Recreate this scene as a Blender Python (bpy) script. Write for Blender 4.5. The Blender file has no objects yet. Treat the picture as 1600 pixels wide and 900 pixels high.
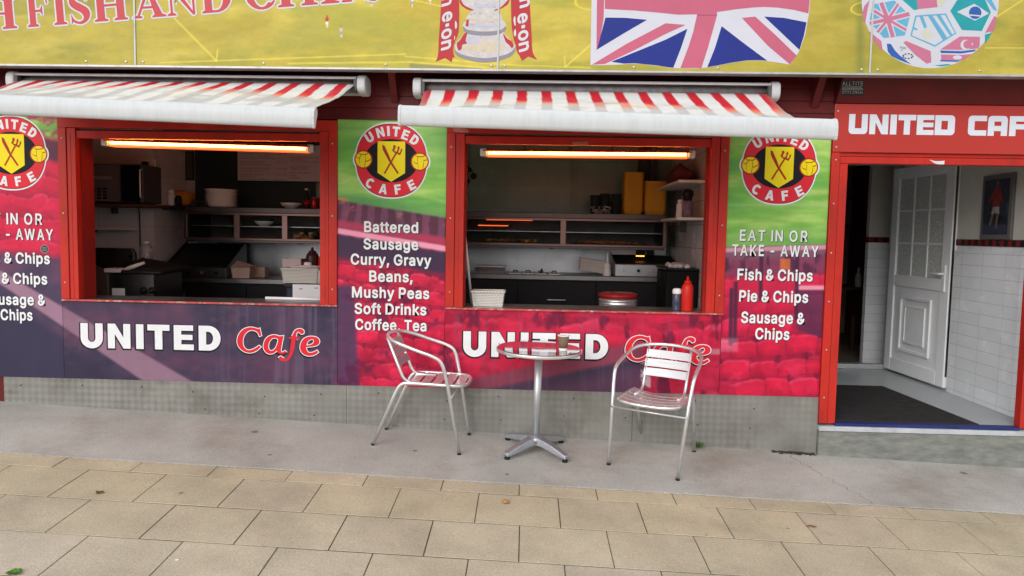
import bpy, math, random
import numpy as np
from mathutils import Vector, Matrix, Euler
random.seed(7)
S = bpy.context.scene
C = S.collection
R = math.radians

# ------------------------------------------------------------------ camera, sky, sun, exposure
F_PX, YAW, PITCH, ROLL = 1163.38, -0.03375, 0.07323, 0.01823
CAM = (0.0, -5.429, 1.498)
def cam_axes():
    cy, sy, cp, sp = math.cos(YAW), math.sin(YAW), math.cos(PITCH), math.sin(PITCH)
    w = Vector((sy*cp, cy*cp, -sp)); r0 = Vector((cy, -sy, 0)); u0 = r0.cross(w)
    cr, sr = math.cos(ROLL), math.sin(ROLL)
    return r0*cr + u0*sr, u0*cr - r0*sr, w
CR, CU, CW = cam_axes()
cd = bpy.data.cameras.new('camera'); cam = bpy.data.objects.new('camera', cd); C.objects.link(cam)
cd.sensor_width = 36; cd.lens = 36*F_PX/1600; cd.clip_start = .05; cd.clip_end = 2000
cam.matrix_world = Matrix(((CR.x, CU.x, -CW.x, CAM[0]), (CR.y, CU.y, -CW.y, CAM[1]), (CR.z, CU.z, -CW.z, CAM[2]), (0, 0, 0, 1)))
S.camera = cam

SUN_EL, SUN_AZ = 27, 206        # sun behind the photographer, high, through cloud
w = bpy.data.worlds.new('World'); S.world = w; w.use_nodes = True
nt = w.node_tree; bg = nt.nodes['Background']
sk = nt.nodes.new('ShaderNodeTexSky'); sk.sky_type = 'NISHITA'; sk.sun_disc = False
sk.sun_elevation = R(SUN_EL); sk.sun_rotation = R(SUN_AZ); sk.dust_density = 4; sk.air_density = 1.0
hs = nt.nodes.new('ShaderNodeHueSaturation'); hs.inputs['Saturation'].default_value = .34
cl = nt.nodes.new('ShaderNodeMix'); cl.data_type = 'RGBA'; cl.inputs[0].default_value = .85; cl.inputs[7].default_value = (4.15, 4.30, 4.50, 1)   # even cloud cover over the sky
nt.links.new(sk.outputs[0], hs.inputs['Color']); nt.links.new(hs.outputs[0], cl.inputs[6]); nt.links.new(cl.outputs[2], bg.inputs[0])
bg.inputs[1].default_value = .15
sl = bpy.data.lights.new('sun', 'SUN'); sl.energy = .8; sl.angle = R(38); sl.color = (1, .97, .93)
so = bpy.data.objects.new('sun', sl); C.objects.link(so)
az, el = R(SUN_AZ), R(SUN_EL)
sd = Vector((math.sin(az)*math.cos(el), math.cos(az)*math.cos(el), math.sin(el)))
so.rotation_euler = sd.to_track_quat('Z', 'Y').to_euler(); so.location = (0, -6, 8)
S.view_settings.view_transform = 'Standard'; S.view_settings.look = 'None'
S.view_settings.gamma = 1; S.view_settings.exposure = 0.72
S.render.engine = 'CYCLES'
S.cycles.use_denoising = True
S.cycles.max_bounces = 8; S.cycles.diffuse_bounces = 4; S.cycles.glossy_bounces = 4
S.cycles.transmission_bounces = 6; S.cycles.transparent_max_bounces = 8
S.cycles.sample_clamp_indirect = 4

# ------------------------------------------------------------------ helpers
def lin(c):
    c = c/255.0
    return c/12.92 if c <= .04045 else ((c+.055)/1.055)**2.4
KW = .93                                             # white card on the wall, in the photograph's exposure
def A(r, g, b, k=KW): return tuple(min(.9, lin(v)/k) for v in (r, g, b))
def at(px, py, Y=0.0):                               # photograph pixel -> point on the plane y = Y
    d = CW + CR*((px-800)/F_PX) - CU*((py-450)/F_PX)
    t = (Y-CAM[1])/d.y
    return Vector((CAM[0]+d.x*t, Y, CAM[2]+d.z*t))
GX, GY = -.0371, .0578                               # the pavement falls to the right and away from the wall
def gz(x, y): return GX*x + GY*y
def inset(v): return v

_mats = {}
def mat(name, col, rough=.5, metal=0.0, var=.08, scale=6, bump=0.0, bscale=60, spec=.25, emit=None, es=0.0, trans=0.0, coat=0.0, attr=False, stretch=None, grime=None):
    if name in _mats: return _mats[name]
    m = bpy.data.materials.new(name); m.use_nodes = True
    n = m.node_tree.nodes; l = m.node_tree.links; b = n['Principled BSDF']
    b.inputs['Roughness'].default_value = rough; b.inputs['Metallic'].default_value = metal
    b.inputs['Specular IOR Level'].default_value = spec
    b.inputs['Transmission Weight'].default_value = trans
    b.inputs['Coat Weight'].default_value = coat
    tc = n.new('ShaderNodeTexCoord'); src = tc.outputs['Object']
    if stretch:
        mp = n.new('ShaderNodeMapping'); mp.inputs['Scale'].default_value = stretch
        l.new(src, mp.inputs[0]); src2 = mp.outputs[0]
    else: src2 = src
    nz = n.new('ShaderNodeTexNoise'); nz.inputs['Scale'].default_value = scale; nz.inputs['Detail'].default_value = 6; nz.inputs['Roughness'].default_value = .62
    l.new(src2, nz.inputs['Vector'])
    mr = n.new('ShaderNodeMapRange'); mr.inputs[1].default_value = .3; mr.inputs[2].default_value = .7
    mr.inputs[3].default_value = 1-var; mr.inputs[4].default_value = 1+var
    l.new(nz.outputs['Fac'], mr.inputs[0])
    vm = n.new('ShaderNodeVectorMath'); vm.operation = 'SCALE'
    if attr:
        at_ = n.new('ShaderNodeAttribute'); at_.attribute_name = 'Col'; l.new(at_.outputs['Color'], vm.inputs[0])
    else: vm.inputs[0].default_value = col
    l.new(mr.outputs[0], vm.inputs['Scale'])
    out = vm.outputs[0]
    if grime:                                        # (colour, amount, scale): stains with a shape of their own
        gn = n.new('ShaderNodeTexNoise'); gn.inputs['Scale'].default_value = grime[2]; gn.inputs['Detail'].default_value = 8; gn.inputs['Roughness'].default_value = .7
        l.new(src2, gn.inputs['Vector'])
        gr = n.new('ShaderNodeMapRange'); gr.inputs[1].default_value = .5; gr.inputs[2].default_value = .75; gr.inputs[4].default_value = grime[1]
        l.new(gn.outputs['Fac'], gr.inputs[0])
        mx = n.new('ShaderNodeMix'); mx.data_type = 'RGBA'; l.new(gr.outputs[0], mx.inputs[0]); l.new(out, mx.inputs[6]); mx.inputs[7].default_value = (*grime[0], 1)
        out = mx.outputs[2]
    l.new(out, b.inputs['Base Color'])
    rr = n.new('ShaderNodeMapRange'); rr.inputs[1].default_value = .3; rr.inputs[2].default_value = .7
    rr.inputs[3].default_value = max(.02, rough*.8); rr.inputs[4].default_value = min(1, rough*1.2)
    l.new(nz.outputs['Fac'], rr.inputs[0]); l.new(rr.outputs[0], b.inputs['Roughness'])
    if bump:
        bn = n.new('ShaderNodeTexNoise'); bn.inputs['Scale'].default_value = bscale; bn.inputs['Detail'].default_value = 5
        l.new(src, bn.inputs['Vector'])
        bp = n.new('ShaderNodeBump'); bp.inputs['Strength'].default_value = bump; bp.inputs['Distance'].default_value = .01
        l.new(bn.outputs['Fac'], bp.inputs['Height']); l.new(bp.outputs[0], b.inputs['Normal'])
    if emit:
        b.inputs['Emission Color'].default_value = (*emit, 1); b.inputs['Emission Strength'].default_value = es
    _mats[name] = m
    return m

BASE = {}                                            # world position of each thing's empty
class MB:
    def __init__(s): s.v = []; s.f = []; s.m = []; s.sm = []
    def add(s, vs, fs, mi=0, smooth=False):
        o = len(s.v); s.v += [tuple(q) for q in vs]
        for f in fs: s.f.append(tuple(i+o for i in f)); s.m.append(mi); s.sm.append(smooth)
        return s
    def box(s, x0, x1, y0, y1, z0, z1, mi=0):
        return s.add([(x0,y0,z0),(x1,y0,z0),(x1,y1,z0),(x0,y1,z0),(x0,y0,z1),(x1,y0,z1),(x1,y1,z1),(x0,y1,z1)],
            [(0,3,2,1),(4,5,6,7),(0,1,5,4),(1,2,6,5),(2,3,7,6),(3,0,4,7)], mi)
    def hexa(s, p, mi=0):                            # eight points: bottom loop then top loop
        return s.add(p, [(0,3,2,1),(4,5,6,7),(0,1,5,4),(1,2,6,5),(2,3,7,6),(3,0,4,7)], mi)
    def tube(s, pts, r, n=10, closed=False, mi=0, caps=True, flat=1.0):
        pts = [Vector(q) for q in pts]; N = len(pts)
        rs = r if isinstance(r, (list, tuple)) else [r]*N
        T = []
        for i in range(N):
            a = pts[i-1] if (i or closed) else pts[0]; b = pts[(i+1) % N] if (i < N-1 or closed) else pts[-1]
            T.append((b-a).normalized())
        up = Vector((0,0,1)) if abs(T[0].z) < .9 else Vector((0,1,0))
        u = T[0].cross(up).normalized(); vs = []
        for i in range(N):
            u = (u - T[i]*u.dot(T[i])).normalized(); v = T[i].cross(u)
            for k in range(n):
                a = 2*math.pi*k/n
                vs.append(pts[i] + (u*math.cos(a) + v*math.sin(a)*flat)*rs[i])
        fs = []
        for i in range(N if closed else N-1):
            for k in range(n):
                fs.append((i*n+k, i*n+(k+1)%n, ((i+1)%N)*n+(k+1)%n, ((i+1)%N)*n+k))
        s.add(vs, fs, mi, True)
        if caps and not closed:
            o = len(s.v)-len(vs)
            s.f.append(tuple(o+k for k in range(n))[::-1]); s.m.append(mi); s.sm.append(False)
            s.f.append(tuple(o+(N-1)*n+k for k in range(n))); s.m.append(mi); s.sm.append(False)
        return s
    def lathe(s, prof, c=(0,0,0), n=24, mi=0, mis=None, sx=1, sy=1, smooth=True, axis='z'):
        vs = []; fs = []
        for (r, z) in prof:
            for k in range(n):
                a = 2*math.pi*k/n; p = (r*math.cos(a)*sx, r*math.sin(a)*sy, z)
                if axis == 'x': p = (p[2], p[0], p[1])
                if axis == 'y': p = (p[0], p[2], p[1])
                vs.append((c[0]+p[0], c[1]+p[1], c[2]+p[2]))
        o = len(s.v); s.v += vs
        for i in range(len(prof)-1):
            for k in range(n):
                s.f.append((o+i*n+k, o+i*n+(k+1)%n, o+(i+1)*n+(k+1)%n, o+(i+1)*n+k)); s.m.append(mis[i] if mis else mi); s.sm.append(smooth)
        s.f.append(tuple(o+k for k in range(n))[::-1]); s.m.append(mis[0] if mis else mi); s.sm.append(False)
        s.f.append(tuple(o+(len(prof)-1)*n+k for k in range(n))); s.m.append(mis[-1] if mis else mi); s.sm.append(False)
        return s
    def prism(s, poly, x0, x1, mi=0):                # (y,z) outline extruded along x
        n = len(poly)
        vs = [(x0, y, z) for y, z in poly] + [(x1, y, z) for y, z in poly]
        fs = [tuple(range(n)), tuple(range(2*n-1, n-1, -1))] + [(i, n+i, n+(i+1)%n, (i+1)%n) for i in range(n)]
        return s.add(vs, fs, mi)
    def plate(s, poly, z0, z1, mi=0):                # (x,y) outline extruded along z
        n = len(poly)
        vs = [(x, y, z0) for x, y in poly] + [(x, y, z1) for x, y in poly]
        return s.add(vs, [tuple(range(n-1,-1,-1)), tuple(range(n, 2*n))] + [(i, (i+1)%n, n+(i+1)%n, n+i) for i in range(n)], mi)
    def face2d(s, verts, faces, Y, mi=0):            # flat lettering on a wall plane
        return s.add([(x, Y, z) for x, z in verts], faces, mi)
    def build(s, name, mats, parent=None, bevel=0, bseg=2, solid=0, sub=0):
        me = bpy.data.meshes.new(name)
        off = BASE.get(root_of(parent), (0,0,0)) if parent else (0,0,0)
        me.from_pydata([(x-off[0], y-off[1], z-off[2]) for x, y, z in s.v], [], s.f)
        for m in (mats if isinstance(mats, (list, tuple)) else [mats]): me.materials.append(m)
        me.polygons.foreach_set('material_index', s.m); me.polygons.foreach_set('use_smooth', s.sm)
        me.update()
        o = bpy.data.objects.new(name, me); C.objects.link(o)
        if parent: o.parent = parent
        if bevel:
            b = o.modifiers.new('bevel', 'BEVEL'); b.width = bevel; b.segments = bseg; b.limit_method = 'ANGLE'; b.angle_limit = R(40)
        if sub:
            b = o.modifiers.new('sub', 'SUBSURF'); b.levels = sub; b.render_levels = sub
        return o
def root_of(o):
    while o.parent: o = o.parent
    return o
def tag(o, label, cat, group=None, kind=None):
    if label: o['label'] = label
    if cat: o['category'] = cat
    if group: o['group'] = group
    if kind: o['kind'] = kind
    return o
def thing(name, label, cat, loc=(0,0,0), group=None):
    o = bpy.data.objects.new(name, None); C.objects.link(o); o.empty_display_size = .1
    o.location = loc; BASE[o] = tuple(loc)
    return tag(o, label, cat, group)
def struct(o): o['kind'] = 'structure'; return o
def dup(root, loc, label=None, group=None, rz=None):
    r = root.copy(); C.objects.link(r); r.location = loc
    if rz is not None: r.rotation_euler = (0, 0, rz)
    if label: r['label'] = label
    if group: r['group'] = group
    for ch in list(root.children):
        c = ch.copy(); C.objects.link(c); c.parent = r
        for g in ch.children:
            d = g.copy(); C.objects.link(d); d.parent = c
    return r
def smooth(pts, n=6, closed=False):                  # Catmull-Rom through the points
    pts = [Vector(q) for q in pts]; N = len(pts); out = []
    for i in range(N if closed else N-1):
        if closed: p0, p1, p2, p3 = pts[i-1], pts[i], pts[(i+1)%N], pts[(i+2)%N]
        else: p0, p1, p2, p3 = pts[max(i-1,0)], pts[i], pts[i+1], pts[min(i+2,N-1)]
        for k in range(n):
            t = k/n
            out.append(.5*((2*p1) + (p2-p0)*t + (2*p0-5*p1+4*p2-p3)*t*t + (3*p1-p0-3*p2+p3)*t**3))
    if not closed: out.append(pts[-1])
    return out
def rounded(pts, r, n=4):                            # polyline with its corners rounded
    pts = [Vector(q) for q in pts]; out = [pts[0]]
    for i in range(1, len(pts)-1):
        a, b, c = pts[i-1], pts[i], pts[i+1]
        d = min(r, (a-b).length*.45, (c-b).length*.45)
        p = b+(a-b).normalized()*d; q = b+(c-b).normalized()*d
        for k in range(n+1):
            t = k/n; out.append(p*(1-t)**2 + b*2*t*(1-t) + q*t*t)
    out.append(pts[-1]); return out

# ---- flat shapes: fill closed outlines, letters included
def area(p): return .5*sum(p[i-1][0]*p[i][1]-p[i][0]*p[i-1][1] for i in range(len(p)))
def fill(splines, offset=0.0):
    cu = bpy.data.curves.new('t', 'CURVE'); cu.dimensions = '2D'; cu.fill_mode = 'FRONT'; cu.offset = offset
    for k, sp in enumerate(splines):
        a = area(sp)
        if (k == 0) == (a > 0): sp = sp[::-1]        # outline clockwise, holes the other way
        q = cu.splines.new('POLY'); q.points.add(len(sp)-1); q.use_cyclic_u = True
        for i, c in enumerate(sp): q.points[i].co = (c[0], c[1], 0, 1)
    return mesh2d(cu)
def mesh2d(cu):
    o = bpy.data.objects.new('t', cu); C.objects.link(o)
    dg = bpy.context.evaluated_depsgraph_get()
    me = bpy.data.meshes.new_from_object(o.evaluated_get(dg))
    v = [(q.co.x, q.co.y) for q in me.vertices]; f = [tuple(q.vertices) for q in me.polygons]
    bpy.data.objects.remove(o); bpy.data.meshes.remove(me); bpy.data.curves.remove(cu)
    return v, f
# sans letters as outlines in thousandths: character -> (advance, contours)
FONT_ = {
'A':(480,[[(16,0),(201,509),(276,509),(463,0),(395,0),(287,302),(264,372),(232,478),(245,478),(213,371),(191,302),(85,0)],[(110,142),(110,199),(370,199),(370,142)]]),
'B':(456,[[(60,0),(60,509),(241,509),(274,507),(304,501),(329,491),(350,477),(367,461),(381,442),(390,421),(396,398),(398,374),(395,344),(387,320),(373,301),(356,286),(315,267),(315,262),(339,257),(363,245),(385,227),(402,203),(411,184),(416,161),(418,136),(416,111),(410,88),(400,67),(386,48),(368,31),(344,18),(317,8),(284,2),(247,0)],[(125,57),(245,57),(281,60),(309,67),(330,80),(344,96),(353,115),(355,137),(352,161),(342,184),(327,203),(306,218),(279,228),(248,231),(125,231)],[(125,285),(238,285),(265,288),(288,296),(308,309),(323,326),(333,348),(336,372),(333,393),(326,412),(313,429),(294,442),(270,449),(240,452),(125,452)]]),
'C':(510,[[(267,-7),(225,-3),(186,7),(150,25),(119,49),(92,79),(70,115),(53,157),(44,203),(40,254),(44,305),(53,352),(70,393),(92,429),(119,459),(150,484),(186,501),(225,512),(267,516),(293,514),(317,511),(340,504),(362,496),(383,485),(402,471),(419,456),(435,438),(448,418),(459,397),(467,373),(473,348),(408,348),(401,373),(389,395),(357,428),(315,449),(267,456),(237,453),(209,445),(184,432),(161,414),(141,391),(125,364),(113,332),(106,295),(103,254),(106,213),(113,177),(125,145),(141,117),(161,94),(184,76),(210,63),(237,56),(267,53),(315,60),(357,81),(389,114),(408,160),(473,160),(467,135),(459,112),(448,91),(435,71),(420,53),(402,38),(383,24),(363,13),(341,5),(317,-2),(293,-6)]]),
'D':(502,[[(219,0),(96,0),(96,57),(215,57),(254,60),(288,68),(318,81),(343,99),(363,122),(379,149),(390,181),(397,216),(399,255),(397,294),(390,329),(379,361),(364,388),(344,410),(320,428),(291,441),(258,449),(221,452),(93,452),(93,509),(225,509),(273,505),(315,495),(353,478),(385,455),(412,426),(433,391),(449,351),(458,306),(462,255),(458,205),(449,159),(433,119),(411,83),(384,54),(351,31),(312,14),(268,3)],[(125,509),(125,0),(60,0),(60,509)]]),
'E':(419,[[(60,0),(60,509),(372,509),(372,452),(125,452),(125,286),(355,286),(355,229),(125,229),(125,57),(375,57),(375,0)]]),
'F':(410,[[(60,0),(60,509),(369,509),(369,452),(125,452),(125,278),(346,278),(346,221),(125,221),(125,0)]]),
'G':(520,[[(269,-7),(225,-3),(185,7),(149,25),(118,49),(91,79),(69,116),(53,157),(43,203),(40,254),(43,305),(53,352),(69,393),(91,429),(117,459),(149,484),(184,501),(223,512),(265,516),(291,514),(316,510),(340,504),(363,494),(384,483),(403,469),(421,453),(436,436),(449,416),(460,395),(468,373),(474,349),(408,349),(387,393),(356,427),(315,448),(265,456),(236,453),(209,445),(183,432),(160,414),(141,392),(125,364),(113,332),(106,295),(103,254),(106,213),(113,177),(125,145),(141,117),(161,95),(184,76),(210,63),(238,56),(269,53),(296,55),(322,61),(345,71),(365,85),(382,102),(396,123),(407,147),(413,173),(415,202),(434,199),(283,199),(283,256),(478,256),(478,200),(475,160),(466,124),(451,91),(431,62),(406,38),(377,19),(344,5),(308,-4)]]),
'H':(517,[[(60,0),(60,509),(125,509),(125,289),(392,289),(392,509),(457,509),(457,0),(392,0),(392,232),(125,232),(125,0)]]),
'I':(300,[[(31,0),(31,57),(118,57),(118,452),(31,452),(31,509),(269,509),(269,452),(183,452),(183,57),(269,57),(269,0)]]),
'K':(467,[[(104,145),(104,216),(139,261),(174,303),(212,344),(364,509),(448,509),(231,276),(228,276)],[(60,0),(60,509),(125,509),(125,334),(124,225),(125,193),(125,0)],[(372,0),(188,259),(228,309),(449,0)]]),
'M':(628,[[(60,0),(60,509),(152,509),(277,187),(287,159),(299,123),(311,84),(322,49),(307,49),(318,83),(330,121),(342,158),(352,187),(476,509),(568,509),(568,0),(504,0),(504,291),(504,327),(505,369),(506,413),(507,457),(513,457),(498,409),(482,363),(467,322),(456,291),(342,0),(286,0),(170,291),(159,321),(145,361),(129,408),(112,457),(119,457),(120,416),(121,372),(122,328),(122,291),(122,0)]]),
'N':(523,[[(60,0),(60,509),(136,509),(343,183),(363,151),(388,107),(414,55),(405,54),(401,108),(399,157),(399,195),(399,509),(463,509),(463,0),(387,0),(202,290),(177,331),(148,381),(108,452),(119,454),(122,384),(124,328),(125,291),(125,0)]]),
'O':(533,[[(267,-7),(225,-3),(186,7),(150,25),(119,49),(92,79),(70,115),(53,157),(44,203),(40,254),(44,305),(53,352),(70,393),(92,429),(119,459),(150,484),(186,501),(225,512),(267,516),(309,512),(348,501),(384,484),(415,459),(442,429),(464,393),(480,352),(490,305),(493,254),(490,203),(480,157),(464,115),(442,79),(415,49),(384,25),(348,7),(309,-3)],[(267,53),(296,55),(324,63),(349,76),(372,94),(392,116),(408,144),(420,176),(428,213),(430,254),(428,295),(420,332),(408,365),(392,392),(372,415),(349,433),(324,446),(296,453),(267,456),(237,453),(210,445),(184,433),(161,415),(142,392),(125,364),(113,332),(106,295),(103,254),(106,213),(113,176),(125,144),(142,117),(161,94),(184,76),(210,63),(237,55)]]),
'P':(445,[[(60,0),(60,509),(235,509),(272,506),(305,499),(332,487),(356,471),(375,452),(390,430),(400,404),(407,377),(409,348),(407,318),(400,291),(390,265),(375,243),(356,223),(332,207),(305,195),(272,188),(235,186),(109,186),(109,242),(233,242),(257,244),(279,248),(297,256),(318,272),(333,294),(342,319),(344,348),(342,376),(333,402),(318,423),(297,439),(279,446),(257,451),(232,452),(125,452),(125,0)]]),
'R':(449,[[(60,0),(60,509),(236,509),(273,506),(305,500),(333,489),(356,473),(376,455),(390,433),(401,408),(407,381),(409,352),(407,323),(401,296),(390,271),(376,250),(356,232),(333,217),(305,206),(273,200),(236,198),(96,198),(96,255),(234,255),(258,256),(280,260),(298,267),(319,281),(334,300),(342,324),(345,352),(342,380),(334,405),(319,425),(298,440),(279,446),(258,451),(233,452),(125,452),(125,0)],[(353,0),(230,229),(303,229),(428,0)]]),
'S':(447,[[(224,-9),(188,-7),(156,-1),(128,9),(102,23),(81,40),(64,60),(51,83),(42,109),(38,137),(104,137),(110,110),(123,88),(142,71),(166,59),(194,52),(224,49),(246,50),(267,54),(286,60),(311,74),(329,92),(341,114),(346,139),(342,161),(332,179),(316,193),(296,205),(245,222),(184,239),(145,253),(112,269),(86,289),(67,313),(56,341),(52,372),(54,400),(62,425),(75,448),(92,468),(113,484),(138,498),(165,508),(195,514),(227,516),(259,514),(289,508),(316,498),(340,484),(360,468),(377,449),(390,427),(398,403),(401,378),(337,378),(332,402),(320,421),(302,437),(280,449),(254,456),(225,459),(194,456),(167,448),(145,435),(129,418),(118,398),(115,376),(119,352),(131,334),(148,319),(169,308),(212,293),(264,279),(312,264),(359,238),(379,220),(395,198),(402,180),(407,161),(408,139),(406,112),(399,87),(386,64),(370,43),(349,25),(323,11),(294,0),(261,-7)]]),
'T':(449,[[(32,452),(32,509),(417,509),(417,452),(257,452),(257,0),(193,0),(193,452)]]),
'U':(517,[[(259,-8),(220,-6),(186,2),(154,15),(126,33),(103,55),(85,80),(71,108),(63,140),(60,173),(60,509),(124,509),(124,178),(126,155),(132,133),(141,113),(153,95),(169,80),(187,68),(208,59),(232,53),(259,52),(285,53),(309,59),(331,68),(349,80),(364,95),(377,113),(385,133),(391,155),(393,178),(393,509),(457,509),(457,173),(454,140),(446,108),(433,80),(414,55),(391,33),(363,15),(332,2),(297,-6)]]),
'W':(686,[[(155,0),(16,509),(82,509),(163,196),(175,145),(187,94),(197,40),(189,40),(200,94),(211,145),(224,196),(306,509),(380,509),(462,196),(474,145),(486,94),(497,40),(488,40),(499,94),(510,145),(523,196),(603,509),(670,509),(530,0),(455,0),(368,323),(351,391),(336,475),(350,475),(335,395),(318,323),(230,0)]]),
'L':(393,[[(60,0),(60,509),(125,509),(125,57),(361,57),(361,0)]]),
'X':(474,[[(18,0),(217,284),(217,236),(29,509),(104,509),(178,400),(204,361),(223,329),(243,292),(232,292),(252,329),(272,361),(298,400),(374,509),(446,509),(259,239),(259,287),(456,0),(382,0),(292,129),(268,165),(250,195),(230,231),(244,231),(225,196),(206,166),(182,129),(91,0)]]),
'Y':(472,[[(203,0),(203,208),(16,509),(91,509),(192,344),(222,292),(250,230),(224,230),(251,293),(280,344),(381,509),(455,509),(268,208),(268,0)]]),
'a':(389,[[(160,-9),(137,-7),(115,-3),(94,5),(76,15),(60,29),(48,45),(38,63),(32,84),(30,108),(34,138),(43,161),(58,179),(78,193),(125,211),(178,220),(234,227),(265,235),(273,243),(276,255),(276,257),(273,279),(267,297),(256,311),(240,322),(220,329),(196,331),(171,329),(149,322),(118,301),(100,274),(41,291),(51,313),(64,331),(79,346),(95,358),(114,368),(133,375),(153,380),(173,383),(194,384),(239,379),(286,360),(306,343),(322,320),(330,301),(335,278),(337,251),(337,0),(277,0),(277,52),(272,52),(252,25),(215,1),(190,-6)],[(170,45),(202,49),(228,59),(248,74),(263,93),(272,115),(276,138),(276,190),(259,182),(231,176),(200,171),(175,168),(134,159),(117,150),(103,139),(95,124),(92,105),(94,87),(102,72),(114,61),(130,52)]]),
'b':(424,[[(229,-8),(198,-5),(172,4),(138,31),(118,59),(112,59),(112,0),(53,0),(53,509),(114,509),(114,319),(118,319),(137,346),(171,373),(197,381),(229,384),(259,382),(287,374),(313,361),(335,342),(354,320),(370,293),(381,261),(388,227),(390,189),(388,151),(381,116),(370,84),(355,57),(336,34),(313,16),(288,3),(260,-6)],[(220,47),(242,49),(262,55),(279,66),(294,80),(306,97),(316,117),(323,139),(327,163),(328,189),(327,215),(323,239),(316,261),(307,281),(295,298),(280,311),(262,322),(243,328),(220,330),(198,328),(178,322),(161,312),(147,299),(134,282),(125,263),(118,241),(114,216),(113,189),(114,162),(118,138),(125,115),(135,95),(147,78),(162,65),(179,55),(198,49)]]),
'c':(396,[[(207,-8),(174,-5),(144,3),(117,16),(93,35),(72,58),(56,85),(44,116),(37,150),(34,187),(37,225),(44,260),(56,291),(72,318),(93,341),(117,360),(144,374),(174,382),(207,384),(260,377),(305,356),(340,322),(362,277),(303,262),(290,289),(270,311),(242,325),(207,330),(184,328),(163,321),(145,310),(130,296),(118,278),(108,258),(102,236),(98,212),(96,187),(98,163),(102,139),(108,117),(118,97),(130,80),(145,66),(163,55),(184,49),(207,46),(243,52),(271,66),(292,89),(304,117),(363,102),(354,78),(341,56),(306,21),(261,-1)]]),
'd':(424,[[(195,-8),(165,-6),(137,3),(111,16),(89,34),(70,57),(55,84),(43,116),(36,151),(34,189),(36,227),(43,261),(55,293),(70,320),(89,342),(112,361),(137,374),(165,382),(196,384),(228,381),(253,373),(287,346),(306,319),(311,319),(311,509),(372,509),(372,0),(313,0),(313,59),(307,59),(287,31),(252,4),(227,-5)],[(205,47),(226,49),(246,55),(263,65),(278,78),(290,95),(299,115),(306,138),(310,162),(312,189),(310,216),(306,241),(300,263),(290,282),(278,299),(263,312),(246,322),(227,328),(205,330),(182,328),(162,322),(145,311),(130,298),(118,281),(108,261),(102,239),(98,215),(96,189),(98,163),(102,139),(109,117),(118,97),(130,80),(145,66),(162,55),(182,49)]]),
'e':(404,[[(212,-8),(177,-5),(145,3),(117,16),(92,35),(72,58),(56,85),(44,116),(37,150),(34,187),(36,224),(44,258),(55,290),(71,317),(91,340),(115,359),(142,373),(172,382),(205,384),(226,383),(246,380),(266,374),(285,366),(303,355),(319,341),(334,324),(347,305),(357,282),(365,256),(370,227),(371,194),(371,169),(75,169),(75,221),(338,221),(310,202),(308,226),(304,248),(298,269),(283,294),(263,314),(237,326),(205,330),(183,328),(164,323),(146,313),(125,294),(109,270),(99,241),(96,211),(96,178),(98,151),(102,127),(110,106),(121,88),(135,73),(151,61),(169,53),(190,48),(212,46),(254,53),(285,73),(306,105),(365,91),(353,63),(335,39),(320,26),(302,14),(283,4),(261,-3),(237,-7)]]),
'f':(254,[[(228,379),(228,327),(6,327),(6,379)],[(81,0),(81,432),(84,461),(96,486),(113,505),(135,519),(161,527),(187,530),(222,527),(243,521),(227,468),(215,472),(195,474),(171,470),(154,460),(145,443),(142,419),(142,0)]]),
'g':(425,[[(207,-151),(180,-149),(156,-146),(134,-140),(105,-127),(82,-110),(64,-91),(51,-69),(101,-41),(122,-66),(154,-88),(178,-95),(207,-97),(236,-95),(261,-87),(282,-75),(298,-58),(308,-34),(311,-6),(311,68),(306,68),(287,41),(252,16),(227,8),(195,5),(165,7),(138,14),(113,27),(90,43),(71,65),(55,90),(43,120),(36,154),(34,191),(36,229),(43,263),(55,293),(71,320),(90,342),(112,361),(138,374),(166,382),(196,384),(228,382),(253,373),(288,346),(308,319),(313,319),(313,379),(372,379),(372,-9),(370,-40),(363,-67),(350,-90),(334,-109),(314,-124),(291,-136),(265,-144),(237,-149)],[(205,59),(227,61),(246,66),(264,75),(285,95),(300,121),(307,142),(311,166),(312,193),(311,219),(307,242),(300,264),(291,283),(279,299),(264,312),(247,322),(227,328),(205,330),(182,328),(163,322),(145,312),(130,298),(118,282),(109,262),(102,241),(98,218),(96,193),(98,167),(102,144),(109,123),(124,96),(145,76),(163,66),(183,61)]]),
'h':(410,[[(114,227),(114,0),(53,0),(53,509),(114,509),(114,287),(102,287),(116,319),(132,344),(152,362),(175,374),(200,382),(227,384),(252,383),(275,377),(295,369),(313,356),(328,340),(341,321),(350,298),(355,271),(357,240),(357,0),(296,0),(296,235),(293,263),(286,286),(273,304),(256,318),(235,326),(210,329),(184,326),(161,317),(141,303),(126,283),(117,257)]]),
'i':(167,[[(53,0),(53,379),(114,379),(114,0)],[(84,443),(67,446),(54,455),(44,468),(41,483),(44,499),(54,512),(67,521),(84,524),(100,521),(114,512),(123,499),(126,483),(123,468),(114,455),(100,446)]]),
'k':(381,[[(110,137),(110,212),(121,212),(284,379),(360,379),(184,199),(177,199)],[(53,0),(53,509),(114,509),(114,0)],[(294,0),(148,186),(191,229),(372,0)]]),
'n':(410,[[(114,227),(114,0),(53,0),(53,379),(112,379),(112,287),(102,287),(116,319),(132,344),(152,362),(175,374),(200,382),(227,384),(252,383),(275,377),(295,369),(313,356),(328,340),(341,321),(350,298),(355,271),(357,240),(357,0),(296,0),(296,235),(293,263),(286,286),(273,304),(256,318),(235,326),(210,329),(184,326),(161,317),(141,303),(126,283),(117,257)]]),
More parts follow.
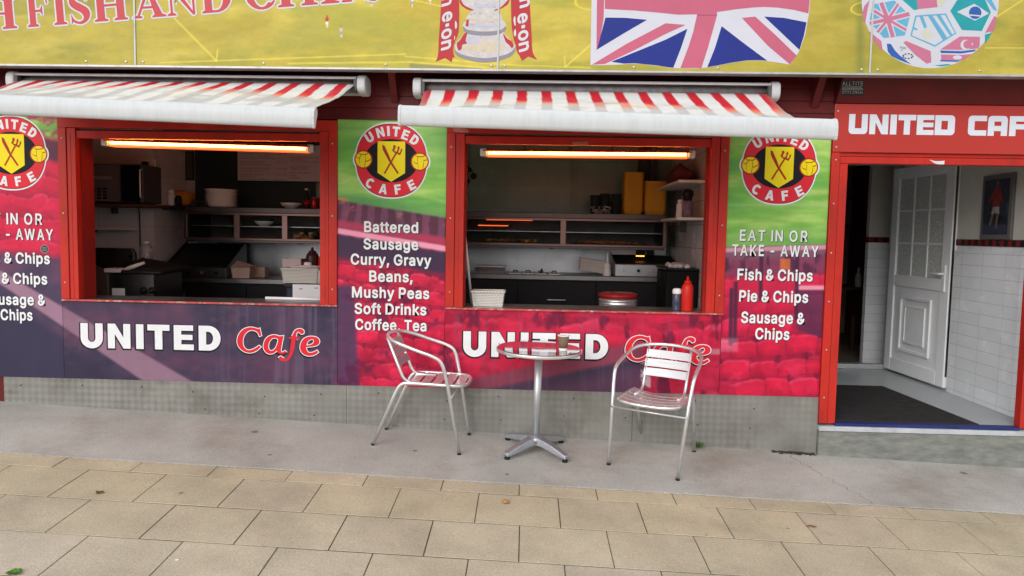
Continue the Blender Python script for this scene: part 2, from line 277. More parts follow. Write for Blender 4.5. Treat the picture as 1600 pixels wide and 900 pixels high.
'o':(415,[[(207,-8),(174,-5),(144,3),(117,16),(93,35),(72,58),(56,85),(44,116),(37,150),(34,187),(37,225),(44,260),(56,291),(72,318),(93,341),(117,360),(144,374),(174,382),(207,384),(241,382),(271,374),(299,360),(323,341),(343,318),(359,291),(371,260),(379,225),(381,187),(379,150),(371,116),(359,85),(343,58),(323,35),(299,16),(271,3),(241,-5)],[(207,46),(231,49),(252,55),(270,66),(285,80),(298,97),(307,117),(314,139),(318,163),(319,187),(318,212),(314,236),(307,258),(298,278),(285,296),(270,310),(252,321),(231,328),(207,330),(184,328),(163,321),(145,310),(130,296),(118,278),(108,258),(102,236),(98,212),(96,187),(98,163),(102,139),(108,117),(118,97),(130,80),(145,66),(163,55),(184,49)]]),
'p':(424,[[(53,-143),(53,379),(112,379),(112,319),(118,319),(137,346),(171,373),(197,381),(229,384),(259,382),(287,374),(313,361),(335,342),(354,320),(370,293),(381,261),(388,227),(390,189),(388,151),(381,116),(370,84),(355,57),(336,34),(313,16),(288,3),(260,-6),(229,-8),(198,-5),(173,4),(138,31),(118,59),(114,59),(114,-143)],[(220,47),(242,49),(262,55),(279,66),(294,80),(306,97),(316,117),(323,139),(327,163),(328,189),(327,215),(323,239),(316,261),(307,281),(295,298),(280,311),(262,322),(243,328),(220,330),(198,328),(178,322),(161,312),(147,299),(134,282),(125,263),(118,241),(114,216),(113,189),(114,162),(118,138),(125,115),(135,95),(147,78),(162,65),(179,55),(198,49)]]),
'r':(259,[[(53,0),(53,379),(112,379),(112,321),(115,321),(130,347),(152,367),(171,377),(191,383),(213,385),(229,384),(243,384),(243,322),(230,324),(207,326),(182,323),(159,315),(140,301),(126,284),(117,262),(114,237),(114,0)]]),
's':(365,[[(182,-8),(157,-7),(133,-3),(112,3),(93,12),(76,24),(62,38),(50,54),(41,73),(36,94),(94,107),(105,79),(124,60),(150,49),(181,45),(206,47),(227,53),(244,62),(262,81),(268,103),(265,121),(254,136),(237,147),(212,155),(149,170),(118,180),(92,192),(72,208),(58,227),(50,249),(47,274),(49,295),(55,314),(65,332),(79,347),(95,360),(115,370),(137,378),(161,383),(187,384),(212,383),(234,379),(254,372),(279,358),(299,339),(314,316),(324,290),(268,277),(258,298),(243,316),(219,328),(187,333),(156,329),(131,317),(114,299),(109,277),(112,258),(124,243),(144,232),(172,223),(229,209),(261,200),(287,187),(306,171),(320,153),(328,131),(331,107),(329,85),(323,65),(312,47),(298,31),(281,18),(260,6),(236,-2),(210,-7)]]),
't':(227,[[(204,379),(204,327),(6,327),(6,379)],[(65,471),(126,471),(126,98),(128,76),(136,61),(150,53),(170,50),(185,51),(202,54),(213,2),(192,-3),(168,-4),(138,-1),(113,7),(92,21),(77,41),(68,64),(65,93)]]),
'u':(410,[[(182,-5),(158,-3),(135,2),(115,11),(97,23),(82,39),(69,59),(60,82),(54,109),(53,139),(53,379),(114,379),(114,144),(116,117),(124,94),(137,75),(154,61),(175,53),(200,50),(226,53),(249,62),(268,77),(283,97),(293,122),(296,153),(296,379),(357,379),(357,0),(298,0),(298,92),(307,92),(294,60),(277,35),(257,17),(234,5),(209,-3)]]),
'v':(389,[[(163,0),(17,379),(84,379),(165,155),(187,87),(206,21),(184,21),(203,87),(224,155),(305,379),(371,379),(226,0)]]),
'y':(389,[[(47,-139),(61,-86),(71,-87),(104,-89),(118,-84),(130,-74),(141,-58),(151,-36),(163,-1),(17,379),(84,379),(165,155),(187,87),(206,21),(184,21),(202,87),(224,155),(305,379),(371,379),(204,-58),(177,-107),(159,-124),(139,-136),(117,-143),(91,-145),(65,-143)]]),
'x':(379,[[(21,0),(171,218),(171,171),(29,379),(100,379),(147,306),(179,253),(207,206),(175,206),(202,253),(233,306),(282,379),(352,379),(209,169),(209,214),(358,0),(287,0),(231,85),(200,136),(173,182),(205,182),(178,136),(148,85),(91,0)]]),
'w':(567,[[(138,0),(23,379),(87,379),(133,214),(154,137),(175,41),(165,41),(186,135),(206,214),(252,379),(316,379),(362,214),(382,136),(402,41),(391,41),(413,135),(434,214),(480,379),(545,379),(429,0),(368,0),(319,172),(305,225),(291,280),(277,338),(291,338),(277,280),(263,225),(248,172),(199,0)]]),
'm':(610,[[(53,0),(53,379),(112,379),(112,295),(108,295),(118,323),(132,346),(151,363),(172,376),(195,384),(219,386),(245,383),(268,375),(287,361),(303,342),(314,320),(321,295),(312,295),(322,321),(337,343),(357,361),(381,375),(407,383),(437,386),(458,385),(478,380),(497,372),(514,361),(529,346),(541,328),(550,307),(555,283),(557,255),(557,0),(496,0),(496,254),(493,279),(485,298),(473,313),(447,326),(419,330),(395,328),(374,320),(358,307),(345,290),(338,270),(335,247),(335,0),(274,0),(274,260),(269,288),(253,311),(229,326),(199,330),(178,328),(158,320),(140,307),(126,289),(117,266),(114,238),(114,0)]]),
'l':(189,[[(139,-2),(112,0),(91,8),(74,20),(62,37),(55,59),(53,84),(53,509),(114,509),(114,99),(115,77),(120,62),(130,54),(146,52),(160,53),(170,54),(181,3),(162,-1)]]),
'j':(167,[[(53,379),(114,379),(114,-30),(112,-52),(108,-72),(102,-90),(86,-113),(65,-129),(47,-137),(27,-141),(4,-143),(-10,-143),(-10,-87),(2,-87),(25,-83),(40,-72),(50,-54),(53,-29)],[(83,443),(67,446),(53,455),(44,468),(41,483),(44,499),(53,512),(67,521),(83,524),(100,521),(114,512),(123,499),(126,483),(123,468),(114,455),(100,446)]]),
'0':(453,[[(227,-7),(191,-3),(158,7),(130,24),(105,48),(85,77),(69,113),(57,155),(50,202),(48,254),(50,306),(57,353),(69,395),(85,431),(106,461),(130,484),(159,502),(191,512),(227,516),(262,512),(295,502),(323,484),(348,461),(368,431),(384,395),(396,353),(403,306),(405,254),(403,202),(396,155),(384,113),(368,77),(348,48),(323,24),(295,7),(263,-3)],[(227,50),(250,52),(271,60),(290,74),(306,92),(320,116),(330,144),(338,176),(342,213),(344,254),(342,295),(338,332),(330,365),(320,393),(306,416),(290,435),(271,449),(250,457),(227,460),(203,457),(182,449),(163,435),(147,416),(134,393),(123,365),(115,332),(111,295),(109,254),(111,213),(115,176),(123,144),(134,116),(147,92),(163,74),(182,60),(203,52)]]),
'1':(453,[[(76,0),(76,55),(391,55),(391,0)],[(276,509),(276,0),(212,0),(212,448),(209,448),(86,358),(86,427),(198,509)]]),
'2':(453,[[(64,0),(64,47),(234,229),(282,282),(311,327),(318,348),(320,371),(317,397),(308,419),(293,436),(273,449),(250,457),(224,460),(196,457),(172,447),(153,433),(139,413),(130,390),(127,362),(66,362),(68,391),(75,418),(86,442),(102,464),(121,482),(143,496),(168,507),(196,513),(225,516),(254,513),(281,507),(306,497),(328,482),(346,465),(361,445),(372,423),(379,398),(381,372),(378,345),(371,318),(363,299),(351,280),(336,259),(267,180),(153,60),(153,57),(389,57),(389,0)]]),
'3':(453,[[(218,-7),(188,-5),(159,1),(133,10),(108,22),(88,38),(70,57),(57,79),(48,104),(44,132),(109,132),(115,107),(126,87),(144,71),(165,59),(191,52),(219,50),(248,53),(275,61),(297,74),(315,93),(325,116),(329,145),(326,172),(316,196),(299,217),(275,234),(254,241),(229,246),(201,248),(157,248),(157,299),(288,448),(288,452),(70,452),(70,509),(372,509),(372,461),(211,278),(211,289),(247,290),(279,286),(308,276),(333,262),(354,244),(371,222),(383,198),(391,173),(393,145),(390,116),(383,90),(370,66),(354,45),(333,27),(309,12),(281,2),(251,-5)]]),
'4':(453,[[(40,105),(40,158),(247,509),(311,509),(109,166),(109,163),(413,163),(413,105)],[(282,0),(282,121),(282,146),(282,318),(343,318),(343,0)]]),
'5':(453,[[(221,-7),(192,-5),(165,1),(140,11),(118,25),(99,41),(83,60),(71,82),(63,105),(60,130),(122,130),(127,108),(138,89),(154,73),(173,60),(196,52),(221,50),(250,53),(276,64),(298,82),(314,104),(324,131),(328,162),(326,183),(321,203),(314,221),(297,244),(275,262),(248,273),(218,277),(167,268),(145,258),(128,246),(67,253),(96,509),(366,509),(366,452),(151,452),(134,301),(136,301),(155,315),(178,325),(203,331),(229,334),(252,332),(274,328),(294,321),(313,311),(330,299),(345,285),(358,269),(370,251),(379,231),(386,210),(390,187),(391,163),(388,132),(381,102),(369,76),(352,52),(332,32),(309,15),(282,3),(253,-4)]]),
'6':(453,[[(226,-7),(196,-4),(168,3),(142,15),(119,31),(100,51),(84,74),(73,101),(66,130),(64,162),(65,187),(71,212),(80,239),(93,268),(112,302),(137,340),(252,509),(322,509),(151,261),(145,261),(165,288),(196,307),(235,314),(265,312),(291,305),(316,295),(337,280),(355,262),(370,240),(380,215),(387,187),(389,157),(387,127),(379,98),(368,73),(352,50),(333,30),(310,14),(284,3),(257,-4)],[(226,48),(254,52),(279,63),(299,79),(314,101),(324,128),(327,157),(324,187),(314,213),(299,235),(279,251),(254,262),(226,265),(198,262),(174,252),(153,235),(138,214),(128,188),(125,158),(128,128),(138,102),(153,79),(174,63),(198,52)]]),
'7':(453,[[(97,0),(323,448),(323,452),(62,452),(62,509),(391,509),(391,449),(165,0)]]),
'8':(453,[[(226,-7),(193,-5),(163,1),(136,11),(111,25),(91,42),(74,62),(62,84),(54,109),(52,135),(53,156),(58,176),(65,195),(81,220),(101,241),(125,256),(153,265),(153,267),(129,276),(109,289),(93,308),(80,330),(73,354),(70,380),(73,405),(79,429),(90,450),(106,469),(124,485),(146,498),(170,508),(197,514),(226,516),(255,514),(282,508),(306,498),(328,485),(346,469),(361,450),(373,429),(379,405),(382,380),(379,354),(372,330),(359,308),(343,289),(323,276),(300,267),(300,265),(327,256),(351,241),(372,220),(387,195),(395,176),(399,156),(401,135),(398,109),(391,84),(378,62),(362,42),(341,25),(317,11),(289,1),(259,-5)],[(226,49),(258,52),(285,60),(307,74),(323,91),(333,113),(337,139),(333,165),(322,189),(305,208),(283,223),(256,232),(226,235),(196,232),(169,223),(147,208),(130,189),(119,165),(115,139),(119,113),(129,91),(145,74),(167,60),(185,54),(205,50)],[(226,290),(252,292),(274,300),(293,313),(307,330),(316,351),(319,376),(316,399),(308,420),(294,437),(275,449),(252,457),(226,460),(200,457),(177,449),(159,437),(145,420),(136,399),(133,376),(136,351),(145,330),(159,313),(178,300),(201,292)]]),
'9':(453,[[(226,516),(256,513),(285,506),(310,494),(333,478),(352,458),(368,434),(380,408),(387,378),(389,347),(387,322),(382,296),(373,270),(359,240),(340,207),(315,168),(200,0),(130,0),(301,248),(307,248),(287,221),(257,202),(218,195),(188,197),(161,203),(137,214),(116,229),(98,247),(83,269),(72,294),(66,321),(64,352),(66,382),(73,411),(85,436),(101,459),(120,479),(143,494),(168,506),(196,513)],[(226,460),(199,457),(174,446),(154,429),(138,407),(129,381),(125,352),(129,322),(138,295),(154,274),(174,257),(199,247),(226,243),(254,247),(279,257),(299,273),(314,295),(324,321),(327,350),(324,381),(314,407),(299,429),(279,446),(254,457)]]),
',':(188,[[(38,-119),(68,71),(137,71),(84,-119)]]),
'.':(188,[[(95,-4),(78,-1),(63,9),(53,24),(50,41),(53,59),(63,73),(78,83),(95,87),(113,83),(128,73),(138,59),(141,41),(138,24),(128,9),(113,-1)]]),
'&':(448,[[(197,-7),(165,-5),(136,1),(110,12),(88,26),(69,42),(54,62),(43,84),(36,108),(34,133),(37,163),(47,189),(63,213),(85,235),(140,279),(216,335),(237,352),(255,375),(262,405),(258,427),(245,445),(226,457),(201,461),(168,453),(145,431),(139,416),(137,399),(145,363),(169,327),(204,284),(438,0),(364,0),(171,231),(121,293),(87,344),(78,370),(75,398),(77,420),(82,440),(91,458),(109,481),(134,499),(154,507),(176,512),(200,513),(224,512),(246,507),(266,499),(290,482),(308,459),(320,433),(324,404),(315,362),(291,325),(256,293),(154,217),(135,202),(121,188),(110,174),(100,154),(97,131),(100,108),(109,87),(124,70),(143,57),(166,49),(193,46),(223,50),(251,59),(269,69),(286,81),(301,95),(315,112),(327,131),(336,151),(343,174),(348,198),(349,224),(408,224),(406,194),(403,167),(397,144),(371,92),(345,62),(333,47),(315,30),(294,17),(271,7),(246,-1),(221,-5)]]),
'-':(453,[[(337,244),(337,188),(114,188),(114,244)]]),
'£':(425,[[(37,41),(37,57),(62,61),(80,74),(90,95),(93,125),(85,358),(86,387),(92,414),(102,439),(116,461),(134,480),(156,495),(181,506),(209,513),(239,516),(265,514),(288,508),(310,499),(330,487),(347,472),(362,454),(374,433),(382,411),(387,385),(328,377),(323,400),(313,420),(300,437),(283,449),(263,456),(240,459),(210,456),(186,446),(168,430),(155,410),(148,387),(146,360),(153,127),(152,106),(145,89),(123,64),(92,49),(61,42)],[(37,0),(37,57),(301,57),(315,58),(324,63),(330,85),(330,107),(388,107),(388,91),(385,63),(378,40),(366,23),(349,10),(327,3),(299,0)],[(37,229),(37,280),(311,280),(311,229)]]),
':':(188,[[(95,-4),(78,-1),(63,9),(53,24),(50,41),(53,59),(63,73),(78,83),(95,87),(113,83),(128,73),(138,59),(141,41),(138,24),(128,9),(113,-1)],[(95,271),(78,274),(63,284),(53,299),(50,316),(53,334),(63,349),(78,359),(95,362),(113,359),(128,349),(138,334),(141,316),(138,299),(128,284),(113,274)]]),
"'":(206,[[(78,318),(70,509),(136,509),(128,318)]]),
}
FONT_['I'] = (185, [[(60,0),(60,509),(125,509),(125,0)]])
FONT_['Z'] = (400, [[(40,0),(40,60),(290,448),(50,448),(50,509),(370,509),(370,452),(118,61),(375,61),(375,0)]])
FONT_['\u00b7'] = (200, [[(60,150),(60,260),(140,260),(140,150)]])
def fill_raw(splines, offset=0.0):                   # contours already wound the right way
    cu = bpy.data.curves.new('t', 'CURVE'); cu.dimensions = '2D'; cu.fill_mode = 'FRONT'; cu.offset = offset
    for sp in splines:
        q = cu.splines.new('POLY'); q.points.add(len(sp)-1); q.use_cyclic_u = True
        for i, c in enumerate(sp): q.points[i].co = (c[0], c[1], 0, 1)
    return mesh2d(cu)
_tx = {}; _tg = {}
def text(body, offset=0.0, sp=1.0):                  # height 1 = font size; x from 0
    k = (body, offset, sp)
    if k not in _tx:
        V, F_, x = [], [], 0.0
        for ch in body:
            if ch == ' ': x += .17*sp; continue
            adv, cs = FONT_[ch]
            if (ch, offset) not in _tg: _tg[(ch, offset)] = fill_raw([[(a/1000, b/1000) for a, b in c] for c in cs], offset)
            v, f = _tg[(ch, offset)]; o = len(V)
            V += [(a+x, b) for a, b in v]; F_ += [tuple(i+o for i in q) for q in f]
            x += (adv/1000+.022)*sp
        _tx[k] = (V, F_)
    return _tx[k]
def put(mb, vf, fn, Y, mi):                          # place 2-D faces through fn(x,y)->(x,z)
    v, f = vf; mb.face2d([fn(*q) for q in v], f, Y, mi)
def sm2(pts, n=6):                                   # closed smooth outline; a point written (x,y,1) is a corner
    P = []; N = len(pts)
    for i in range(N):
        p1, p2 = pts[i], pts[(i+1)%N]; p0 = pts[i-1] if len(p1) < 3 else p1; p3 = pts[(i+2)%N] if len(p2) < 3 else p2
        for k in range(n):
            t = k/n
            P.append(tuple(.5*((2*p1[j])+(p2[j]-p0[j])*t+(2*p0[j]-5*p1[j]+4*p2[j]-p3[j])*t*t+(3*p1[j]-p0[j]-3*p2[j]+p3[j])*t**3) for j in (0,1)))
    return P
def ell(cx, cy, rx, ry, n=40, e=2.0):
    out = []
    for k in range(n):
        a = 2*math.pi*k/n; c, s_ = math.cos(a), math.sin(a)
        out.append((cx+rx*math.copysign(abs(c)**(2/e), c), cy+ry*math.copysign(abs(s_)**(2/e), s_)))
    return out
def arc(cx, cy, rx, ry, a0, a1, n=10): return [(cx+rx*math.cos(R(a0+(a1-a0)*k/n)), cy+ry*math.sin(R(a0+(a1-a0)*k/n))) for k in range(n+1)]
# heavy sans capitals, one unit tall, (width, outlines)
GL = {
 'U': (.9, [[(0,1),(0,.4)] + arc(.45,.4,.45,.42,180,360,14) + [(.9,.4),(.9,1),(.6,1),(.6,.4)] + arc(.45,.4,.15,.16,360,180,8) + [(.3,.4),(.3,1)]]),
 'N': (.9, [[(0,0),(0,1),(.3,1),(.62,.45),(.62,1),(.9,1),(.9,0),(.62,0),(.28,.58),(.28,0)]]),
 'I': (.3, [[(0,0),(0,1),(.3,1),(.3,0)]]),
 'T': (.88, [[(.29,0),(.29,.76),(0,.76),(0,1),(.88,1),(.88,.76),(.59,.76),(.59,0)]]),
 'E': (.8, [[(0,0),(0,1),(.78,1),(.78,.78),(.3,.78),(.3,.62),(.75,.62),(.75,.41),(.3,.41),(.3,.23),(.8,.23),(.8,0)]]),
 'F': (.76, [[(0,0),(0,1),(.76,1),(.76,.77),(.3,.77),(.3,.61),(.7,.61),(.7,.39),(.3,.39),(.3,0)]]),
 'D': (.88, [[(0,0),(0,1),(.4,1)] + arc(.4,.5,.48,.5,90,-90,16) + [(.4,0)], [(.3,.24)] + arc(.38,.5,.2,.26,-90,90,10) + [(.3,.76)]]),
 'C': (.9, [arc(.47,.5,.47,.52,40,320,26) + arc(.48,.5,.2,.27,310,50,16)]),
 'A': (.98, [[(0,0),(.34,1),(.64,1),(.98,0),(.68,0),(.625,.18),(.35,.18),(.3,0)], [(.41,.38),(.57,.38),(.49,.68)]]),
}
def rrect(x0, y0, x1, y1, r=(0,0,0,0), n=5):         # corners bl, br, tr, tl
    o = []
    for (cx, cy, a, rad) in ((x0+r[0], y0+r[0], 180, r[0]), (x1-r[1], y0+r[1], 270, r[1]), (x1-r[2], y1-r[2], 0, r[2]), (x0+r[3], y1-r[3], 90, r[3])):
        o += arc(cx, cy, rad, rad, a, a+90, n) if rad else [(cx, cy)]
    return o
# square sans capitals of the door sign
q = .2
GS = {
 'U': (1, [[(0,1),(0,.2)]+arc(.2,.2,.2,.2,180,270,5)+arc(.8,.2,.2,.2,270,360,5)+[(1,1),(.68,1),(.68,.29),(.33,.29),(.33,1)]]),
 'N': (1, [[(0,0),(0,1),(.35,1),(.68,.42),(.68,1),(1,1),(1,0),(.66,0),(.32,.6),(.32,0)]]),
 'I': (.34, [[(0,0),(0,1),(.34,1),(.34,0)]]),
 'T': (.95, [[(.31,0),(.31,.72),(0,.72),(0,1),(.95,1),(.95,.72),(.64,.72),(.64,0)]]),
 'E': (.9, [[(0,0),(0,1),(.9,1),(.9,.75),(.33,.75),(.33,.62),(.87,.62),(.87,.39),(.33,.39),(.33,.25),(.9,.25),(.9,0)]]),
 'D': (1.05, [[(0,0),(0,1)]+arc(.85,.8,.2,.2,90,0,5)+arc(.85,.2,.2,.2,0,-90,5), [(.34,.28),(.34,.72),(.68,.72),(.68,.28)]]),
 'C': (.98, [[(.98,0)]+arc(.2,.2,.2,.2,270,180,5)+arc(.2,.8,.2,.2,180,90,5)+[(.98,1),(.98,.73),(.34,.73),(.34,.27),(.98,.27)]]),
 'A': (1.02, [[(0,0)]+arc(.2,.8,.2,.2,180,90,5)+arc(.82,.8,.2,.2,90,0,5)+[(1.02,0),(.69,0),(.69,.24),(.33,.24),(.33,0)], [(.33,.5),(.69,.5),(.69,.72),(.33,.72)]]),
 'F': (.92, [[(0,0),(0,1),(.92,1),(.92,.73),(.33,.73),(.33,.6),(.86,.6),(.86,.34),(.33,.34),(.33,0)]]),
}
_gf = {}
def glyph(ch, tbl=GL, off=0.0):
    k = (ch, id(tbl), off)
    if k not in _gf: _gf[k] = fill(tbl[ch][1], off)
    return _gf[k]

# ---- noise for the printed pictures
def _h(i, j, s):
    n = (i*374761393 + j*668265263 + s*1442695041) & 0xffffffff
    n = ((n ^ (n >> 13))*1274126177) & 0xffffffff
    return ((n ^ (n >> 16)) & 0xffff)/65535.0
def vn(x, y, s=0):
    i = np.floor(x).astype(np.int64); j = np.floor(y).astype(np.int64); a = x-i; b = y-j
    a = a*a*(3-2*a); b = b*b*(3-2*b)
    return (_h(i,j,s)*(1-a)+_h(i+1,j,s)*a)*(1-b) + (_h(i,j+1,s)*(1-a)+_h(i+1,j+1,s)*a)*b
def fbm(x, y, s=0, o=4):
    t = 0; k = .5; tot = 0
    for q in range(o): t = t+vn(x*2**q, y*2**q, s+q*17)*k; tot += k; k *= .55
    return t/tot
def sst(e0, e1, x): t = np.clip((x-e0)/(e1-e0), 0, 1); return t*t*(3-2*t)
def mixc(c, col, m): return c*(1-m[..., None]) + np.array(col, float)*m[..., None]
def srgb2lin(c):
    c = np.clip(c, 0, 255)/255.0
    return np.where(c <= .04045, c/12.92, ((c+.055)/1.055)**2.4)
def project(x, Y, z):
    d = np.stack([x-CAM[0], np.full_like(x, Y-CAM[1]), z-CAM[2]], -1)
    a = d@np.array(CR); b = d@np.array(CU); c = d@np.array(CW)
    return 800+F_PX*a/c, 450-F_PX*b/c
def print_sheet(name, x0, x1, z0, z1, Y, thick, step, paint, m, edge, parent, k=KW):
    nx = max(2, int((x1-x0)/step)+1); nz = max(2, int((z1-z0)/step)+1)
    X, Z = np.meshgrid(np.linspace(x0, x1, nx), np.linspace(z0, z1, nz))
    u, v = project(X, Y, Z)
    col = np.clip(srgb2lin(paint(u, v))/k, 0, .9)
    off = BASE.get(root_of(parent), (0,0,0))
    vs = np.stack([X-off[0], np.full_like(X, Y-off[1]), Z-off[2]], -1).reshape(-1, 3)
    b = len(vs)
    ring = [(x0,Y,z0),(x1,Y,z0),(x1,Y,z1),(x0,Y,z1),(x0,Y+thick,z0),(x1,Y+thick,z0),(x1,Y+thick,z1),(x0,Y+thick,z1)]
    vs = np.concatenate([vs, np.array(ring)-np.array(off)])
    idx = np.arange(nx*nz).reshape(nz, nx)
    q = np.stack([idx[:-1,:-1], idx[:-1,1:], idx[1:,1:], idx[1:,:-1]], -1).reshape(-1, 4)
    e = np.array([(b,b+4,b+5,b+1),(b+1,b+5,b+6,b+2),(b+2,b+6,b+7,b+3),(b+3,b+7,b+4,b),(b+4,b+7,b+6,b+5)])
    fa = np.concatenate([q, e]); nf = len(fa)
    me = bpy.data.meshes.new(name); me.vertices.add(len(vs)); me.vertices.foreach_set('co', vs.ravel())
    me.loops.add(nf*4); me.loops.foreach_set('vertex_index', fa.ravel().astype(np.int32))
    me.polygons.add(nf); me.polygons.foreach_set('loop_start', np.arange(0, nf*4, 4, dtype=np.int32))
    me.materials.append(m); me.materials.append(edge)
    mi = np.zeros(nf, np.int32); mi[-5:] = 1; me.polygons.foreach_set('material_index', mi)
    me.update(calc_edges=True); me.validate()
    at_ = me.color_attributes.new('Col', 'FLOAT_COLOR', 'POINT')
    cc = np.ones((len(vs), 4), np.float32); cc[:b, :3] = col.reshape(-1, 3); cc[b:, :3] = .2
    at_.data.foreach_set('color', cc.ravel())
    o = bpy.data.objects.new(name, me); C.objects.link(o); o.parent = parent
    return o

# ------------------------------------------------------------------ materials
RED = mat('red_paint', (.50, .022, .012), .5, spec=.3, var=.20, scale=2.5, bump=.05, bscale=22, grime=((.20,.02,.015), .5, 7), stretch=(1.5,1.5,.5))
REDD = mat('dark_red_paint', (.12, .012, .012), .55, var=.25, scale=4, bump=.06, bscale=25, grime=((.05,.01,.01), .5, 6))
REDI = mat('inner_red_paint', (.30, .02, .015), .5, var=.15)
WHITE = mat('white_metal', (.60, .62, .63), .42, var=.04, scale=5, grime=((.38,.38,.36), .28, 7), stretch=(5,5,.5))
PVC = mat('white_plastic', (.84, .85, .87), .32, var=.03)
ALU = mat('polished_aluminium', (.78, .78, .79), .32, .80, var=.04, scale=20)
ALUB = mat('brushed_aluminium', (.58, .59, .61), .46, .80, var=.07, scale=30, stretch=(1,1,.15))
STEEL = mat('stainless_steel', (.50, .50, .51), .36, 1.0, var=.10, scale=5, grime=((.3,.28,.26), .4, 8))
STEELD = mat('dull_steel', (.115, .105, .10), .40, 1.0, var=.18, scale=6, grime=((.12,.11,.10), .6, 7))
BLACK = mat('black_plastic', (.010, .010, .011), .5, spec=.22, var=.2)
BLACKM = mat('black_metal', (.014, .014, .014), .42, spec=.3, var=.3, scale=9)
RUBBER = mat('rubber', (.02, .02, .02), .75)
TILE = None
CASTA = mat('cast_aluminium', (.46, .48, .51), .42, .85, var=.08, scale=20)
INK_W = mat('white_ink', (.80, .81, .83), .45, var=.05, scale=14)
INK_K = mat('black_ink', (.010, .009, .014), .6, spec=.2, var=.2)
INK_R = mat('red_ink', A(214, 36, 52), .45, var=.05)
INK_Y = mat('yellow_ink', A(240, 214, 10), .45, var=.04)
INK_DR = mat('dark_red_ink', A(160, 40, 15), .45)
PRINT = mat('printed_board', (1,1,1), .40, var=.05, scale=10, attr=True, stretch=(1,1,.25))
BANNERP = mat('printed_vinyl', (1,1,1), .50, var=.06, scale=6, attr=True, bump=.02, bscale=8)
EDGE = mat('board_edge', (.10, .05, .07), .6)
SCREW = mat('zinc_screw', (.6, .57, .5), .4, .8)
CERAMIC = mat('white_ceramic', (.78, .76, .72), .22, var=.03)
CREAM = mat('cream_plastic', (.72, .68, .62), .42, var=.05)
CARD = mat('cardboard', (.62, .47, .38), .8, var=.08)
GLASSM = mat('cabinet_glass', (.9,.95,.95), .03, var=0, trans=1.0)
_g = GLASSM.node_tree.nodes['Principled BSDF']; _g.inputs['IOR'].default_value = 1.05

def tile_mat(name, col, mortar, w, h, rough=.25, offs=0.0):
    m = mat(name, col, rough, var=.05, scale=5)
    n = m.node_tree.nodes; l = m.node_tree.links; b = n['Principled BSDF']
    src = b.inputs['Base Color'].links[0].from_socket
    tc = n.new('ShaderNodeTexCoord'); sx = n.new('ShaderNodeSeparateXYZ'); cx = n.new('ShaderNodeCombineXYZ')
    ad = n.new('ShaderNodeMath'); ad.operation = 'ADD'
    l.new(tc.outputs['Object'], sx.inputs[0]); l.new(sx.outputs[0], ad.inputs[0]); l.new(sx.outputs[1], ad.inputs[1])
    l.new(ad.outputs[0], cx.inputs[0]); l.new(sx.outputs[2], cx.inputs[1])
    br = n.new('ShaderNodeTexBrick'); br.offset = offs; br.inputs['Scale'].default_value = 1; br.inputs['Brick Width'].default_value = w; br.inputs['Row Height'].default_value = h
    br.inputs['Mortar Size'].default_value = .003; br.inputs['Color1'].default_value = (1,1,1,1); br.inputs['Color2'].default_value = (.93,.93,.93,1); br.inputs['Mortar'].default_value = (*mortar, 1)
    l.new(cx.outputs[0], br.inputs['Vector'])
    mx = n.new('ShaderNodeMix'); mx.data_type = 'RGBA'; mx.blend_type = 'MULTIPLY'; mx.inputs[0].default_value = 1
    l.new(src, mx.inputs[6]); l.new(br.outputs['Color'], mx.inputs[7]); l.new(mx.outputs[2], b.inputs['Base Color'])
    bp = n.new('ShaderNodeBump'); bp.inputs['Strength'].default_value = .4; bp.inputs['Distance'].default_value = .002; bp.invert = True
    l.new(br.outputs['Fac'], bp.inputs['Height']); l.new(bp.outputs[0], b.inputs['Normal'])
    return m
TILEW = tile_mat('white_wall_tile', (.56, .52, .50), (.45,.42,.4), .25, .2)
TILEG = tile_mat('pale_green_tile', (.20, .33, .26), (.80,.80,.80), .4, .25)
PIERT = tile_mat('pier_panel', (.72, .68, .66), (.80,.78,.76), .62, .5)
PORCHT = tile_mat('porch_wall_tile', (.82, .84, .87), (.72,.72,.72), .3, .1)

